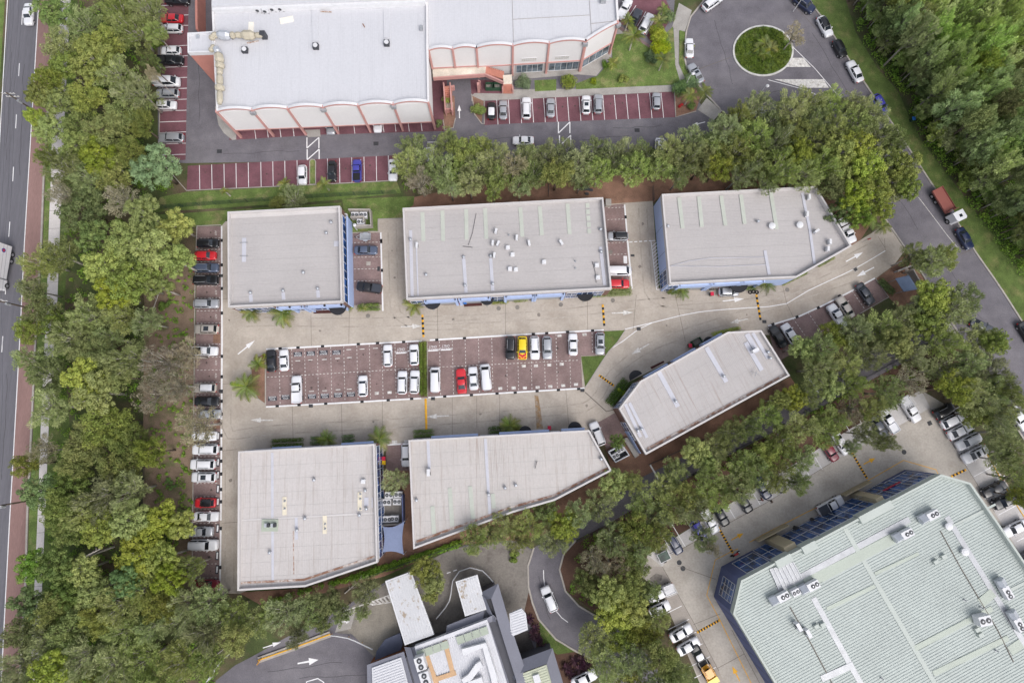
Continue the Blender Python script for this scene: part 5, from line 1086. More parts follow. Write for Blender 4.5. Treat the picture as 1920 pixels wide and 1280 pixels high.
def car(kind, col, u, v, ang, label, ln=None, roof=None, group=None, cat='car', glass_roof=False, extra=None):
    if kind not in _cp: _cp[kind] = car_proto(kind)
    pr = _cp[kind]; L = CAR[kind][0]; p = G(u, v, .8); p.z = .022
    # heading: image-plane angle, converted on the ground
    q = G(u+10*math.cos(math.radians(ang)), v-10*math.sin(math.radians(ang)), .8); rz = math.atan2(q.y-p.y, q.x-p.x)
    o = empty({'sedan': 'sedan', 'coupe': 'coupe', 'hatch': 'hatchback', 'suv': 'suv', 'wagon': 'station_wagon', 'ute': 'pickup', 'single cab ute': 'pickup', 'van': 'van', 'four-wheel drive': 'four_wheel_drive'}[kind], p, rz, label, {'ute': 'pickup', 'single cab ute': 'pickup', 'van': 'van'}.get(kind, 'car'), group)
    s = 1.0
    if ln: s = ln*ppm(u, v, .8)*(abs(math.cos(math.radians(ang)))*1.0+abs(math.sin(math.radians(ang)))*1.0 if False else 1.0)/L; s = max(.88, min(1.16, s)); 
    o.scale = (s, .5+.5*s, .6+.4*s)
    m = PAINT[col]
    for nm, val in pr.items():
        if nm == 'wheel':
            for wm, rm, loc in val:
                wo_ = link('wheel', wm, o, loc); link('rim', rm, wo_)
        else:
            for me in val[0]:
                c = link(nm, me, o)
                if nm in ('body', 'mirror', 'tray_side'): set_paint(c, m)
                if nm == 'roof': set_paint(c, PAINT[roof] if roof else m)
                if nm == 'tray_bed' and col == 'white' and u not in (385, 319): set_paint(c, m)
    if glass_roof:
        xb = L/2-CAR[kind][4]*L; xc = L/2-CAR[kind][5]*L; V, F = boxV(((xb*.62+xc*.38), 0), abs(xb-xc)*.42, CAR[kind][1]*.46, CAR[kind][2]+.0, CAR[kind][2]+.025); link('sunroof', mesh('sunroof', V, F, glass_c), o)
    if extra == 'cover':
        L_ = L; d = CAR[kind][6]+.03; V, F = boxV((L/2-(d+.985)/2*L, 0), (.985-d)*L, CAR[kind][1]*.84, 1.32, 1.37); link('tray_cover', mesh('tray_cover', V, F, PAINT['darkgrey']), o)
    if extra == 'canopy':
        d = CAR[kind][6]+.03; V, F = boxV((L/2-(d+.985)/2*L, 0), (.985-d)*L, CAR[kind][1]*.82, 1.2, 1.85); link('canopy', mesh('canopy', V, F, m), o)
    if extra == 'cage':
        d = CAR[kind][6]+.03; cx = L/2-(d+.985)/2*L; ww = CAR[kind][1]*.84; parts = [boxV((cx+(k-3)*.33, 0), .05, ww, 1.95, 2.0) for k in range(7)]+[boxV((cx, (k-2)*ww/4), (.985-d)*L, .05, 2.0, 2.05) for k in range(5)]+[boxV((cx+sx*1.0, sy*ww/2), .06, .06, 1.2, 1.98) for sx in (-1, 1) for sy in (-1, 1)]
        V, F = join(parts); link('ladder_rack', mesh('ladder_rack', V, F, metal_w), o)
    return o
E_, N_, W_, S_ = 0, 90, 180, 270
wc = 'western column of brick bays'
C = car
C('hatch', 'black', 390, 456, E_, 'black hatchback, topmost car in the '+wc, 41)
C('hatch', 'red', 385.5, 479, E_, 'bright red hatchback between two dark cars in the '+wc, 40)
C('wagon', 'steel blue', 386.5, 502, E_, 'slate-blue wagon with gridded roof below the red hatchback in the '+wc, 47)
C('suv', 'black', 386, 525, E_, 'black SUV beside an empty bay, below the slate-blue wagon', 47)
C('wagon', 'silver', 386.5, 569, E_, 'pale silver wagon alone between two empty western bays', 47)
C('suv', 'champagne', 387.5, 617, W_, 'champagne SUV with a big sunroof at the end of the upper western bays', 44, glass_roof=True)
C('ute', 'white', 385, 658, E_, 'white pickup parked under the grey tree in the western bays', 46)
C('suv', 'champagne', 385, 727, W_, 'grey-beige SUV with white roof above the black sedan in the western bays', 42, roof='white')
C('sedan', 'black', 388, 752, E_, 'black sedan between the beige SUV and the overhanging tree', 45)
C('hatch', 'silver', 393, 776, E_, 'silver hatchback half hidden under the overhanging grey tree', 42)
C('sedan', 'white', 383, 817, E_, 'white sedan mostly hidden under the drooping tree edge', 46)
C('suv', 'white', 385.5, 842, W_, 'white SUV with roof rails, topmost of three white SUVs together', 49)
C('suv', 'white', 380.5, 870, W_, 'white SUV in the middle of three white SUVs together', 47)
C('suv', 'white', 382.5, 894, W_, 'white SUV with dark sunroof, lowest of three white SUVs together', 46, glass_roof=True)
C('hatch', 'red', 385, 942, W_, 'red hatchback with a black roof in the western bays', 39, roof='black')
C('sedan', 'white', 387, 968, E_, 'white sedan partly under branches below the red hatchback', 46)
C('ute', 'silver', 376, 996, E_, 'silver-blue pickup with covered tray beside the white van in the western bays', 47, extra='canopy')
C('four-wheel drive', 'white', 382.5, 1021, E_, 'boxy white four-wheel drive at the bottom of the western bays', 53)
C('hatch', 'maroon', 388, 1096, E_, 'dark red hatchback in the last western bay under foliage', 46)
C('sedan', 'steel blue', 686, 469, E_, 'dark blue-grey sedan next to the small trailer', 43)
C('ute', 'black', 692.5, 539, 172, 'black pickup with grey tray cover parked askew by the square unit', 48, extra='cover')
C('suv', 'silver', 1158, 443, W_, 'silver SUV with a dark roof right of the long middle unit', 38, roof='black')
C('van', 'white', 1160, 508, E_, 'white van next to the crimson car beside the long middle unit', 48)
C('hatch', 'red', 1159, 532, E_, 'crimson hatchback below the white van beside the long middle unit', 42)
C('hatch', 'silver', 1366, 547, E_, 'silver hatchback parked against the south wall of the north-east unit', 38)
C('single cab ute', 'white', 1587, 433, -61, 'white tray pickup squeezed behind the slanted end of the north-east unit', 50)
cl = 'central car park'
C('sedan', 'black', 508.5, 676, N_+2, 'black sedan in the top-left corner bay of the '+cl, 42)
C('sedan', 'white', 532.5, 675, N_+2, 'white sedan right of the black one at the top left of the '+cl, 40)
C('ute', 'white', 556.5, 730, N_+1, 'long white dual-cab pickup alone at the lower left of the '+cl, 52)
C('hatch', 'white', 680.5, 723.5, N_+1, 'white hatchback standing alone in the lower row of the '+cl, 40)
C('wagon', 'white', 727, 666.5, N_+1, 'white wagon standing alone in the upper row of the '+cl, 42)
C('hatch', 'white', 776.5, 665, N_+2, 'white hatchback beside the top of the dividing hedge', 40)
C('suv', 'white', 754.5, 717, N_-1, 'white SUV, left of the pair by the foot of the hedge', 44)
C('suv', 'white', 777.5, 716, N_-2, 'white SUV touching the foot of the dividing hedge', 44)
C('van', 'white', 816, 712, N_, 'white van right of the dividing hedge', 48)
C('coupe', 'red', 865, 714, N_+4, 'bright red coupe in the lower row of the '+cl, 47)
C('sedan', 'white', 887.5, 709, N_+4, 'white sedan between the red coupe and a white van', 44)
C('van', 'white', 911, 707, N_+5, 'tall white van right of the red coupe with its side door open', 50)
C('suv', 'black', 957, 652, S_, 'black SUV left of the yellow car', 43)
C('hatch', 'yellow', 979.5, 652, S_, 'yellow and red hatchback in the upper row of the '+cl, 44)
C('suv', 'white', 1002.5, 652, S_+2, 'white SUV right of the yellow car', 44)
C('hatch', 'silver', 1026, 652, S_+2, 'silver hatchback, second right of the yellow car', 43)
C('sedan', 'white', 1074.5, 645.5, N_+1, 'white sedan with empty bays on both sides near the grass wedge', 42)
C('hatch', 'silver', 1125, 644, S_, 'silver hatchback with glass roof beside the grass wedge', 42, glass_roof=True)
C('suv', 'white', 1120, 813, 112, 'white SUV angled at the east tip of the wedge-shaped unit', 46)
C('wagon', 'white', 761, 853, S_+1, 'white wagon tucked against the west wall of the wedge-shaped unit', 43)
C('sedan', 'darkgrey', 1622.5, 551, -55, 'charcoal sedan alone at the top of the entrance bays', 45)
C('sedan', 'champagne', 1585, 576, 122, 'champagne sedan next to a white pickup in the entrance bays', 45)
C('ute', 'white', 1569, 592, 122, 'white pickup half under trees in the entrance bays', 48)
C('sedan', 'black', 1459, 631, 122, 'black sedan closest to the diagonal unit in the entrance bays', 45)
C('hatch', 'white', 1481, 626, 122, 'white hatchback right of the black sedan in the entrance bays', 42)
C('sedan', 'navy', 1809, 447, -60, 'dark navy sedan parked behind the red tray truck', 44)
C('sedan', 'darkgrey', 1840, 611, -25, 'dark grey car driving at the street corner, half under a tree', 44)
C('sedan', 'black', 1926, 624, -58, 'black car cut off by the right edge of the picture', 46)
C('sedan', 'white', 1910, 783, -55, 'white sedan on the street at the right edge', 50)
C('sedan', 'white', 1292.5, 90, N_+2, 'white sedan parked left of the roundabout', 39)
C('sedan', 'silver', 1304.5, 137.5, 121, 'silver sedan with sunroof at the lower left of the roundabout', 42, glass_roof=True)
C('suv', 'white', 1336, 5, 36, 'white SUV at the top edge above the roundabout', 44)
C('suv', 'navy', 1508, 8, -38, 'navy SUV at the top of the street by the green verge', 44)
C('hatch', 'white', 1546.5, 50, -62, 'white hatchback with black glass roof on the verge side', 42, roof='black')
C('hatch', 'black', 1575, 91, -62, 'black hatchback parked between two white cars by the verge', 36)
C('sedan', 'white', 1603, 134, 118, 'white sedan lowest of the white cars along the green verge', 45)
C('hatch', 'blue', 1649, 196, -60, 'bright blue car mostly hidden by the tree below the roundabout', 42)
C('sedan', 'white', 1412, 212, 8, 'white sedan hidden under the trees below the roundabout', 46)
C('ute', 'black', 333, 1, E_, 'black pickup cut by the top edge in the maroon bays', 44)
C('sedan', 'red', 322, 35, W_, 'red sedan partly under a tree at the top of the maroon bays', 43)
C('wagon', 'white', 322, 54, W_, 'white wagon with roof racks below the red sedan', 41)
C('hatch', 'white', 321, 95.5, W_, 'white hatchback directly above the black pickup in the maroon bays', 37)
C('ute', 'black', 319, 114, E_, 'black pickup with a loaded tray in the maroon bays', 50)
C('van', 'white', 313, 154, E_, 'white delivery van in the maroon bays', 49)
C('wagon', 'silver', 314, 175.5, W_, 'silver wagon below the white delivery van', 44)
C('hatch', 'white', 312, 197, E_, 'small white hatchback below the silver wagon', 37)
C('wagon', 'silver', 321, 258.5, W_, 'silver wagon alone near the bottom of the maroon bays', 47)
C('hatch', 'white', 567, 328, S_, 'white hatchback left of the planted island strip', 38)
C('sedan', 'black', 622.5, 321, S_, 'black sedan right of the planted island strip', 40)
C('ute', 'blue', 669.5, 320, N_, 'bright blue pickup in the lower maroon row', 40)
C('sedan', 'white', 737, 319, S_, 'white sedan at the right end of the lower maroon row', 42)
C('sedan', 'white', 708, 229, S_, 'white sedan under the overhang of the white building', 40)
C('hatch', 'silver', 620, 234, S_, 'silver hatchback under the overhang near the concrete pad', 38)
C('hatch', 'black', 921.5, 208, N_, 'black hatchback with a bright reflection painted on its roof at the left end of the eastern maroon row', 34, roof='white')  # dark car; white roof paint stands in for the bright reflection
C('sedan', 'silver', 943.5, 206, N_, 'silver-grey sedan second from the left in the eastern maroon row', 37)
C('suv', 'white', 987, 203, N_, 'white SUV alone in the eastern maroon row', 43)
C('sedan', 'silver', 1032.5, 202, N_, 'silver sedan in the middle of the eastern maroon row', 37)
C('hatch', 'white', 1099, 196.5, N_, 'white hatchback with sunroof left of a silver car', 37, glass_roof=True)
C('suv', 'silver', 1121.5, 195, N_, 'silver SUV right of the white hatchback in the eastern maroon row', 38)
C('hatch', 'silver', 1231, 189.5, N_, 'pale silver hatchback at the right end of the eastern maroon row', 34)
C('ute', 'white', 1171, 17, 62, 'white pickup nearest the wall of the white building at the top', 44)
C('ute', 'darkgrey', 1190, 36, 62, 'dark pickup between two white vehicles beside the palms', 44)
C('suv', 'white', 1212, 44, 62, 'white SUV beside the palm bushes at the top', 42)
C('sedan', 'white', 981, 263.5, W_, 'white car emerging from the tree belt on the asphalt lane', 40)
C('hatch', 'white', 806, 294, N_, 'white hatchback glimpsed through the tree belt on the left', 38)
C('van', 'white', 1237, 279, N_, 'white van glimpsed through the tree belt on the right', 42)
C('sedan', 'white', 53.5, 27, S_-2, 'white sedan driving on the highway at the top left', 43)
C('suv', 'white', 1030, 1122, 113, 'white SUV driving round the curved driveway', 48)
C('sedan', 'white', 1095, 1272, 25, 'white sedan by the purple flax bed at the bottom edge', 50)
gl = 'lot of the green-roofed building'
C('hatch', 'maroon', 1556, 845, -57, 'maroon hatchback under trees in the '+gl, 42)
C('sedan', 'white', 1577, 831, -57, 'white sedan right of the maroon hatchback', 45)
C('sedan', 'darkgrey', 1648, 800, -57, 'dark grey sedan in tree shade left of the white pickup', 46)
C('ute', 'white', 1666, 789, 123, 'white pickup backed under the trees near the lot corner', 48)
C('ute', 'white', 1706, 767, -57, 'white pickup with racks at the lot corner under trees', 52, extra='cage')
C('suv', 'navy', 1264, 1018, -60, 'navy SUV by the left end of the concrete lot', 40)
C('hatch', 'blue', 1310, 993, -60, 'blue hatchback under overhanging branches', 40)
C('ute', 'white', 1331, 977, -60, 'white tray pickup near the top of a speed hump', 42)
C('sedan', 'black', 1352, 966, -60, 'black sedan with pale stripe beside the speed hump', 42)
C('sedan', 'navy', 1430, 914, -60, 'dark navy sedan whose nose sticks out of the trees', 44)
C('hatch', 'black', 1396, 942, -60, 'black hatchback nose poking out from the trees', 40)
C('sedan', 'black', 1458, 902, -60, 'black car almost hidden under trees right of the navy sedan', 44)
C('ute', 'white', 1557, 947, 28, 'white dual-cab pickup parked along the blue glass front', 54, extra='cover')
C('suv', 'black', 1770, 770, 27, 'black SUV, top of the row at the lot corner', 42)
C('hatch', 'white', 1786, 787.5, 27, 'white hatchback with red tail lamps below the black SUV', 50)
C('sedan', 'white', 1799.5, 807.5, 27, 'white sedan second of four white cars in the right-hand row', 50)
C('wagon', 'white', 1816, 827, 207, 'white wagon third of four white cars in the right-hand row', 50)
C('sedan', 'white', 1828, 851, 207, 'white sedan with black sunroof lowest of four white cars', 52, glass_roof=True)
C('sedan', 'black', 1864, 917, 207, 'black sedan upper of the two dark cars in the right-hand row', 48)
C('suv', 'black', 1884.5, 938, 207, 'black SUV lower of the two dark cars in the right-hand row', 50)
C('sedan', 'white', 1903, 990, 207, 'white sedan beside the right edge above the roof corner', 50)
C('suv', 'darkgrey', 1921, 1047, 207, 'dark SUV cut by the right edge beside the green roof', 48)
C('ute', 'white', 1239, 1110.5, 204, 'white pickup with ladder rack in the left-hand bays', 54, extra='cage')
C('hatch', 'white', 1237, 1141, 26, 'white hatchback half under leaves below the rack pickup', 42)
C('sedan', 'white', 1277, 1186, 30, 'white sedan upper of two by the lower speed hump', 46)
C('sedan', 'white', 1291, 1211, 30, 'white sedan lower of two by the lower speed hump', 46)
C('ute', 'black', 1311, 1230, 118, 'black pickup with white roof above the yellow digger', 46, roof='white')
# the yellow hatchback wears a red bonnet
yc = [o for o in bpy.data.objects if o.get('label', '').startswith('yellow and red')][0]
V, F = boxV((1.42, 0), 1.05, 1.36, .99, 1.045); link('bonnet', mesh('bonnet', V, F, PAINT['red']), yc)
for s in (1, -1):
    V = [Vector(p) for p in ((1.9, s*.05, 1.052), (1.75, s*.05, 1.052), (1.35, s*.62, 1.052), (1.5, s*.62, 1.052))]; link('chevron', mesh('chevron', V, [(0, 1, 2, 3) if s > 0 else (3, 2, 1, 0)], PAINT['yellow']), yc)
wheel_t = None
def big_wheel(par, x, y, r=.5, w_=.28):
    V, F = tubeV([(0, -w_/2, 0), (0, w_/2, 0)], [r, r], 18); o = link('wheel', mesh('wheel', V, F, tyre_m), par, (x, y, r)); V, F = tubeV([(0, -w_/2-.01, 0), (0, w_/2+.01, 0)], [r*.55, r*.55], 12); link('rim', mesh('rim', V, F, rim_m), o)
# box truck on the highway
p = G(8, 505, .5); p.z = .03; tk = empty('box_truck', p, math.radians(270)-math.radians(3), 'large white box truck driving on the highway, cut by the left edge', 'truck')
V, F = boxV((-1.2, 0), 6.4, 2.45, 1.0, 3.7); link('cargo_box', mesh('cargo_box', V, F, PAINT['white']), tk); V, F = boxV((-.6, 0), 8.0, 1.1, .55, 1.0); link('chassis', mesh('chassis', V, F, metal_d), tk)
V, F = prismV([(2.2, -1.1, 0), (4.0, -1.1, 0), (4.2, -.9, 0), (4.2, .9, 0), (4.0, 1.1, 0), (2.2, 1.1, 0)], .6, 2.5); link('cab', mesh('cab', V, F, PAINT['white']), tk)
V = [Vector(q) for q in ((4.215, -.85, 1.5), (4.215, .85, 1.5), (4.1, .8, 2.35), (4.1, -.8, 2.35))]; link('windscreen', mesh('windscreen', V, [(0, 1, 2, 3)], glass_c), tk)
V = [Vector((-3.2+.42*math.cos(t), 1.24, 2.6+.42*math.sin(t))) for t in [k*math.pi/10 for k in range(20)]]; lg = link('emblem', mesh('emblem', V, [tuple(range(20))], PAINT['blue']), tk)
V = [Vector((-3.2+.24*math.cos(t), 1.246, 2.6+.24*math.sin(t))) for t in [k*math.pi/10 for k in range(20)]]; link('emblem_disc', mesh('emblem_disc', V, [tuple(range(20))], PAINT['red']), lg)
for x in (3.2, -1.6, -2.9):
    for y in (1, -1): big_wheel(tk, x, y)
# tray truck with red bed
p = G(1771, 387, .6); p.z = .03; q = G(1771+30, 387+49, .6); tt = empty('tray_truck', p, math.atan2(q.y-p.y, q.x-p.x), 'truck with empty red tray and white cab parked under trees by the street', 'truck')
V, F = boxV((-1.2, 0), 5.0, 2.4, 1.05, 1.2); link('tray', mesh('tray', V, F, PAINT['brick']), tt)
for nm, b_ in (('headboard', boxV((1.35, 0), .12, 2.4, 1.2, 2.0)), ('tailboard', boxV((-3.66, 0), .1, 2.4, 1.05, 1.5)), ('side_board', boxV((-1.2, 1.17), 4.9, .06, 1.2, 1.4)), ('side_board', boxV((-1.2, -1.17), 4.9, .06, 1.2, 1.4))): link(nm, mesh(nm, b_[0], b_[1], PAINT['brick']), tt)
V, F = boxV((-.2, 0), 7.2, 1.0, .55, 1.05); link('chassis', mesh('chassis', V, F, metal_d), tt)
V, F = prismV([(1.9, -1.1, 0), (3.5, -1.1, 0), (3.8, -.85, 0), (3.8, .85, 0), (3.5, 1.1, 0), (1.9, 1.1, 0)], .6, 2.6); link('cab', mesh('cab', V, F, PAINT['white']), tt)
V = [Vector(q) for q in ((3.815, -.8, 1.6), (3.815, .8, 1.6), (3.7, .8, 2.4), (3.7, -.8, 2.4))]; link('windscreen', mesh('windscreen', V, [(0, 1, 2, 3)], glass_c), tt)
V, F = boxV((2.9, .1), .55, .6, 2.6, 2.63); link('roof_hatch', mesh('roof_hatch', V, F, glass_c), tt); V, F = boxV((1.6, 0), .9, .5, 1.0, 1.6); link('battery_box', mesh('battery_box', V, F, galv), tt)
for x in (2.9, -1.5, -2.8):
    for y in (1, -1): big_wheel(tt, x, y*1.02)
# small box trailer
p = G(685, 444.5, .4); p.z = .022; tr = empty('box_trailer', p, math.pi, 'small silver box trailer next to the blue-grey sedan', 'trailer')
V, F = ringV([Vector(q) for q in ((-1.1, -.65, 0), (.95, -.65, 0), (.95, .65, 0), (-1.1, .65, 0))], [Vector(q) for q in ((-1.03, -.58, 0), (.88, -.58, 0), (.88, .58, 0), (-1.03, .58, 0))], .45, .85); link('tub_side', mesh('tub_side', V, F, galv), tr)
V, F = boxV((-.07, 0), 2.0, 1.25, .45, .52); link('tub_floor', mesh('tub_floor', V, F, metal_g), tr)
V, F = join([tubeV([(.95, .5, .45), (1.9, 0, .45)], [.04, .04]), tubeV([(.95, -.5, .45), (1.9, 0, .45)], [.04, .04])]); link('drawbar', mesh('drawbar', V, F, galv), tr); V, F = cylV((1.95, 0), .12, .1, .5, 8); link('jockey_wheel', mesh('jockey_wheel', V, F, tyre_m), tr)
for y in (1, -1):
    big_wheel(tr, -.1, y*.78, .3, .16); V, F = boxV((-.1, y*.78), .8, .22, .6, .66); link('mudguard', mesh('mudguard', V, F, galv), tr)
# yellow digger
p = G(1326, 1256, .8); p.z = .02; q = G(1334, 1270, .8); dg = empty('skid_steer_digger', p, math.atan2(q.y-p.y, q.x-p.x), 'yellow compact digger with bucket among trees at the bottom edge', 'digger')
V, F = prismV([(-1.1, -.75, 0), (1.0, -.75, 0), (1.2, -.5, 0), (1.2, .5, 0), (1.0, .75, 0), (-1.1, .75, 0)], .45, 1.25); link('body', mesh('body', V, F, PAINT['orange']), dg)
V, F = join([boxV((x, y), .1, .1, 1.25, 2.1) for x in (-.6, .5) for y in (-.5, .5)]+[boxV((-.05, 0), 1.25, 1.15, 2.1, 2.18)]); link('cab_frame', mesh('cab_frame', V, F, PAINT['orange']), dg); V, F = boxV((-.1, 0), .7, .6, 1.25, 1.5); link('seat', mesh('seat', V, F, tyre_m), dg)
for y in (1, -1): V, F = tubeV([(-1.0, y*.85, 1.5), (.6, y*.85, 1.6), (1.8, y*.85, .6)], [.1, .1, .08]); link('lift_arm', mesh('lift_arm', V, F, PAINT['orange']), dg)
V, F = prismV([(1.7, -1.0, 0), (2.6, -1.0, 0), (2.6, 1.0, 0), (1.7, 1.0, 0)], .05, .75); link('bucket', mesh('bucket', V, F, PAINT['yellow']), dg)
for x in (-.7, .7):
    for y in (1, -1): big_wheel(dg, x, y*.95, .42, .3)
# glazing trailer, motorcycle
p = G(1245, 1043, .6); p.z = .02; gt = empty('glazing_trailer', p, math.radians(25), 'flat trailer carrying dark green glass sheets by the lot edge', 'trailer')
V, F = boxV((0, 0), 2.2, 1.7, .5, .62); link('deck', mesh('deck', V, F, metal_w), gt); V, F = boxV((0, 0), 1.9, 1.45, .62, .72); link('glass_stack', mesh('glass_stack', V, F, glassmat('green_glass', (.03, .06, .045))), gt)
for y in (1, -1): big_wheel(gt, -.2, y*.95, .32, .18)
V, F = tubeV([(1.1, 0, .5), (2.0, 0, .45)], [.06, .05]); link('drawbar', mesh('drawbar', V, F, metal_d), gt)
p = G(1379, 1038, .5); p.z = .02; mc = empty('motorcycle', p, math.radians(28), 'red and white motorcycle parked at the end of a speed hump', 'motorcycle')
for x in (-.68, .68): V, F = tubeV([(x, -.07, .31), (x, .07, .31)], [.31, .31], 16); link('wheel', mesh('wheel', V, F, tyre_m), mc)
V, F = tubeV([(-.75, 0, .75), (-.3, 0, .8), (.15, 0, .85), (.5, 0, .8)], [.1, .16, .2, .12], 8); link('body', mesh('body', V, F, PAINT['red'], None, True), mc); V, F = tubeV([(.5, 0, .75), (.85, 0, .6)], [.14, .1], 8); link('fairing', mesh('fairing', V, F, PAINT['white'], None, True), mc)
V, F = tubeV([(.4, -.38, 1.0), (.5, 0, 1.0), (.4, .38, 1.0)], [.025, .03, .025]); link('handlebar', mesh('handlebar', V, F, metal_d), mc); V, F = boxV((-.45, 0), .65, .26, .85, .93); link('seat', mesh('seat', V, F, tyre_m), mc); V, F = tubeV([(.68, 0, .31), (.48, 0, 1.0)], [.04, .04]); link('fork', mesh('fork', V, F, galv), mc)
# ================================================================== TREES
LEAF = {'e': leafmat('leaf_eucalypt', (0.243, 0.306, 0.073), (0.310, 0.356, 0.085)), 'm': leafmat('leaf_paperbark', (0.248, 0.304, 0.114), (0.326, 0.367, 0.153)),
        'd': leafmat('leaf_dark', (0.131, 0.208, 0.055), (0.195, 0.265, 0.073)), 'c': leafmat('leaf_olive', (0.187, 0.235, 0.067), (0.262, 0.292, 0.085)),
        'g': leafmat('leaf_grey', (0.309, 0.290, 0.180), (0.370, 0.330, 0.220)), 'b': leafmat('leaf_fig', (0.144, 0.227, 0.100), (0.202, 0.289, 0.128)), 'o': leafmat('leaf_golden', (0.208, 0.243, 0.069), (0.250, 0.284, 0.087)),
        'f': leafmat('leaf_forest', (0.312, 0.423, 0.151), (0.428, 0.537, 0.201)), 'h': leafmat('leaf_hedge', (.105, .175, .040), (.150, .215, .055)), 'p': leafmat('leaf_palm', (.130, .185, .045), (.215, .225, .060)), 'y': leafmat('leaf_bright', (0.241, 0.343, 0.054), (0.332, 0.402, 0.069))}
bark_p = M('pale_bark', (.40, .37, .33), .9, .25, 1.5, .2, 6); bark_d = M('dark_bark', (.13, .10, .08), .9, .25, 1.5, .2, 6)
# n clumps, clump radius, crown radius xy, half height, leaves per clump, leaf length, leaf width, upright brush?, bark, shape
SPEC = {'e': (46, (.50, .95), 3.3, 2.3, 190, .26, .17, .2, bark_p), 'm': (46, (.42, .90), 3.3, 3.0, 150, .40, .10, .75, bark_p), 'd': (50, (.45, .85), 3.3, 2.8, 170, .25, .15, .2, bark_d),
        'c': (44, (.50, .95), 3.3, 2.9, 170, .32, .12, .45, bark_d), 'g': (36, (.40, .75), 3.3, 2.4, 95, .30, .10, .6, bark_p), 'b': (60, (.45, .80), 3.2, 2.4, 190, .21, .16, .1, bark_d),
        'o': (44, (.45, .8), 3.2, 2.6, 180, .24, .14, .3, bark_d), 'f': (36, (.45, .95), 2.9, 4.2, 170, .42, .11, .8, M('grey_bark', (.26, .24, .21), .9, .25, 1.5, .2, 6))}
def leaves(rng, c, rc, n, ll, lw, brush, upbias=.35, axis=None, stretch=0.0):
    d = rng.normal(size=(n, 3)); d /= np.linalg.norm(d, axis=1)[:, None]; d[:, 2] += upbias; d /= np.linalg.norm(d, axis=1)[:, None]
    rad = rc*(.62+.42*rng.random(n)**.6); pos = c+d*rad[:, None]*np.array([1, 1, .85])
    if axis is not None: pos = pos+axis*((rng.random(n)-.35)*stretch*rc)[:, None]
    rnd = rng.normal(size=(n, 3)); rnd /= np.linalg.norm(rnd, axis=1)[:, None]
    nrm = d*1.0+rnd*.5; nrm /= np.linalg.norm(nrm, axis=1)[:, None]
    tang = np.cross(nrm, rng.normal(size=(n, 3))); tang /= np.linalg.norm(tang, axis=1)[:, None]
    dd = d if axis is None else d*.45+axis*.75
    ax = tang*(1-brush)+(dd+rnd*.40)*brush; ax /= np.linalg.norm(ax, axis=1)[:, None]
    sd_ = np.cross(ax, nrm+rnd*.2); sd_ /= (np.linalg.norm(sd_, axis=1)[:, None]+1e-9)
    s = (.7+.6*rng.random(n))[:, None]
    v0 = pos-ax*ll*.5*s; v1 = pos+sd_*lw*.5*s; v2 = pos+ax*ll*.5*s; v3 = pos-sd_*lw*.5*s
    return np.stack([v0, v1, v2, v3], 1).reshape(-1, 3)
def quads_mesh(name, V, mat):
    n = len(V)//4; me = bpy.data.meshes.new(name); me.vertices.add(len(V)); me.vertices.foreach_set('co', V.astype(np.float32).ravel())
    me.loops.add(n*4); me.loops.foreach_set('vertex_index', np.arange(n*4, dtype=np.int32)); me.polygons.add(n); me.polygons.foreach_set('loop_start', np.arange(0, n*4, 4, dtype=np.int32))
    try: me.polygons.foreach_set('loop_total', np.full(n, 4, dtype=np.int32))
    except Exception: pass
    me.materials.append(mat); me.update(calc_edges=True); return me
TREE = {}
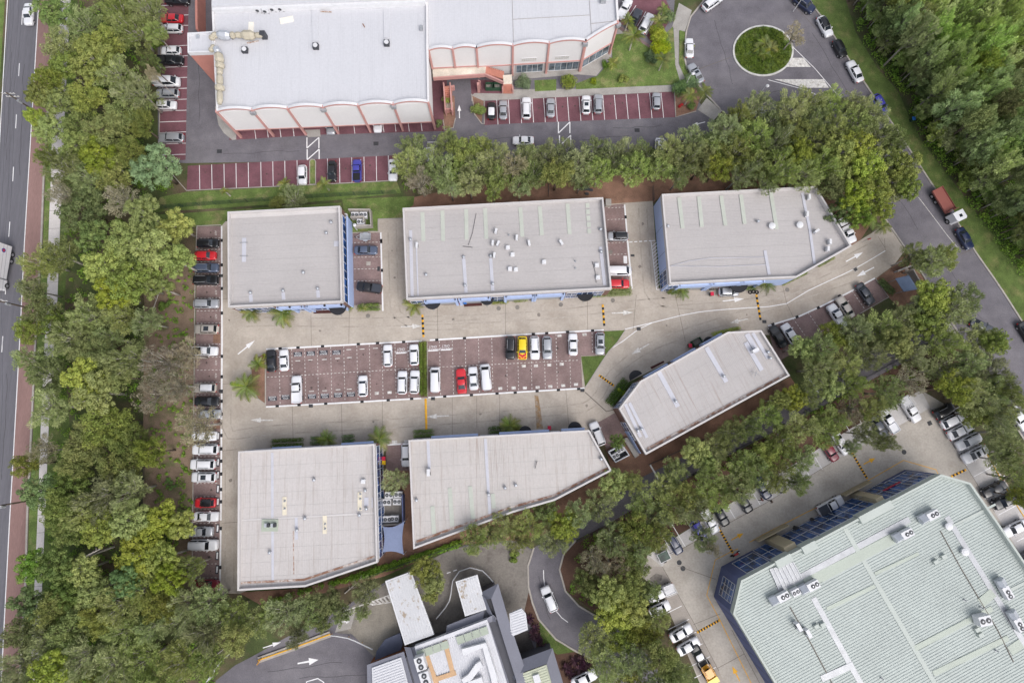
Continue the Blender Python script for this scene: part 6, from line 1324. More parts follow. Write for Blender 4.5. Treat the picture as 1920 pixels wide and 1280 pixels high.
def tree_proto(sp, k):
    nC, cr, R, hz, nl, ll, lw, br, bark = SPEC[sp]; rng = np.random.default_rng(hash((sp, k)) % 1000 if False else ord(sp)*31+k*7)
    H = 10.0; zc = H-hz-.2; cs = []
    tries = 0; nlobe = int(rng.integers(4, 7)); a0 = rng.uniform(0, 6.28); lob = [(np.array([0., 0., hz*.15]), .55)]
    for k2 in range(nlobe):
        a = a0+k2*6.283/nlobe+rng.uniform(-.35, .35); q = R*rng.uniform(.42, .62); lob.append((np.array([q*math.cos(a), q*math.sin(a), hz*rng.uniform(-.35, .35)]), rng.uniform(.34, .48)))
    while len(cs) < nC and tries < 5000:
        tries += 1; p = rng.normal(size=3); p /= np.linalg.norm(p); r = rng.random()**.38; lc, lr = lob[int(rng.integers(0, len(lob)))]
        c = lc+np.array([p[0]*R*lr*r, p[1]*R*lr*r, p[2]*(hz-.5)*lr*1.25*r])
        if c[2] < -hz*.6: continue
        rc = rng.uniform(*cr)*rng.choice([.75, 1.0, 1.1])
        if all(np.linalg.norm((c-o)*np.array([1, 1, .8])) > .72*(rc+q) for o, q in cs): cs.append((c, rc))
    V = []
    for c, rc in cs:
        ax_ = np.array([c[0], c[1], abs(c[2])*.6+1.3]); ax_ = ax_/np.linalg.norm(ax_)+rng.normal(size=3)*.18; ax_ /= np.linalg.norm(ax_)
        V.append(leaves(rng, c+np.array([0, 0, zc]), rc, int(nl*(rc/np.mean(cr))**1.7), ll, lw, br, .35, ax_, 1.5*br))
    # stray sprigs outside the clumps
    st = rng.normal(size=(10, 3)); st /= np.linalg.norm(st, axis=1)[:, None]
    for s in st: V.append(leaves(rng, np.array([s[0]*R*.98, s[1]*R*.98, zc+abs(s[2])*hz*.7]), .42, 34, ll, lw, br))
    crown = quads_mesh('crown', np.concatenate(V), LEAF[sp])
    lean = rng.uniform(-.5, .5, 2); parts = [tubeV([(0, 0, -.1), (lean[0]*.3, lean[1]*.3, zc*.35), (lean[0]*.7, lean[1]*.7, zc*.7), (lean[0], lean[1], zc+hz*.2)], [.24, .19, .15, .08], 7)]
    order = sorted(cs, key=lambda q: -q[0][2])
    lim = 22 if sp in 'gmf' else 12
    for c, rc in order[:lim]:
        e = Vector((c[0]*1.06, c[1]*1.06, zc+c[2]+(rc*.75 if sp in 'gmf' else .2))); s_ = Vector((lean[0]*.6, lean[1]*.6, zc*.55+rng.uniform(0, zc*.3))); m_ = s_.lerp(e, .55)+Vector((0, 0, -.3))
        parts.append(tubeV([s_, m_, e], [.10, .06, .025], 4))
    V2, F2 = join(parts); trunk = mesh('trunk', V2, F2, bark, None, True)
    return trunk, crown
NV = {'e': 4, 'm': 4, 'd': 3, 'c': 3, 'g': 3, 'b': 2, 'o': 1, 'f': 4}
for sp_, n_ in NV.items():
    for k_ in range(n_): TREE[sp_, k_] = tree_proto(sp_, k_)
SPN = {'e': ('gum_tree', 'clumpy bright olive gum tree'), 'm': ('paperbark_tree', 'feathery grey-green paperbark tree'), 'd': ('evergreen_tree', 'dense dark green tree'), 'c': ('oak_tree', 'bushy olive tree'), 'g': ('sparse_tree', 'sparse grey-brown tree'), 'b': ('fig_tree', 'dense blue-green round tree'), 'o': ('golden_tree', 'golden-brown leafy tree'), 'f': ('forest_tree', 'tall slender forest tree')}
ORD = ['first', 'second', 'third', 'fourth', 'fifth', 'sixth', 'seventh', 'eighth', 'ninth', 'tenth', 'eleventh', 'twelfth', 'thirteenth', 'fourteenth', 'fifteenth', 'sixteenth', 'seventeenth', 'eighteenth', 'nineteenth', 'twentieth']
def ordn(k):
    if k < 20: return ORD[k]
    t = {2: 'twenty', 3: 'thirty', 4: 'forty', 5: 'fifty', 6: 'sixty', 7: 'seventy', 8: 'eighty', 9: 'ninety'}[(k+1)//10]; r = (k+1) % 10
    return (t[:-1]+'ieth') if r == 0 else t+'-'+ORD[r-1]
SHR = {'lot edge trees': .92, 'driveway trees': .92, 'north-eastern grove': .94, 'street corner trees': .95}
def plant(zone, where, data, h=(8.5, 11), along='top', base=False):
    """data: 'u,v,r,species' crown centres as seen, radius in survey units"""
    rr = random.Random(zone); items = []
    for t in data.split():
        u, v, r, sp = t.split(','); items.append((float(u), float(v), float(r)*SHR.get(zone, 1), sp))
    bysp = {}
    for it in items: bysp.setdefault(it[3], []).append(it)
    for sp, L_ in bysp.items():
        L_.sort(key=lambda t: t[1] if along == 'top' else t[0])
        for k, (u, v, r, _) in enumerate(L_):
            hh = rr.uniform(*h); hz = SPEC[sp][3]; zc = hh*(10-hz-.2)/10+.6
            p = G(u, v, 0 if base else zc); p.z = 0; rm = r*ppm(u, v, zc); s = rm/SPEC[sp][2]*1.02
            nm, ds = SPN[sp]; lb = '%s, %s from %s %s' % (ds, ordn(k), 'top' if along == 'top' else 'left', where) if len(L_) > 1 else '%s %s' % (ds, where)
            o = empty(nm, p, rr.uniform(0, 6.28), lb, 'tree', zone); o.scale = (s*rr.uniform(.94, 1.06), s*rr.uniform(.94, 1.06), hh/10)
            tm, cm = TREE[sp, rr.randrange(NV[sp])]; link('trunk', tm, o); link('crown', cm, o)
plant('western tree belt, north', 'left of the maroon bays', '''95,18,38,d 150,38,40,m 215,15,42,m 275,12,32,m 110,80,34,c 190,85,42,c 250,58,38,m 290,60,20,m 165,108,40,e 88,150,30,c 118,125,32,e 215,140,40,m 258,172,34,m
70,172,24,e 108,190,34,e 165,180,34,c 235,200,42,c 88,238,30,e 148,225,36,c 195,245,44,c 262,232,28,c 135,272,36,e 178,288,34,e 288,313,46,b 84,292,22,m 120,318,32,m 205,322,36,c 240,285,30,c 160,330,30,m 60,215,18,e 282,120,18,d 285,138,12,g''')
plant('western tree belt, middle', 'in the mid-western belt', '''150,392,46,d 108,362,22,g 225,372,32,g 262,398,34,e 325,420,34,e 232,455,46,e 285,470,44,e 190,497,38,e 328,488,34,e 250,530,42,e 208,550,34,e 288,535,30,e 168,440,32,d 78,490,36,m 112,480,32,m
55,540,28,m 48,618,28,c 80,580,34,c 108,612,30,d 160,592,42,m 130,632,36,m 222,592,34,m 272,602,28,m 200,632,34,m 62,680,36,m 92,702,34,m 178,662,34,c 150,712,40,e 178,735,42,e 240,672,36,m 302,682,40,g 345,662,32,g 280,735,36,g 332,722,34,g 92,762,34,m 215,705,30,c''')
plant('western tree belt, south', 'in the south-western belt', '''200,798,46,c 160,828,42,c 240,828,38,c 278,848,30,c 220,880,42,c 140,866,32,c 368,795,40,g 78,842,28,g 42,872,24,c 70,920,36,d 130,918,38,d 190,932,42,m 240,920,34,m 108,952,34,c 150,960,32,m
120,990,34,c 180,988,38,e 240,972,36,e 300,976,34,e 340,985,28,e 258,1042,46,e 300,1052,36,e 312,1090,32,e 60,1062,32,d 100,1062,36,d 150,1070,30,e 168,1112,34,e 120,1112,34,d 45,1132,32,d 90,1150,38,c 230,1092,34,b 220,1132,38,m 270,1102,34,m 302,1136,32,c 350,1130,34,m 182,1160,38,c 355,1065,24,m
40,1192,34,c 130,1182,38,c 78,1205,34,m 230,1190,36,m 280,1180,34,m 330,1172,34,m 390,1130,34,m 432,1150,34,m 380,1190,34,m 438,1198,32,c 30,1250,38,m 90,1258,38,e 150,1238,38,m 210,1250,42,m 270,1240,38,m 330,1240,38,m 388,1240,32,m 62,1300,38,m 180,1300,38,c 300,1300,38,m 240,1310,38,m 120,1312,38,c 5,1300,30,c''')
plant('restaurant trees', 'beside the restaurant lane', '''480,1168,28,m 505,1148,28,m 535,1152,36,m 572,1150,32,m 612,1128,28,o 638,1152,22,m 684,1110,26,m 556,1195,20,m 795,1072,32,o 812,1092,26,o 806,1118,18,o 678,1150,16,m 600,1168,20,c''', (6.5, 8.5), 'left')
plant('northern tree belt', 'behind the long middle unit', ' '.join('%d,%d,%d,%s' % t for t in [(772, 275, 30, 'm'), (800, 300, 30, 'm'), (838, 262, 26, 'm'), (868, 280, 32, 'c'), (905, 272, 26, 'm'), (762, 312, 28, 'm'), (785, 338, 26, 'g'), (825, 325, 32, 'm'), (862, 322, 30, 'm'), (895, 315, 30, 'm'), (842, 348, 24, 'm'), (880, 345, 24, 'm'), (930, 295, 30, 'm'), (935, 330, 30, 'm'), (962, 310, 26, 'g'), (985, 292, 26, 'm'), (1000, 325, 30, 'm'), (1028, 298, 28, 'm'), (1060, 285, 28, 'm'), (1045, 325, 30, 'c'), (1085, 310, 32, 'm'), (1118, 285, 28, 'm'), (1125, 322, 28, 'm'), (1150, 300, 30, 'm'), (1180, 285, 28, 'm'), (1188, 318, 30, 'm'), (1215, 290, 28, 'm'), (1240, 310, 30, 'm'), (1258, 280, 30, 'm'), (1285, 300, 32, 'm'), (1300, 265, 30, 'm'), (1320, 305, 30, 'c'), (925, 355, 20, 'm'), (975, 350, 20, 'm'), (1090, 338, 20, 'm'), (1275, 330, 22, 'm')]), (8, 10.5), 'left')
plant('north-eastern grove', 'below the roundabout', '''1335,275,34,m 1360,245,32,m 1388,215,30,m 1420,195,28,m 1350,310,32,c 1385,285,34,m 1415,255,34,m 1450,225,32,m 1485,205,30,m 1520,190,28,m 1390,325,30,m 1425,300,34,m 1455,270,34,m 1490,245,34,c 1525,228,32,m 1560,195,28,m 1600,195,28,m
1440,335,30,m 1470,310,34,m 1500,285,34,e 1535,265,34,m 1570,240,32,m 1605,228,32,m 1640,215,28,m 1510,325,34,m 1545,305,34,m 1580,280,34,e 1615,268,34,e 1650,250,32,m 1680,262,28,m 1560,345,34,c 1595,325,36,e 1630,308,36,e 1665,300,34,e 1700,310,30,e 1605,365,34,e 1640,350,36,e 1675,345,34,e 1705,350,26,e 1580,395,26,d 1615,405,28,d 1655,390,26,e''', (8.5, 11.5))
fr = random.Random(11); fpts = []
fpoly = [(1588, -10), (1880, -10), (1925, 500), (1860, 428), (1800, 345), (1738, 265), (1716, 222), (1694, 172), (1655, 128), (1615, 62)]
def inside(u, v, P):
    c = False; n = len(P)
    for i in range(n):
        (x1, y1), (x2, y2) = P[i], P[i-1]
        if (y1 > v) != (y2 > v) and u < (x2-x1)*(v-y1)/(y2-y1)+x1: c = not c
    return c
while len(fpts) < 92:
    for _ in range(2000):
        u, v = fr.uniform(1580, 1930), fr.uniform(-10, 520)
        if inside(u, v, fpoly) and all((u-a)**2+(v-b)**2 > 23**2 for a, b in fpts): fpts.append((u, v)); break
    else: break
plant('eastern forest', 'right of the street', ' '.join('%d,%d,%d,%s' % (u, v, fr.uniform(20, 31), fr.choice('fffffffmc')) for u, v in fpts), (11, 16), 'top', True)
er = random.Random(23); ept = []
for t in range(52):
    x = t/51; e = np.interp(x, [0, .12, .3, .45, .6, .8, 1], [1590, 1622, 1700, 1735, 1795, 1865, 1925]), np.interp(x, [0, .12, .3, .45, .6, .8, 1], [-5, 62, 175, 258, 338, 425, 500]); ept.append('%d,%d,%d,%s' % (e[0]+er.uniform(-4, 24), e[1]+er.uniform(-10, 10), er.uniform(15, 25), er.choice('mfcdfm')))
plant('forest edge trees', 'on the forest edge by the street', ' '.join(ept), (4.0, 8.5), 'top', True)
plant('street corner trees', 'near the entrance bays', '''1718,480,26,m 1748,492,30,m 1775,478,28,m 1758,555,38,e 1795,580,36,m 1815,560,30,m 1735,575,30,m 1700,598,36,m 1655,618,36,m 1605,622,32,m 1565,628,30,c 1540,655,30,m 1505,650,24,e 1535,690,36,m 1592,682,36,m 1632,662,34,m 1690,640,34,e 1745,602,34,e 1770,640,34,m 1715,665,32,m 1490,746,26,e 1515,742,28,m 1560,722,28,e 1600,722,26,m
1835,640,36,m 1872,640,26,e 1822,682,36,m 1770,692,38,m 1705,715,34,g 1665,735,32,m 1790,725,34,c 1832,742,36,m 1858,700,36,m 1885,725,30,m 1640,765,28,m 1605,770,32,g 1565,785,28,m''', (8, 10.5))
plant('driveway trees', 'along the rear driveway', '''1442,776,26,m 1402,800,26,m 1347,836,30,m 1305,848,30,e 1370,812,28,m 1268,882,30,m 1330,868,26,e 1245,915,28,m 1155,908,32,e 1190,905,26,m 1205,942,26,m 1122,948,32,m 1085,965,26,m 1058,985,36,e 1025,968,32,m 992,985,28,m 950,985,32,m 918,1002,28,m 888,1012,28,m 970,1012,26,m 1040,1018,30,m 1464,750,20,e''', (7.5, 10), 'left')
plant('lot edge trees', 'edging the concrete lot', '''1545,812,32,m 1505,800,32,m 1470,830,36,m 1505,862,32,m 1440,852,32,c 1410,882,34,m 1460,892,32,m 1500,905,24,m 1380,912,34,m 1345,932,34,m 1300,958,32,m 1290,928,30,c 1330,895,28,m 1255,952,34,m 1225,968,32,m 1190,992,34,c 1150,1012,34,m 1232,1005,28,m 1200,1030,30,m 1118,1048,32,g 1150,1062,34,g 1190,1062,32,c 1100,1092,28,c
1140,1112,36,e 1180,1100,32,c 1152,1152,38,e 1188,1142,32,e 1218,1110,24,c 1112,1200,32,m 1160,1200,34,c 1208,1188,36,c 1235,1160,24,m 1140,1245,38,m 1190,1242,38,m 1240,1235,36,c 1270,1262,28,m 1190,1290,38,c 1245,1292,36,m 1320,1012,24,m 1340,1030,16,g 1660,830,20,m 1625,812,24,m 1600,838,18,m 1395,870,28,m''', (8, 10.5), 'left')
plant('right edge trees', 'at the right edge', '''1830,775,28,c 1865,772,32,m 1895,760,28,m 1880,812,32,m 1905,850,30,m 1878,860,26,m 1908,895,26,m 1918,930,20,c 1862,735,26,m''', (8, 10))
plant('small trees by the units', 'beside the unit walls', '742,902,24,m 1158,828,16,d 548,372,26,m 520,378,18,c', (4.5, 5.5), 'left')
plant('roundabout tree', 'overhanging the roundabout kerb', '1492,62,22,g', (6, 7), 'left')
# ---- low undergrowth between the trunks
ug = np.random.default_rng(5); Vs = []
ugm = leafmat('leaf_scrub', (0.173, 0.282, 0.070), (0.241, 0.338, 0.085))
def scrub(poly_, n, hmax=.9, rc=(.35, .7)):
    us = [p[0] for p in poly_]; vs_ = [p[1] for p in poly_]; k = 0
    while k < n:
        u, v = ug.uniform(min(us), max(us)), ug.uniform(min(vs_), max(vs_))
        if not inside(u, v, poly_): continue
        p = G(u, v); r = ug.uniform(*rc); Vs.append(leaves(ug, np.array([p.x, p.y, ug.uniform(.1, hmax*.5)]), r, 26, .30, .16, .4)); k += 1
scrub([(1592, -30), (1960, -30), (1960, 560), (1905, 510), (1850, 432), (1792, 350), (1732, 268), (1710, 222), (1688, 172), (1650, 130), (1610, 62)], 2600, 1.6, (.4, .95))
scrub([(138, -60), (292, -60), (292, 300), (340, 350), (285, 400), (280, 540), (265, 560), (262, 960), (330, 1000), (270, 1150), (380, 1160), (420, 1240), (395, 1310), (80, 1310), (95, 985), (105, 790), (120, 560)], 1500)
scrub([(480, 1138), (560, 1108), (690, 1078), (860, 1022), (870, 1012), (720, 1060), (575, 1106)], 420, .8, (.3, .6))
scrub([(1080, 1016), (1440, 812), (1700, 668), (1790, 640), (1740, 728), (1600, 795), (1440, 895), (1300, 980), (1205, 1035), (1110, 1145), (1062, 1105)], 380)
scrub([(745, 345), (1000, 305), (1300, 300), (1340, 262), (1600, 330), (1590, 390), (1530, 340), (1240, 330), (900, 345), (760, 368)], 200)
scrub([(300, 560), (362, 500), (362, 950), (340, 1100), (290, 940), (276, 800)], 260, .35, (.2, .45))
ugo = link('undergrowth', quads_mesh('undergrowth', np.concatenate(Vs), ugm)); tag(ugo, 'low dark green scrub covering the ground between the trees', 'scrub', None, 'stuff')
# ---- palms, shrubs, hedges
def frond_mesh(L=2.2, droop=.9, seed=0, w=.42):
    rng = random.Random(seed); V, F = [], []; n = 11; sp = []
    for i in range(n+1):
        t = i/n; sp.append(Vector((L*t*(1-.12*t), 0, .55*t*L*.5-droop*t*t)))
    for i in range(1, n):
        c = sp[i]; t = i/n; ww = w*math.sin(math.pi*min(1, .12+t*.9))**.6
        for s in (1, -1):
            tip = c+Vector((.30*L*.4, s*ww*1.25, -.16-.12*rng.random())); k = len(V)
            V += [c+Vector((-.06, 0, .01)), c+Vector((.12, 0, .01)), tip+Vector((.05, 0, 0)), tip]; F.append((k, k+1, k+2, k+3) if s > 0 else (k+3, k+2, k+1, k))
    tv, tf = tubeV(sp, [.035-.028*i/n for i in range(n+1)], 4); k = len(V); V += tv; F += [tuple(i+k for i in f) for f in tf]
    return V, F
palm_leaf = LEAF['p']; fr_me = [mesh('frond', *frond_mesh(2.3, 1.2, s), palm_leaf) for s in range(3)]; flax = leafmat('leaf_flax', (.12, .055, .085), (.17, .10, .11))
pv = tubeV([(0, 0, 0), (.06, 0, .5), (.02, .03, 1.0)], [1.0, .85, .75], 8)
def palm(u, v, r, h, label, n=13, mat=None, group='palms', cat='palm'):
    zt = h; p = G(u, v, zt); p.z = 0; o = empty('palm', p, RND.uniform(0, 6), label, cat, group); s = r*ppm(u, v, zt)/1.9
    V, F = tubeV([(0, 0, 0), (.05, 0, h*.5), (0, .04, h)], [.16, .12, .11], 8); link('trunk', mesh('trunk', V, F, bark_p), o)
    for k in range(n):
        f = link('frond', fr_me[k % 3], o, (0, 0, h), k*2.399+RND.uniform(-.2, .2)); f.rotation_euler = (RND.uniform(-.15, .15), RND.uniform(-.5, .25)-(.35 if k % 4 == 0 else 0), k*2.399); f.scale = (s*RND.uniform(.8, 1.1),)*3
PD = [(1189, 67, 20, 4.5, 'tall palm with dark trunk on the northern lawn'), (1178, 38, 13, 3.5, 'palm beside the dark pickup at the top'), (1244, 112, 18, 3.5, 'palm near the footpath on the right of the northern lawn'), (1150, 118, 12, 2.0, 'small palm by the corner shop windows'), (1294, 178, 16, 3.5, 'palm in the garden bed by the red flowers'), (1322, 172, 15, 3.5, 'palm leaning over the street kerb'), (1243, 18, 12, 3.5, 'palm at the top by the concrete apron'), (1236, 40, 15, 3.0, 'dark palm among the bushes at the top'),
      (533, 345, 13, 3.0, 'palm by the lower maroon row, left one'), (608, 345, 14, 3.0, 'palm by the lower maroon row, right one'), (530, 588, 24, 2.4, 'palm in front of the square unit, right one'), (472, 585, 22, 2.4, 'palm in front of the square unit, left one'), (778, 572, 20, 2.2, 'palm at the south-west corner of the long middle unit'), (1276, 544, 18, 2.2, 'palm at the south-west corner of the north-east unit'), (1436, 533, 18, 2.2, 'palm right of the black tyres at the north-east unit'),
      (462, 725, 28, 2.0, 'large palm at the rounded west end of the central car park'), (484, 682, 16, 1.8, 'palm at the upper left of the central car park island'), (712, 822, 22, 2.2, 'palm between the square south-west unit and the wedge'), (614, 823, 18, 2.0, 'palm among hedges north of the south-west unit'), (955, 798, 20, 1.8, 'palm beside the fern hedge of the wedge-shaped unit'), (966, 806, 14, 1.6, 'low palm right of the fern hedge'), (1630, 405, 24, 3.5, 'banana-like palm behind the slanted unit end'), (678, 576, 10, 1.4, 'small palm in the bed below the black pickup'), (1655, 425, 16, 3.0, 'palm beside the red stop sign'), (420, 358, 8, 2.5, 'tiny palm at the left of the grass strip')]
for a in PD: palm(*a)
for k, (u, v, r) in enumerate(((1436, 84, 17), (1424, 92, 15), (1446, 92, 14), (1434, 102, 14))): palm(u, v, r, .7, 'spiky yucca in the middle of the roundabout, %s from the left' % ['second', 'first', 'fourth', 'third'][k], 15, None, 'roundabout yuccas', 'yucca')
def shrub(u, v, r, h, label, sp='d', cat='shrub', group='shrubs'):
    p = G(u, v, h*.6); p.z = 0; rm = 1.2*r*ppm(u, v, h*.6); n = max(90, int(260*rm*rm)); rng = np.random.default_rng(int(u*7+v)); V = []
    for k in range(max(4, int(6*rm))):
        a = rng.uniform(0, 6.28); q = rng.random()**.5*rm*.6; V.append(leaves(rng, np.array([q*math.cos(a), q*math.sin(a), h*rng.uniform(.35, .65)]), min(rm*.55, h*.5), int(min(420, n/4)), .22, .14, .3))
    o = link('shrub', quads_mesh('shrub', np.concatenate(V), LEAF[sp]), None, p); tag(o, label, cat, group)
def hedge(px, wd, h, label, sp='h'):
    sp = {'d': 'h', 'b': 'h'}.get(sp, sp)
    P = W2(px); rng = np.random.default_rng(int(px[0][0]*3+px[0][1])); V = []
    for i in range(len(P)-1):
        L = (P[i+1]-P[i]).length; n = int(L/.35)+1
        for k in range(n):
            c = P[i].lerp(P[i+1], (k+.5)/n); t = (P[i+1]-P[i]).normalized(); nn = Vector((-t.y, t.x, 0))
            for s in np.linspace(-wd/2+.2, wd/2-.2, max(1, int(wd/.45))): q = c+nn*float(s); V.append(leaves(rng, np.array([q.x, q.y, h*.55]), min(.42, h*.55), 70, .17, .11, .2))
    V = np.concatenate(V); c = V.mean(0); c[2] = 0; o = link('hedge', quads_mesh('hedge', V-c, LEAF[sp]), None, tuple(c)); tag(o, label, 'hedge', 'clipped hedges')
hedge([(793.5, 642), (794.5, 741)], 1.15, 1.1, 'straight clipped hedge dividing the central car park')
hedge([(512, 831), (570, 828)], 1.3, 1.1, 'longest clipped hedge north of the south-west unit'); hedge([(585, 826), (605, 825)], 1.2, 1.0, 'short round hedge left of the palm at the south-west unit', 'd'); hedge([(644, 823), (665, 821)], 1.2, 1.0, 'short hedge right of the palm at the south-west unit')
hedge([(777, 814), (813, 811)], 1.2, 1.1, 'clipped hedge at the foot of the yellow speed hump', 'b'); hedge([(917, 807), (955, 804)], 1.2, 1.1, 'fern-edged hedge north of the wedge-shaped unit', 'd')
hedge([(1141, 757), (1156, 737), (1173, 714)], 1.5, 1.0, 'curved hedge along the pointed corner of the diagonal unit', 'b'); hedge([(1105, 550), (1182, 546)], 1.6, .9, 'yellowish hedge in the bed right of the long middle unit', 'o')
hedge([(685, 577), (712, 576)], 1.2, .9, 'hedge in the bed below the black pickup', 'd'); hedge([(921, 565), (952, 563)], 1.2, .9, 'yellowish hedge beside the pink pot at the long middle unit', 'o'); hedge([(963, 562), (988, 559)], 1.1, .9, 'small hedge halfway along the long middle unit', 'c')
hedge([(1250, 546), (1272, 545)], 1.1, .9, 'small hedge at the striped strip of the north-east unit', 'd'); hedge([(1392, 538), (1415, 537)], 1.2, .9, 'small hedge below the black canopy of the north-east unit', 'd'); hedge([(1335, 632), (1385, 620)], 1.3, 1.2, 'fern hedge at the top of the diagonal unit', 'y')
hedge([(1466, 533), (1512, 510)], .6, .6, 'thin hedge below the slanted unit, lower one', 'c'); hedge([(1532, 499), (1562, 483)], .6, .6, 'thin hedge below the slanted unit, upper one', 'c'); hedge([(1647, 526), (1660, 540), (1672, 550)], 1.1, .9, 'hedge beside the charcoal sedan in the entrance bays', 'd')
for a in ((980, 154, 14, 1.8, 'big dark round shrub left of the shop windows', 'b'), (1067, 152, 13, 1.8, 'round shrub in front of the shop windows', 'y'), (897, 205, 14, 1.5, 'yellow-green shrub at the corner of the lane', 'y'), (837, 187, 7, 1.6, 'climbing shrub beside the narrow pink stair', 'y'), (1114, 155, 8, .9, 'small round shrub on the lawn, left one', 'y'), (1168, 148, 11, 1.0, 'spiky shrub on the lawn, middle one', 'y'), (1222, 105, 15, 1.2, 'shrub in the lawn shade near the palms', 'b'), (1232, 65, 18, 2.0, 'tropical bush on the upper lawn edge', 'y'), (1238, 88, 18, 2.0, 'tropical bush above the footpath palm', 'y'), (1250, 30, 14, 1.8, 'dark bush right of the white SUV at the top', 'b'), (1275, 165, 15, 1.8, 'dark bush at the lamp post', 'b'), (1296, 155, 16, 1.8, 'dark bush at the street corner', 'b'), (1297, 198, 8, 1.0, 'low bush beside the red flowers', 'd'), (1136, 120, 9, 1.0, 'shrub under the corner shop windows', 'd'),
          (1298, 85, 5, .5, 'low tuft on the kerb verge', 'y'), (823, 232, 8, .8, 'low bush at the bottom of the narrow stair', 'd'), (298, 78, 12, 1.0, 'bush between parked cars in the maroon bays', 'd'), (282, 130, 11, 1.0, 'lone tuft beside the white delivery van', 'c'), (655, 577, 8, .8, 'brown-green bush under the half-round canopy', 'o'), (1208, 40, 8, 1, 'bush beside the palm trunks', 'd'), (498, 668, 6, .7, 'small shrub at the island top', 'y'), (310, 575, 14, .9, 'low shrub on the mulch below the big gums', 'd'), (320, 905, 16, .5, 'patch of green weeds on the western mulch', 'd'), (350, 880, 12, .4, 'weeds near the white SUVs', 'd'),
          (342, 960, 14, .7, 'weeds at the edge of the lower western bays', 'c'), (965, 1045, 12, .9, 'dark shrub beside the curved driveway kerb', 'd'), (1165, 735, 9, .9, 'round bush in the middle of the curved hedge', 'y'), (1436, 95, 22, .5, 'low planting round the yuccas', 'd'), (1720, 478, 7, .8, 'shrub beside the concrete entrance wall', 'd')):
    shrub(*a)
fl_me = mesh('frond', *frond_mesh(1.1, .25, 9, .10), flax)
for k, (u, v) in enumerate(((992, 1160), (1003, 1178), (1010, 1196), (1018, 1213), (1062, 1250), (1076, 1238), (1090, 1236), (1070, 1262), (1086, 1254), (1098, 1246), (1000, 1190))):
    p = G(u, v, .3); p.z = .02; o = empty('flax_plant', p, 0, 'spiky purple flax plant in the bed by the curved driveway, %s from the left' % ordn(sorted([992, 1003, 1010, 1018, 1062, 1076, 1090, 1070, 1086, 1098, 1000]).index(u)), 'flax', 'purple flax plants')
    for j in range(16): f = link('frond', fl_me, o, (0, 0, .1), j*2.4); f.rotation_euler = (0, RND.uniform(-.9, .1), j*2.4)
# ================================================================== STREET FURNITURE AND SMALL THINGS
def hump(a, b, n, label, both=True, wd=.42):
    A, B = G(*a), G(*b); L = (B-A).length; rz = math.atan2((B-A).y, (B-A).x); m = (A+B)/2
    o = empty('speed_hump', (m.x, m.y, .012), 0, label, 'speed hump', 'speed humps')
    for k in range(n):
        p = A.lerp(B, (k+.5)/n); V = []
        l_ = L/n*.48; ca, sa = math.cos(rz), math.sin(rz)
        for x in (-l_, l_):
            for y, z in ((-wd/2, 0), (-wd*.28, .06), (wd*.28, .06), (wd/2, 0)): V.append(Vector((p.x+x*ca-y*sa, p.y+x*sa+y*ca, .018+z)))
        wobj('hump_block', V, [(0, 1, 5, 4), (1, 2, 6, 5), (2, 3, 7, 6), (0, 3, 2, 1), (4, 5, 6, 7)], yellow_p if (k % 2 == 0 or not both) else black_p, o)
hump((792, 590), (794, 632), 9, 'yellow and black speed hump left of the long middle unit forecourt')
hump((1130, 571), (1133, 611), 8, 'yellow and black speed hump in front of the east end of the long middle unit')
hump((1418, 552), (1426, 600), 10, 'dark worn speed hump in front of the north-east unit')
hump((798, 747), (799.5, 805), 6, 'all-yellow speed hump at the foot of the dividing hedge', False)
hump((1123, 703), (1151, 723), 13, 'short pale speed hump near the pointed corner of the diagonal unit')
hump((1597, 848), (1626, 897), 19, 'long speed hump at the top of the concrete lot')
hump((1783, 893), (1811, 880), 9, 'speed hump against the right-hand bays of the concrete lot')
hump((1347, 988), (1374, 1036), 19, 'long speed hump ending at the motorcycle')
hump((1307, 1185), (1349, 1162), 17, 'speed hump beside the two white sedans at the lower left bays')
# fences
def fence(px, h, label, post=2.5, mat=None, wires=True):
    P = W2(px); m = P[len(P)//2]; mat = mat or metal_d
    o = empty('fence', (m.x, m.y, 0), 0, label, 'fence')
    for i in range(len(P)-1):
        L = (P[i+1]-P[i]).length; n = max(1, int(L/post))
        for k in range(n): V, F = cylV(P[i].lerp(P[i+1], k/n), .04, 0, h, 6); wobj('post', V, F, mat, o)
    V, F = join([ribbonV(P, .03, z, z+.03) for z in (.15, h*.35, h*.65, h-.05)]); wobj('rail', V, F, mat, o)
    parts = []
    for i in range(len(P)-1):
        L = (P[i+1]-P[i]).length; n = max(1, int(L/.16))
        for k in range(n): p = P[i].lerp(P[i+1], (k+.5)/n); parts.append(boxV(p, .02, .02, .1, h))
    V, F = join(parts); w_ = wobj('mesh_infill', V, F, mat, o); w_['kind'] = 'stuff'
gfm = M('green_fence', (.022, .05, .04), .7, .1, 1)
fence([(282, 393), (375, 386), (466, 379.5), (560, 373), (640, 368), (745, 363)], 1.8, 'dark green mesh fence across the grass strip north of the square unit', mat=gfm)
fence([(1028, 368), (1028, 345), (1115, 338)], 1.5, 'dark fence behind the long middle unit')
fence([(1224, 378), (1222, 352)], 1.5, 'short dark fence between the mulch and the north-east unit')
fence([(1080, 1014), (1180, 961), (1247, 918), (1347, 858), (1440, 810), (1545, 748), (1712, 657), (1780, 622)], 1.6, 'long wire fence along the south side of the rear driveway')
fence([(695, 1077), (780, 1046), (868, 1016)], 1.8, 'dark fence behind the wedge-shaped unit above the restaurant')
fence([(268, 790), (272, 870), (268, 950)], 1.5, 'dark fence at the edge of the western mulch')
fence([(1215, 870), (1300, 832), (1400, 778), (1490, 728)], 1.4, 'low fence behind the diagonal unit')
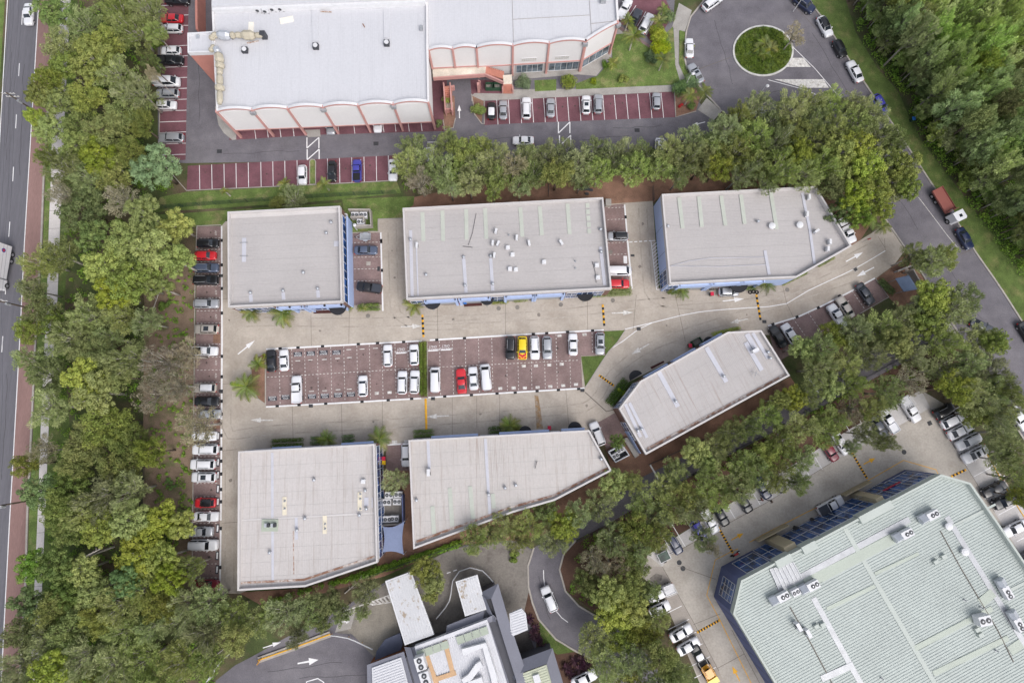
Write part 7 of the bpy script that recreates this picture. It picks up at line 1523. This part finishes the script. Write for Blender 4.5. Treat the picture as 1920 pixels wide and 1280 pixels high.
# wheelie bins
def bin_(u, v, col, label, rz=0, cat='bin', group='wheelie bins'):
    p = G(u, v, .9); p.z = .02; o = empty('wheelie_bin', p, rz, label, cat, group)
    V = [Vector(q) for q in ((-.22, -.24, .05), (.22, -.24, .05), (.22, .24, .05), (-.22, .24, .05), (-.28, -.32, .95), (.28, -.32, .95), (.28, .32, .95), (-.28, .32, .95))]
    link('tub', mesh('tub', V, [(0, 3, 2, 1), (0, 1, 5, 4), (1, 2, 6, 5), (2, 3, 7, 6), (3, 0, 4, 7)], M('bin_green', (.02, .05, .03), .6, .05, 2)), o)
    V, F = boxV((0, .02), .62, .72, .95, 1.04); link('lid', mesh('lid', V, F, M('bin_lid_'+'%02d%02d' % (int(col[0]*99), int(col[2]*99)), col, .55, .05, 2)), o)
    for x in (-.22, .22): V, F = tubeV([(x-.03, .3, .1), (x+.03, .3, .1)], [.1, .1], 10); link('wheel', mesh('wheel', V, F, tyre_m), o)
Rd, Yl, Gn, Bl = (.55, .02, .06), (.70, .42, .01), (.02, .09, .04), (.03, .16, .52)
bin_(712, 859.5, (.22, .02, .05), 'dark red lidded bin, upper left of the four by the south-west unit'); bin_(719.5, 859.5, Rd, 'bright red lidded bin, upper right of the four by the south-west unit')
bin_(712, 867, (.45, .27, .02), 'dull yellow lidded bin, lower left of the four by the south-west unit'); bin_(720, 867, Yl, 'bright yellow lidded bin, lower right of the four by the south-west unit')
bin_(864, 567, Rd, 'red lidded bin in front of the long middle unit'); bin_(872, 567, Bl, 'blue lidded bin in front of the long middle unit')
bin_(1713, 223, Bl, 'blue bin on the verge at the forest edge'); bin_(1737, 217, (.10, .16, .15), 'grey-green bin at the forest edge'); bin_(1030, 802, Rd, 'red lidded bin north of the wedge-shaped unit'); bin_(1294, 648, Rd, 'red lidded bin beside the diagonal unit'); bin_(1335, 551, Rd, 'red lidded bin in front of the north-east unit')
def skip(u, v, rz, label, col=(.03, .08, .045)):
    p = G(u, v, .6); p.z = .02; o = empty('skip_bin', p, rz, label, 'skip bin'); V, F = ringV([Vector(q) for q in ((-.9, -.6, 0), (.9, -.6, 0), (.9, .6, 0), (-.9, .6, 0))], [Vector(q) for q in ((-.82, -.52, 0), (.82, -.52, 0), (.82, .52, 0), (-.82, .52, 0))], .1, 1.2)
    m_ = M('skip_green', col, .6, .1, 2); link('tub_side', mesh('tub_side', V, F, m_), o); V, F = boxV((0, 0), 1.6, 1.0, .1, .6); link('refuse', mesh('refuse', V, F, M('refuse', (.22, .20, .18), .9, .4, 5, .4, 9)), o)
    for x in (-.7, .7): V, F = boxV((x, 0), .1, 1.0, 0, .1); link('skid', mesh('skid', V, F, metal_d), o)
skip(919, 163, 0, 'green waste bin under the walkway, left one'); skip(931, 163, 0, 'green waste bin under the walkway, right one'); skip(1306, 641, .5, 'green waste bin beside the diagonal unit')
# tyre stack near the hump
p = G(1406, 548); o = empty('tyre_stack', (p.x, p.y, .02), 0, 'stack of black tyres under the hedge at the north-east unit', 'tyres')
for k, (x, y) in enumerate(((0, 0), (.7, .1), (1.3, 0))):
    V = []; F = []
    for i in range(16):
        a = i*math.pi/8
        for j in range(6): b_ = j*math.pi/3; V.append(Vector((x+(.3+.1*math.cos(b_))*math.cos(a), y+(.3+.1*math.cos(b_))*math.sin(a), .12+.1*math.sin(b_)+.0)))
    for i in range(16):
        for j in range(6): F.append((i*6+j, ((i+1) % 16)*6+j, ((i+1) % 16)*6+(j+1) % 6, i*6+(j+1) % 6))
    link('tyre', mesh('tyre', V, F, tyre_m, None, True), o)
for u, v, lb in ((1335, 541, 'black crate stack in front of the north-east unit'), (996, 560, 'small grey pallet in front of the long middle unit')):
    p = G(u, v, .2); o = empty('crate', (p.x, p.y, .02), 0, lb, 'crate'); V, F = boxV((0, 0), .9, .6, 0, .5); link('box', mesh('box', V, F, metal_d), o); V, F = join([boxV((x, 0), .08, .6, .5, .56) for x in (-.35, 0, .35)]); link('slat', mesh('slat', V, F, M('timber', (.30, .22, .14), .8, .1, 2)), o)
# power poles along the highway
def pole(u, v, h, label, az=0):
    p = G(u, v); o = empty('power_pole', p, az, label, 'pole', 'power poles'); V, F = tubeV([(0, 0, 0), (0, 0, h)], [.17, .11], 10); link('shaft', mesh('shaft', V, F, M('timber_pole', (.11, .085, .065), .9, .2, 2)), o)
    for z in (h-.5, h-1.5):
        V, F = boxV((0, .1), 2.4, .1, z, z+.12); a_ = link('crossarm', mesh('crossarm', V, F, M('pale_timber', (.42, .40, .38), .8, .15, 2)), o)
        for x in (-1.1, -.5, .5, 1.1): V, F = cylV((x, .1), .06, z+.12, z+.34, 8); link('insulator', mesh('insulator', V, F, metal_w), a_)
    V, F = cylV((.3, -.25), .22, h-3.0, h-2.1, 12); link('transformer', mesh('transformer', V, F, metal_g), o)
    return o
pole(86, 222, 9.0, 'power pole with crossarms beside the upper highway'); pole(56, 938, 8.5, 'dark power pole leaning over the lower highway'); pole(66, 580, 8.8, 'power pole behind the trees beside the white box truck')
# lamp posts
def lamp(u, v, h, label, au=0):
    p = G(u, v); o = empty('lamp_post', p, au, label, 'lamp post', 'lamp posts'); V, F = tubeV([(0, 0, 0), (0, 0, h), (.25, 0, h+.15)], [.07, .05, .04], 8); link('post', mesh('post', V, F, metal_w), o)
    V, F = join([cylV((.3, 0), .34, h+.1, h+.2, 16, .30), cylV((.3, 0), .30, h+.2, h+.32, 16, .10)]); link('lamp_head', mesh('lamp_head', V, F, metal_w), o); V, F = cylV((.3, 0), .13, h+.0, h+.1, 10); link('diffuser', mesh('diffuser', V, F, metal_g), o)
lamp(1283, 164, 4.5, 'white lamp post in the bush at the street corner'); lamp(1417, 186, 4.5, 'lamp post below the roundabout among trees'); lamp(1487, 22, 4.0, 'lamp post on the roundabout verge at the top'); lamp(670, 432, 3.0, 'small white lamp post above the box trailer')
# entrance shelter sign, stop sign, entrance walls
pts = [(1679, 522), (1704, 516), (1721, 542), (1695, 547)]; P = [G(u, v, 2.6) for u, v in pts]; c_ = sum(P, Vector())/4
es = empty('shelter', (c_.x, c_.y, .02), 0, 'blue-roofed directory shelter at the estate entrance', 'shelter'); V, F = prismV(P, 2.5, 2.62); wobj('roof', V, F, M('blue_grey_metal', (.20, .26, .40), .4, .06, .8, .05, 4, 0, .3), es)
for q in inset(ccw(P), .2): V, F = cylV(q, .05, 0, 2.5, 8); wobj('post', V, F, metal_g, es)
V, F = ribbonV([G(1702, 509), G(1717, 535)], .18, 0, 1.6); wobj('sign_board', V, F, conc_path, es)
p = G(1629, 448, 2); o = empty('stop_sign', (p.x, p.y, 0), math.radians(30), 'red round sign on a post at the exit driveway', 'sign'); V, F = cylV((0, 0), .035, 0, 2.2, 8); link('post', mesh('post', V, F, metal_g), o)
V, F = tubeV([(0, -.05, 2.1), (0, .0, 2.12)], [.35, .35], 8); link('face', mesh('face', V, F, PAINT['red']), o)
ew = strip('entrance_wall', [(1676, 511), (1704, 500), (1708, 506)], .3, 0, 1.2, conc_path); tag(ew, 'low concrete entrance wall above the blue-roofed shelter', 'wall')
# ground condensers in walled yards
ya = empty('plant_enclosure', G(668, 408), 0, 'concrete-walled enclosure with three condensers beside the square unit', 'enclosure')
for px in ([(657, 398), (697, 398), (699, 427), (667, 428)], [(661, 412), (685, 411), (685, 420)]):
    V, F = ribbonV(W2(px), .3, 0, 1.6); wobj('wall', V, F, kerbm, ya)
for k, (u, v) in enumerate(((667, 405), (683, 405), (678, 418))): ac_unit(u, v, .02, 0, 'twin-fan condenser in the walled enclosure, %s' % ('upper left', 'upper right', 'lower')[k], 'condensers on the ground', True, 1.15)
for k, (u, v) in enumerate(((646, 406), (643, 421))): ac_unit(u, v, 2.2, 0, 'condenser between square unit and blue screen wall, %s one' % ('upper', 'lower')[k], 'condensers on the ground', True, .9)
yd = empty('plant_yard', G(742, 960), 0, 'narrow plant yard with condensers between two southern units', 'enclosure')
V, F = ribbonV(W2([(758, 925), (759, 980)]), .2, 0, 2.0); wobj('wall', V, F, slate_wall, yd); V, F = ribbonV(W2([(718, 981), (759, 978)]), .2, 0, 2.0); wobj('wall', V, F, kerbm, yd)
sheet('slab', [(718, 926), (758, 925), (759, 979), (718, 980)], .03, conc_dark, yd)
for k, (u, v) in enumerate(((731, 927), (748, 926), (727, 940), (746, 939), (728, 972), (741, 971))): ac_unit(u, v, .035, 0, 'white fan condenser in the plant yard, %s row %s' % (('top', 'top', 'middle', 'middle', 'bottom', 'bottom')[k], ('left', 'right')[k % 2]), 'condensers on the ground', True, 1.2)
yf = empty('plant_enclosure', G(1156, 848), 0, 'dark walled condenser pit at the south tip of the diagonal unit', 'enclosure')
V, F = ribbonV(W2([(1139, 846), (1164, 833), (1177, 852), (1152, 865), (1139, 846)]), .25, 0, 1.3); wobj('wall', V, F, galv, yf); sheet('slab', [(1141, 847), (1163, 835), (1175, 851), (1153, 863)], .03, metal_d, yf)
for k, (u, v) in enumerate(((1162, 843), (1153, 854))): ac_unit(u, v, .035, .5, 'square fan condenser in the dark pit, %s one' % ('upper', 'lower')[k], 'condensers on the ground', True, 1.1)
p_ = [(1168, 822), (1176, 820), (1198, 852), (1190, 858)]; pf = prism('concrete_plinth', [G(u, v) for u, v in p_], 0, .5, conc_path); tag(pf, 'pale concrete plinth beside the condenser pit', 'plinth')
# shade sail
N_s = 10; cs = [G(718, 987, 2.6), G(758, 977, 3.0), G(757, 1039, 2.6), G(717, 1035, 2.9)]; V, F = [], []
for i in range(N_s+1):
    for j in range(N_s+1):
        s, t = i/N_s, j/N_s; q = cs[0]*(1-s)*(1-t)+cs[1]*s*(1-t)+cs[2]*s*t+cs[3]*(1-s)*t; mid = (cs[0]+cs[2])/2
        pull = .16*(4*s*(1-s)*(abs(t-.5)*2)**2+4*t*(1-t)*(abs(s-.5)*2)**2); V.append(q.lerp(Vector((mid.x, mid.y, q.z-.1)), pull))
for i in range(N_s):
    for j in range(N_s): a = i*(N_s+1)+j; F.append((a, a+N_s+1, a+N_s+2, a+1))
sail = empty('shade_sail', G(738, 1010), 0, 'slate-blue shade sail stretched between the two southern units', 'shade sail'); wobj('fabric', V, F, M('sail_fabric', (.21, .25, .38), .8, .05, 1), sail, True)
for q in cs: V, F = cylV(q, .06, 0, q.z, 8); wobj('post', V, F, metal_w, sail)
# drive-through rails, median
def railing(px, label, h=.9, mat=None, posts=True, z=0):
    P = dens(W2(px), 1.2); P = [Vector((p.x, p.y, h)) for p in P]; m = P[len(P)//2]; o = empty('guard_rail', (m.x, m.y, 0), 0, label, 'railing'); V, F = tubeV(P, [.11]*len(P), 6); wobj('rail', V, F, mat or metal_w, o)
    for k in range(0, len(P), 2): V, F = cylV(P[k], .06, 0, h, 6); wobj('post', V, F, PAINT['orange'], o)
railing([(819, 1156), (843, 1124), (850, 1085), (862, 1068), (882, 1061), (905, 1067), (925, 1088)], 'white curved guard rail looping round the short canopy'); railing([(623, 1187), (655, 1192), (680, 1203), (701, 1213)], 'white curved guard rail at the end of the yellow median')
P = W2([(485, 1236), (550, 1213), (620, 1187)]); md = empty('lane_divider', P[1], 0, 'long concrete lane divider with yellow top beside the restaurant lane', 'divider'); V, F = ribbonV(P, 1.0, 0, .25); wobj('kerb', V, F, kerbm, md); V, F = ribbonV(P, .2, .25, .36); wobj('cap', V, F, yellow_p, md)
for k in range(4): p = G(486+2*k, 1241-3*k); V, F = cylV(p, .08, 0, .9, 8); wobj('bollard', V, F, PAINT['orange'], md)
# height gauge frame at the restaurant entry
hb = empty('height_gauge', G(405, 1258), 0, 'white height-limit frame among trees at the restaurant entry', 'gauge')
pp = [G(405, 1262, 0), G(430, 1225, 0)]
for q in pp: V, F = cylV(q, .08, 0, 3.2, 8); wobj('post', V, F, metal_w, hb)
for z in (2.4, 3.1): V, F = ribbonV(pp, .1, z, z+.1); wobj('bar', V, F, metal_w, hb)
# outdoor table behind the long middle unit
ot = empty('picnic_table', G(1098, 355), 0, 'dark picnic table with benches on the mulch behind the long middle unit', 'table')
box('top', G(1098, 356), 1.4, .9, .7, .76, metal_d, ot)
for dx, dy in ((-10, 0), (10, 2), (0, -6), (2, 9)): box('bench', G(1098+dx, 356+dy), .7, .5, .4, .45, metal_d, ot)
V, F = cylV(G(1098, 356), .1, 0, .7, 8); wobj('leg', V, F, metal_d, ot)
ub = empty('utility_box', G(1139, 380), 0, 'concrete utility box at the north-east corner of the long middle unit', 'box'); box('case', G(1139, 383), 1.0, 1.2, 0, 1.1, kerbm, ub); box('lid', G(1139, 383), 1.1, 1.3, 1.1, 1.18, conc_path, ub)
# red flower patch, lawn bare patches
for k, (u, v) in enumerate(((1276, 198), (1279, 196), (1274, 200))):
    p = G(u, v, .3); o = link('flower_clump', quads_mesh('flower_clump', leaves(np.random.default_rng(k), np.array([0, 0, .25]), .3, 60, .16, .12, .2), M('red_petals', (.5, .02, .03), .6, .05, 2)), None, (p.x, p.y, .03)); tag(o, 'clump of red flowers in the corner garden bed, %s from the left' % ('second', 'third', 'first')[k], 'flowers', 'red flowers')
# fallen bare branches and stumps in the belts
for k, (u, v, a, L, w_) in enumerate(((1500, 328, -30, 5.0, 'behind the north-east unit'), (165, 1040, 25, 6.0, 'among the south-western gums'), (235, 128, -45, 4.5, 'left of the maroon bays'), (660, 1100, 40, 3.5, 'on the slope above the restaurant'), (294, 560, 70, 4.0, 'on the mulch below the big gums'))):
    zc = 6.5 if k < 3 else .4; p = G(u, v, zc); rr = random.Random(k); d = Vector((math.cos(math.radians(a)), math.sin(math.radians(a)), .15)); parts = [tubeV([p-d*L*.5, p, p+d*L*.5], [.12, .09, .03], 6)]
    for j in range(7): t = rr.uniform(-.2, .45); q = p+d*L*t; e = q+(d+Vector((rr.uniform(-1, 1), rr.uniform(-1, 1), rr.uniform(.1, .6)))).normalized()*rr.uniform(.8, 1.8); parts.append(tubeV([q, e], [.05, .015], 4))
    if zc > 1: parts.append(tubeV([Vector((p.x, p.y, 0)), p-d*L*.45], [.18, .12], 7))
    V, F = join(parts); o = wobj('dead_tree' if zc > 1 else 'fallen_branch', V, F, bark_p); tag(o, 'bare pale dead branch '+w_, 'branch', 'bare branches')
# people walking across the lot
def person(u, v, heading, label, shirt, trousers, phase):
    p = G(u, v, .9); p.z = .02; o = empty('person', p, heading, label, 'person')
    J = {'pel': (0, 0, .95, .15), 'wst': (0, 0, 1.12, .13), 'cht': (0, 0, 1.35, .16), 'nck': (0, 0, 1.50, .065), 'hd0': (.02, 0, 1.58, .085), 'hd1': (.02, 0, 1.70, .10), 'hd2': (.01, 0, 1.77, .06)}
    for s, n in ((1, 'l'), (-1, 'r')):
        f = s*phase
        J['sh'+n] = (0, s*.19, 1.42, .075); J['el'+n] = (-.10*f, s*.25, 1.15, .05); J['wr'+n] = (.02-.18*f, s*.24, .92, .04); J['hn'+n] = (.04-.2*f, s*.235, .82, .04)
        J['hp'+n] = (0, s*.10, .90, .10); J['kn'+n] = (.22*f+.04, s*.11, .50, .065); J['an'+n] = (.30*f-.05, s*.11, .09, .045); J['to'+n] = (.30*f+.13, s*.12, .04, .04)
    E = [('pel', 'wst'), ('wst', 'cht'), ('cht', 'nck'), ('nck', 'hd0'), ('hd0', 'hd1'), ('hd1', 'hd2')]
    for n in 'lr': E += [('cht', 'sh'+n), ('sh'+n, 'el'+n), ('el'+n, 'wr'+n), ('wr'+n, 'hn'+n), ('pel', 'hp'+n), ('hp'+n, 'kn'+n), ('kn'+n, 'an'+n), ('an'+n, 'to'+n)]
    ks = list(J); me = bpy.data.meshes.new('body'); me.from_pydata([J[k][:3] for k in ks], [(ks.index(a), ks.index(b)) for a, b in E], [])
    b = link('body', me, o); sk = b.modifiers.new('skin', 'SKIN'); sk.use_smooth_shade = True; sv = me.skin_vertices[0].data
    for i, k in enumerate(ks): sv[i].radius = (J[k][3],)*2; sv[i].use_root = (k == 'pel')
    b.modifiers.new('sub', 'SUBSURF').levels = 1; b.modifiers['sub'].render_levels = 1
    m = M('person_'+shirt, {'black': (.02, .02, .024), 'red': (.28, .03, .03)}[shirt], .8, .05, 3); n_ = m.node_tree; N = n_.nodes; bs = N['Principled BSDF']
    tc = N.new('ShaderNodeTexCoord'); sx = N.new('ShaderNodeSeparateXYZ'); n_.links.new(tc.outputs['Object'], sx.inputs[0]); cr = N.new('ShaderNodeValToRGB'); cr.color_ramp.interpolation = 'CONSTANT'
    mr_ = N.new('ShaderNodeMath'); mr_.operation = 'DIVIDE'; mr_.inputs[1].default_value = 1.85; n_.links.new(sx.outputs['Z'], mr_.inputs[0]); n_.links.new(mr_.outputs[0], cr.inputs[0])
    sc_ = {'black': (.02, .02, .024), 'red': (.28, .03, .03)}[shirt]; el = cr.color_ramp.elements; el[0].position = 0; el[0].color = (*trousers, 1); el[1].position = .53; el[1].color = (*sc_, 1)
    e = el.new(.80); e.color = (.38, .24, .17, 1); n_.links.new(cr.outputs[0], bs.inputs['Base Color']); me.materials.append(m)
    V, F = cylV((.0, 0), .105, 1.70, 1.80, 12, .06); link('hair', mesh('hair', V, F, M('dark_hair', (.015, .012, .01), .7, .1, 4), None, True), o)
person(1427.5, 936, .3, 'person in a red top and dark trousers walking by the parked cars', 'red', (.015, .015, .018), 1); person(1445, 939, .2, 'person dressed all in black walking out on the concrete lot', 'black', (.015, .015, .02), -1)
# dark crates and blue drum against the blue glass front
for u, v, rz, lb, m_ in ((1492, 993, 1.0, 'dark upright crate against the glass front, left one', metal_d), (1523, 978, .9, 'dark upright crate against the glass front, right one', metal_d)):
    p = G(u, v, .6); o = empty('crate', (p.x, p.y, .02), rz, lb, 'crate'); V, F = boxV((0, 0), 1.2, .8, .1, 1.3); link('box', mesh('box', V, F, m_), o); V, F = boxV((0, -.42), 1.2, .06, .1, 1.35); link('panel', mesh('panel', V, F, galv), o)
p = G(1551, 972, .4); V, F = join([cylV(p, .29, .02, .85, 14), cylV(p, .31, .4, .44, 14)]); o = wobj('drum', V, F, M('blue_plastic', (.02, .12, .5), .5, .05, 2)); tag(o, 'bright blue drum beside the white pickup at the glass front', 'drum')
# grille windows cars etc: overhead wires between power poles
tops = [G(86, 222)+Vector((0, 0, 8.7)), G(66, 580)+Vector((0, 0, 8.5)), G(56, 938)+Vector((0, 0, 8.2))]
tops = [tops[0]+(tops[0]-tops[1])*.8]+tops+[tops[2]+(tops[2]-tops[1])*1.1]
for k, dx in enumerate((-1.1, -.5, .5, 1.1)):
    parts = []
    for a, b in zip(tops[:-1], tops[1:]): parts.append(tubeV([a+Vector((dx, .1, .1)), a.lerp(b, .25)+Vector((dx, .1, -.5)), a.lerp(b, .5)+Vector((dx, .1, -.7)), a.lerp(b, .75)+Vector((dx, .1, -.5)), b+Vector((dx, .1, .1))], [.018]*5, 4))
    V, F = join(parts); o = wobj('power_line', V, F, metal_d); tag(o, 'overhead power line along the highway, %s from the left' % ORD[k], 'wire', 'power lines')

# ---- wear: oil stains in the bays, tyre marks on the concrete
wr_ = random.Random(31); oil = M('oil_stain', (.075, .055, .05), .6, .3, 2, .2, 8); tyre_k = M('tyre_mark', (.345, .305, .262), .9, .1, .5, .1, 4, col2=(.40, .355, .31), mixscale=.5, mixlo=.4, mixhi=.62); oil_c = M('oil_on_concrete', (.22, .19, .165), .7, .2, 1, .2, 6)
def blob(par, u, v, r, z, m, name):
    n = 9; P = [(u+r*wr_.uniform(.55, 1.15)*math.cos(k*6.283/n), v+r*wr_.uniform(.55, 1.15)*math.sin(k*6.283/n)) for k in range(n)]; sheet(name, P, z, m, par)
for u in (523, 571, 597, 621, 645, 670, 694, 743, 838, 862, 936, 984, 1032, 1056):
    for dv in (22, 70):
        if wr_.random() < .75: blob(bc, u+12+wr_.uniform(-3, 3), np.interp(u, [499, 1133], [657, 621])+dv+wr_.uniform(-6, 6), wr_.uniform(1.0, 2.6), .0225+wr_.uniform(0, .002), oil, 'oil_stain')
for v in (436, 548, 594, 680, 705, 918, 1043, 1070): blob(bw, 392+wr_.uniform(-5, 5), v, wr_.uniform(1.2, 2.6), .0225, oil, 'oil_stain')
for u in (385, 408, 454, 500, 522, 648, 694): blob(nb2, u, 328+wr_.uniform(-6, 6)-(u-385)*.05, wr_.uniform(1, 2.2), .0225, oil, 'oil_stain')
for u in (1010, 1055, 1078, 1145, 1167, 1189, 1211): blob(nb4, u, 203-(u-1010)*.06, wr_.uniform(1, 2.2), .0225, oil, 'oil_stain')
for u, v in ((850, 600), (1010, 590), (1250, 610), (600, 620), (700, 790), (900, 775), (430, 600), (432, 900), (1400, 590), (1100, 760), (735, 470), (740, 520), (1205, 420), (1200, 500)): blob(yard, u, v, wr_.uniform(1.5, 4), .0145, oil_c, 'oil_stain')
for px in ([(425, 640), (440, 612), (480, 603), (700, 604), (1000, 592), (1200, 570), (1400, 553), (1520, 520), (1640, 460)], [(426, 720), (425, 800), (432, 815), (520, 805), (760, 792), (1040, 770), (1110, 755), (1150, 700), (1230, 645), (1400, 588), (1600, 520)], [(735, 420), (738, 520), (745, 590), (800, 610), (900, 606)], [(1205, 390), (1212, 500), (1225, 560), (1300, 572)], [(430, 830), (431, 960), (430, 1095)]):
    for o_ in (-.8, .8):
        P = dens(W2(px), 2.0); V, F = ribbonV(P, .24, .0155, .016, o_); wobj('tyre_mark', V, [f for k, f in enumerate(F) if k % 3 == 0][:-1], tyre_k, yard)
# ---- ground cover on the roundabout
rgc = np.random.default_rng(77); Vr = []
for k in range(520):
    a, q = rgc.uniform(0, 6.283), rgc.random()**.5; p = G(RC[0]+51*q*math.cos(a), RC[1]+42.5*q*math.sin(a)); Vr.append(leaves(rgc, np.array([p.x, p.y, .28]), rgc.uniform(.3, .5), 34, .20, .12, .3))
o = link('ground_cover', quads_mesh('ground_cover', np.concatenate(Vr), LEAF['h'])); tag(o, 'low dark green ground cover filling the roundabout island', 'ground cover', None, 'stuff')
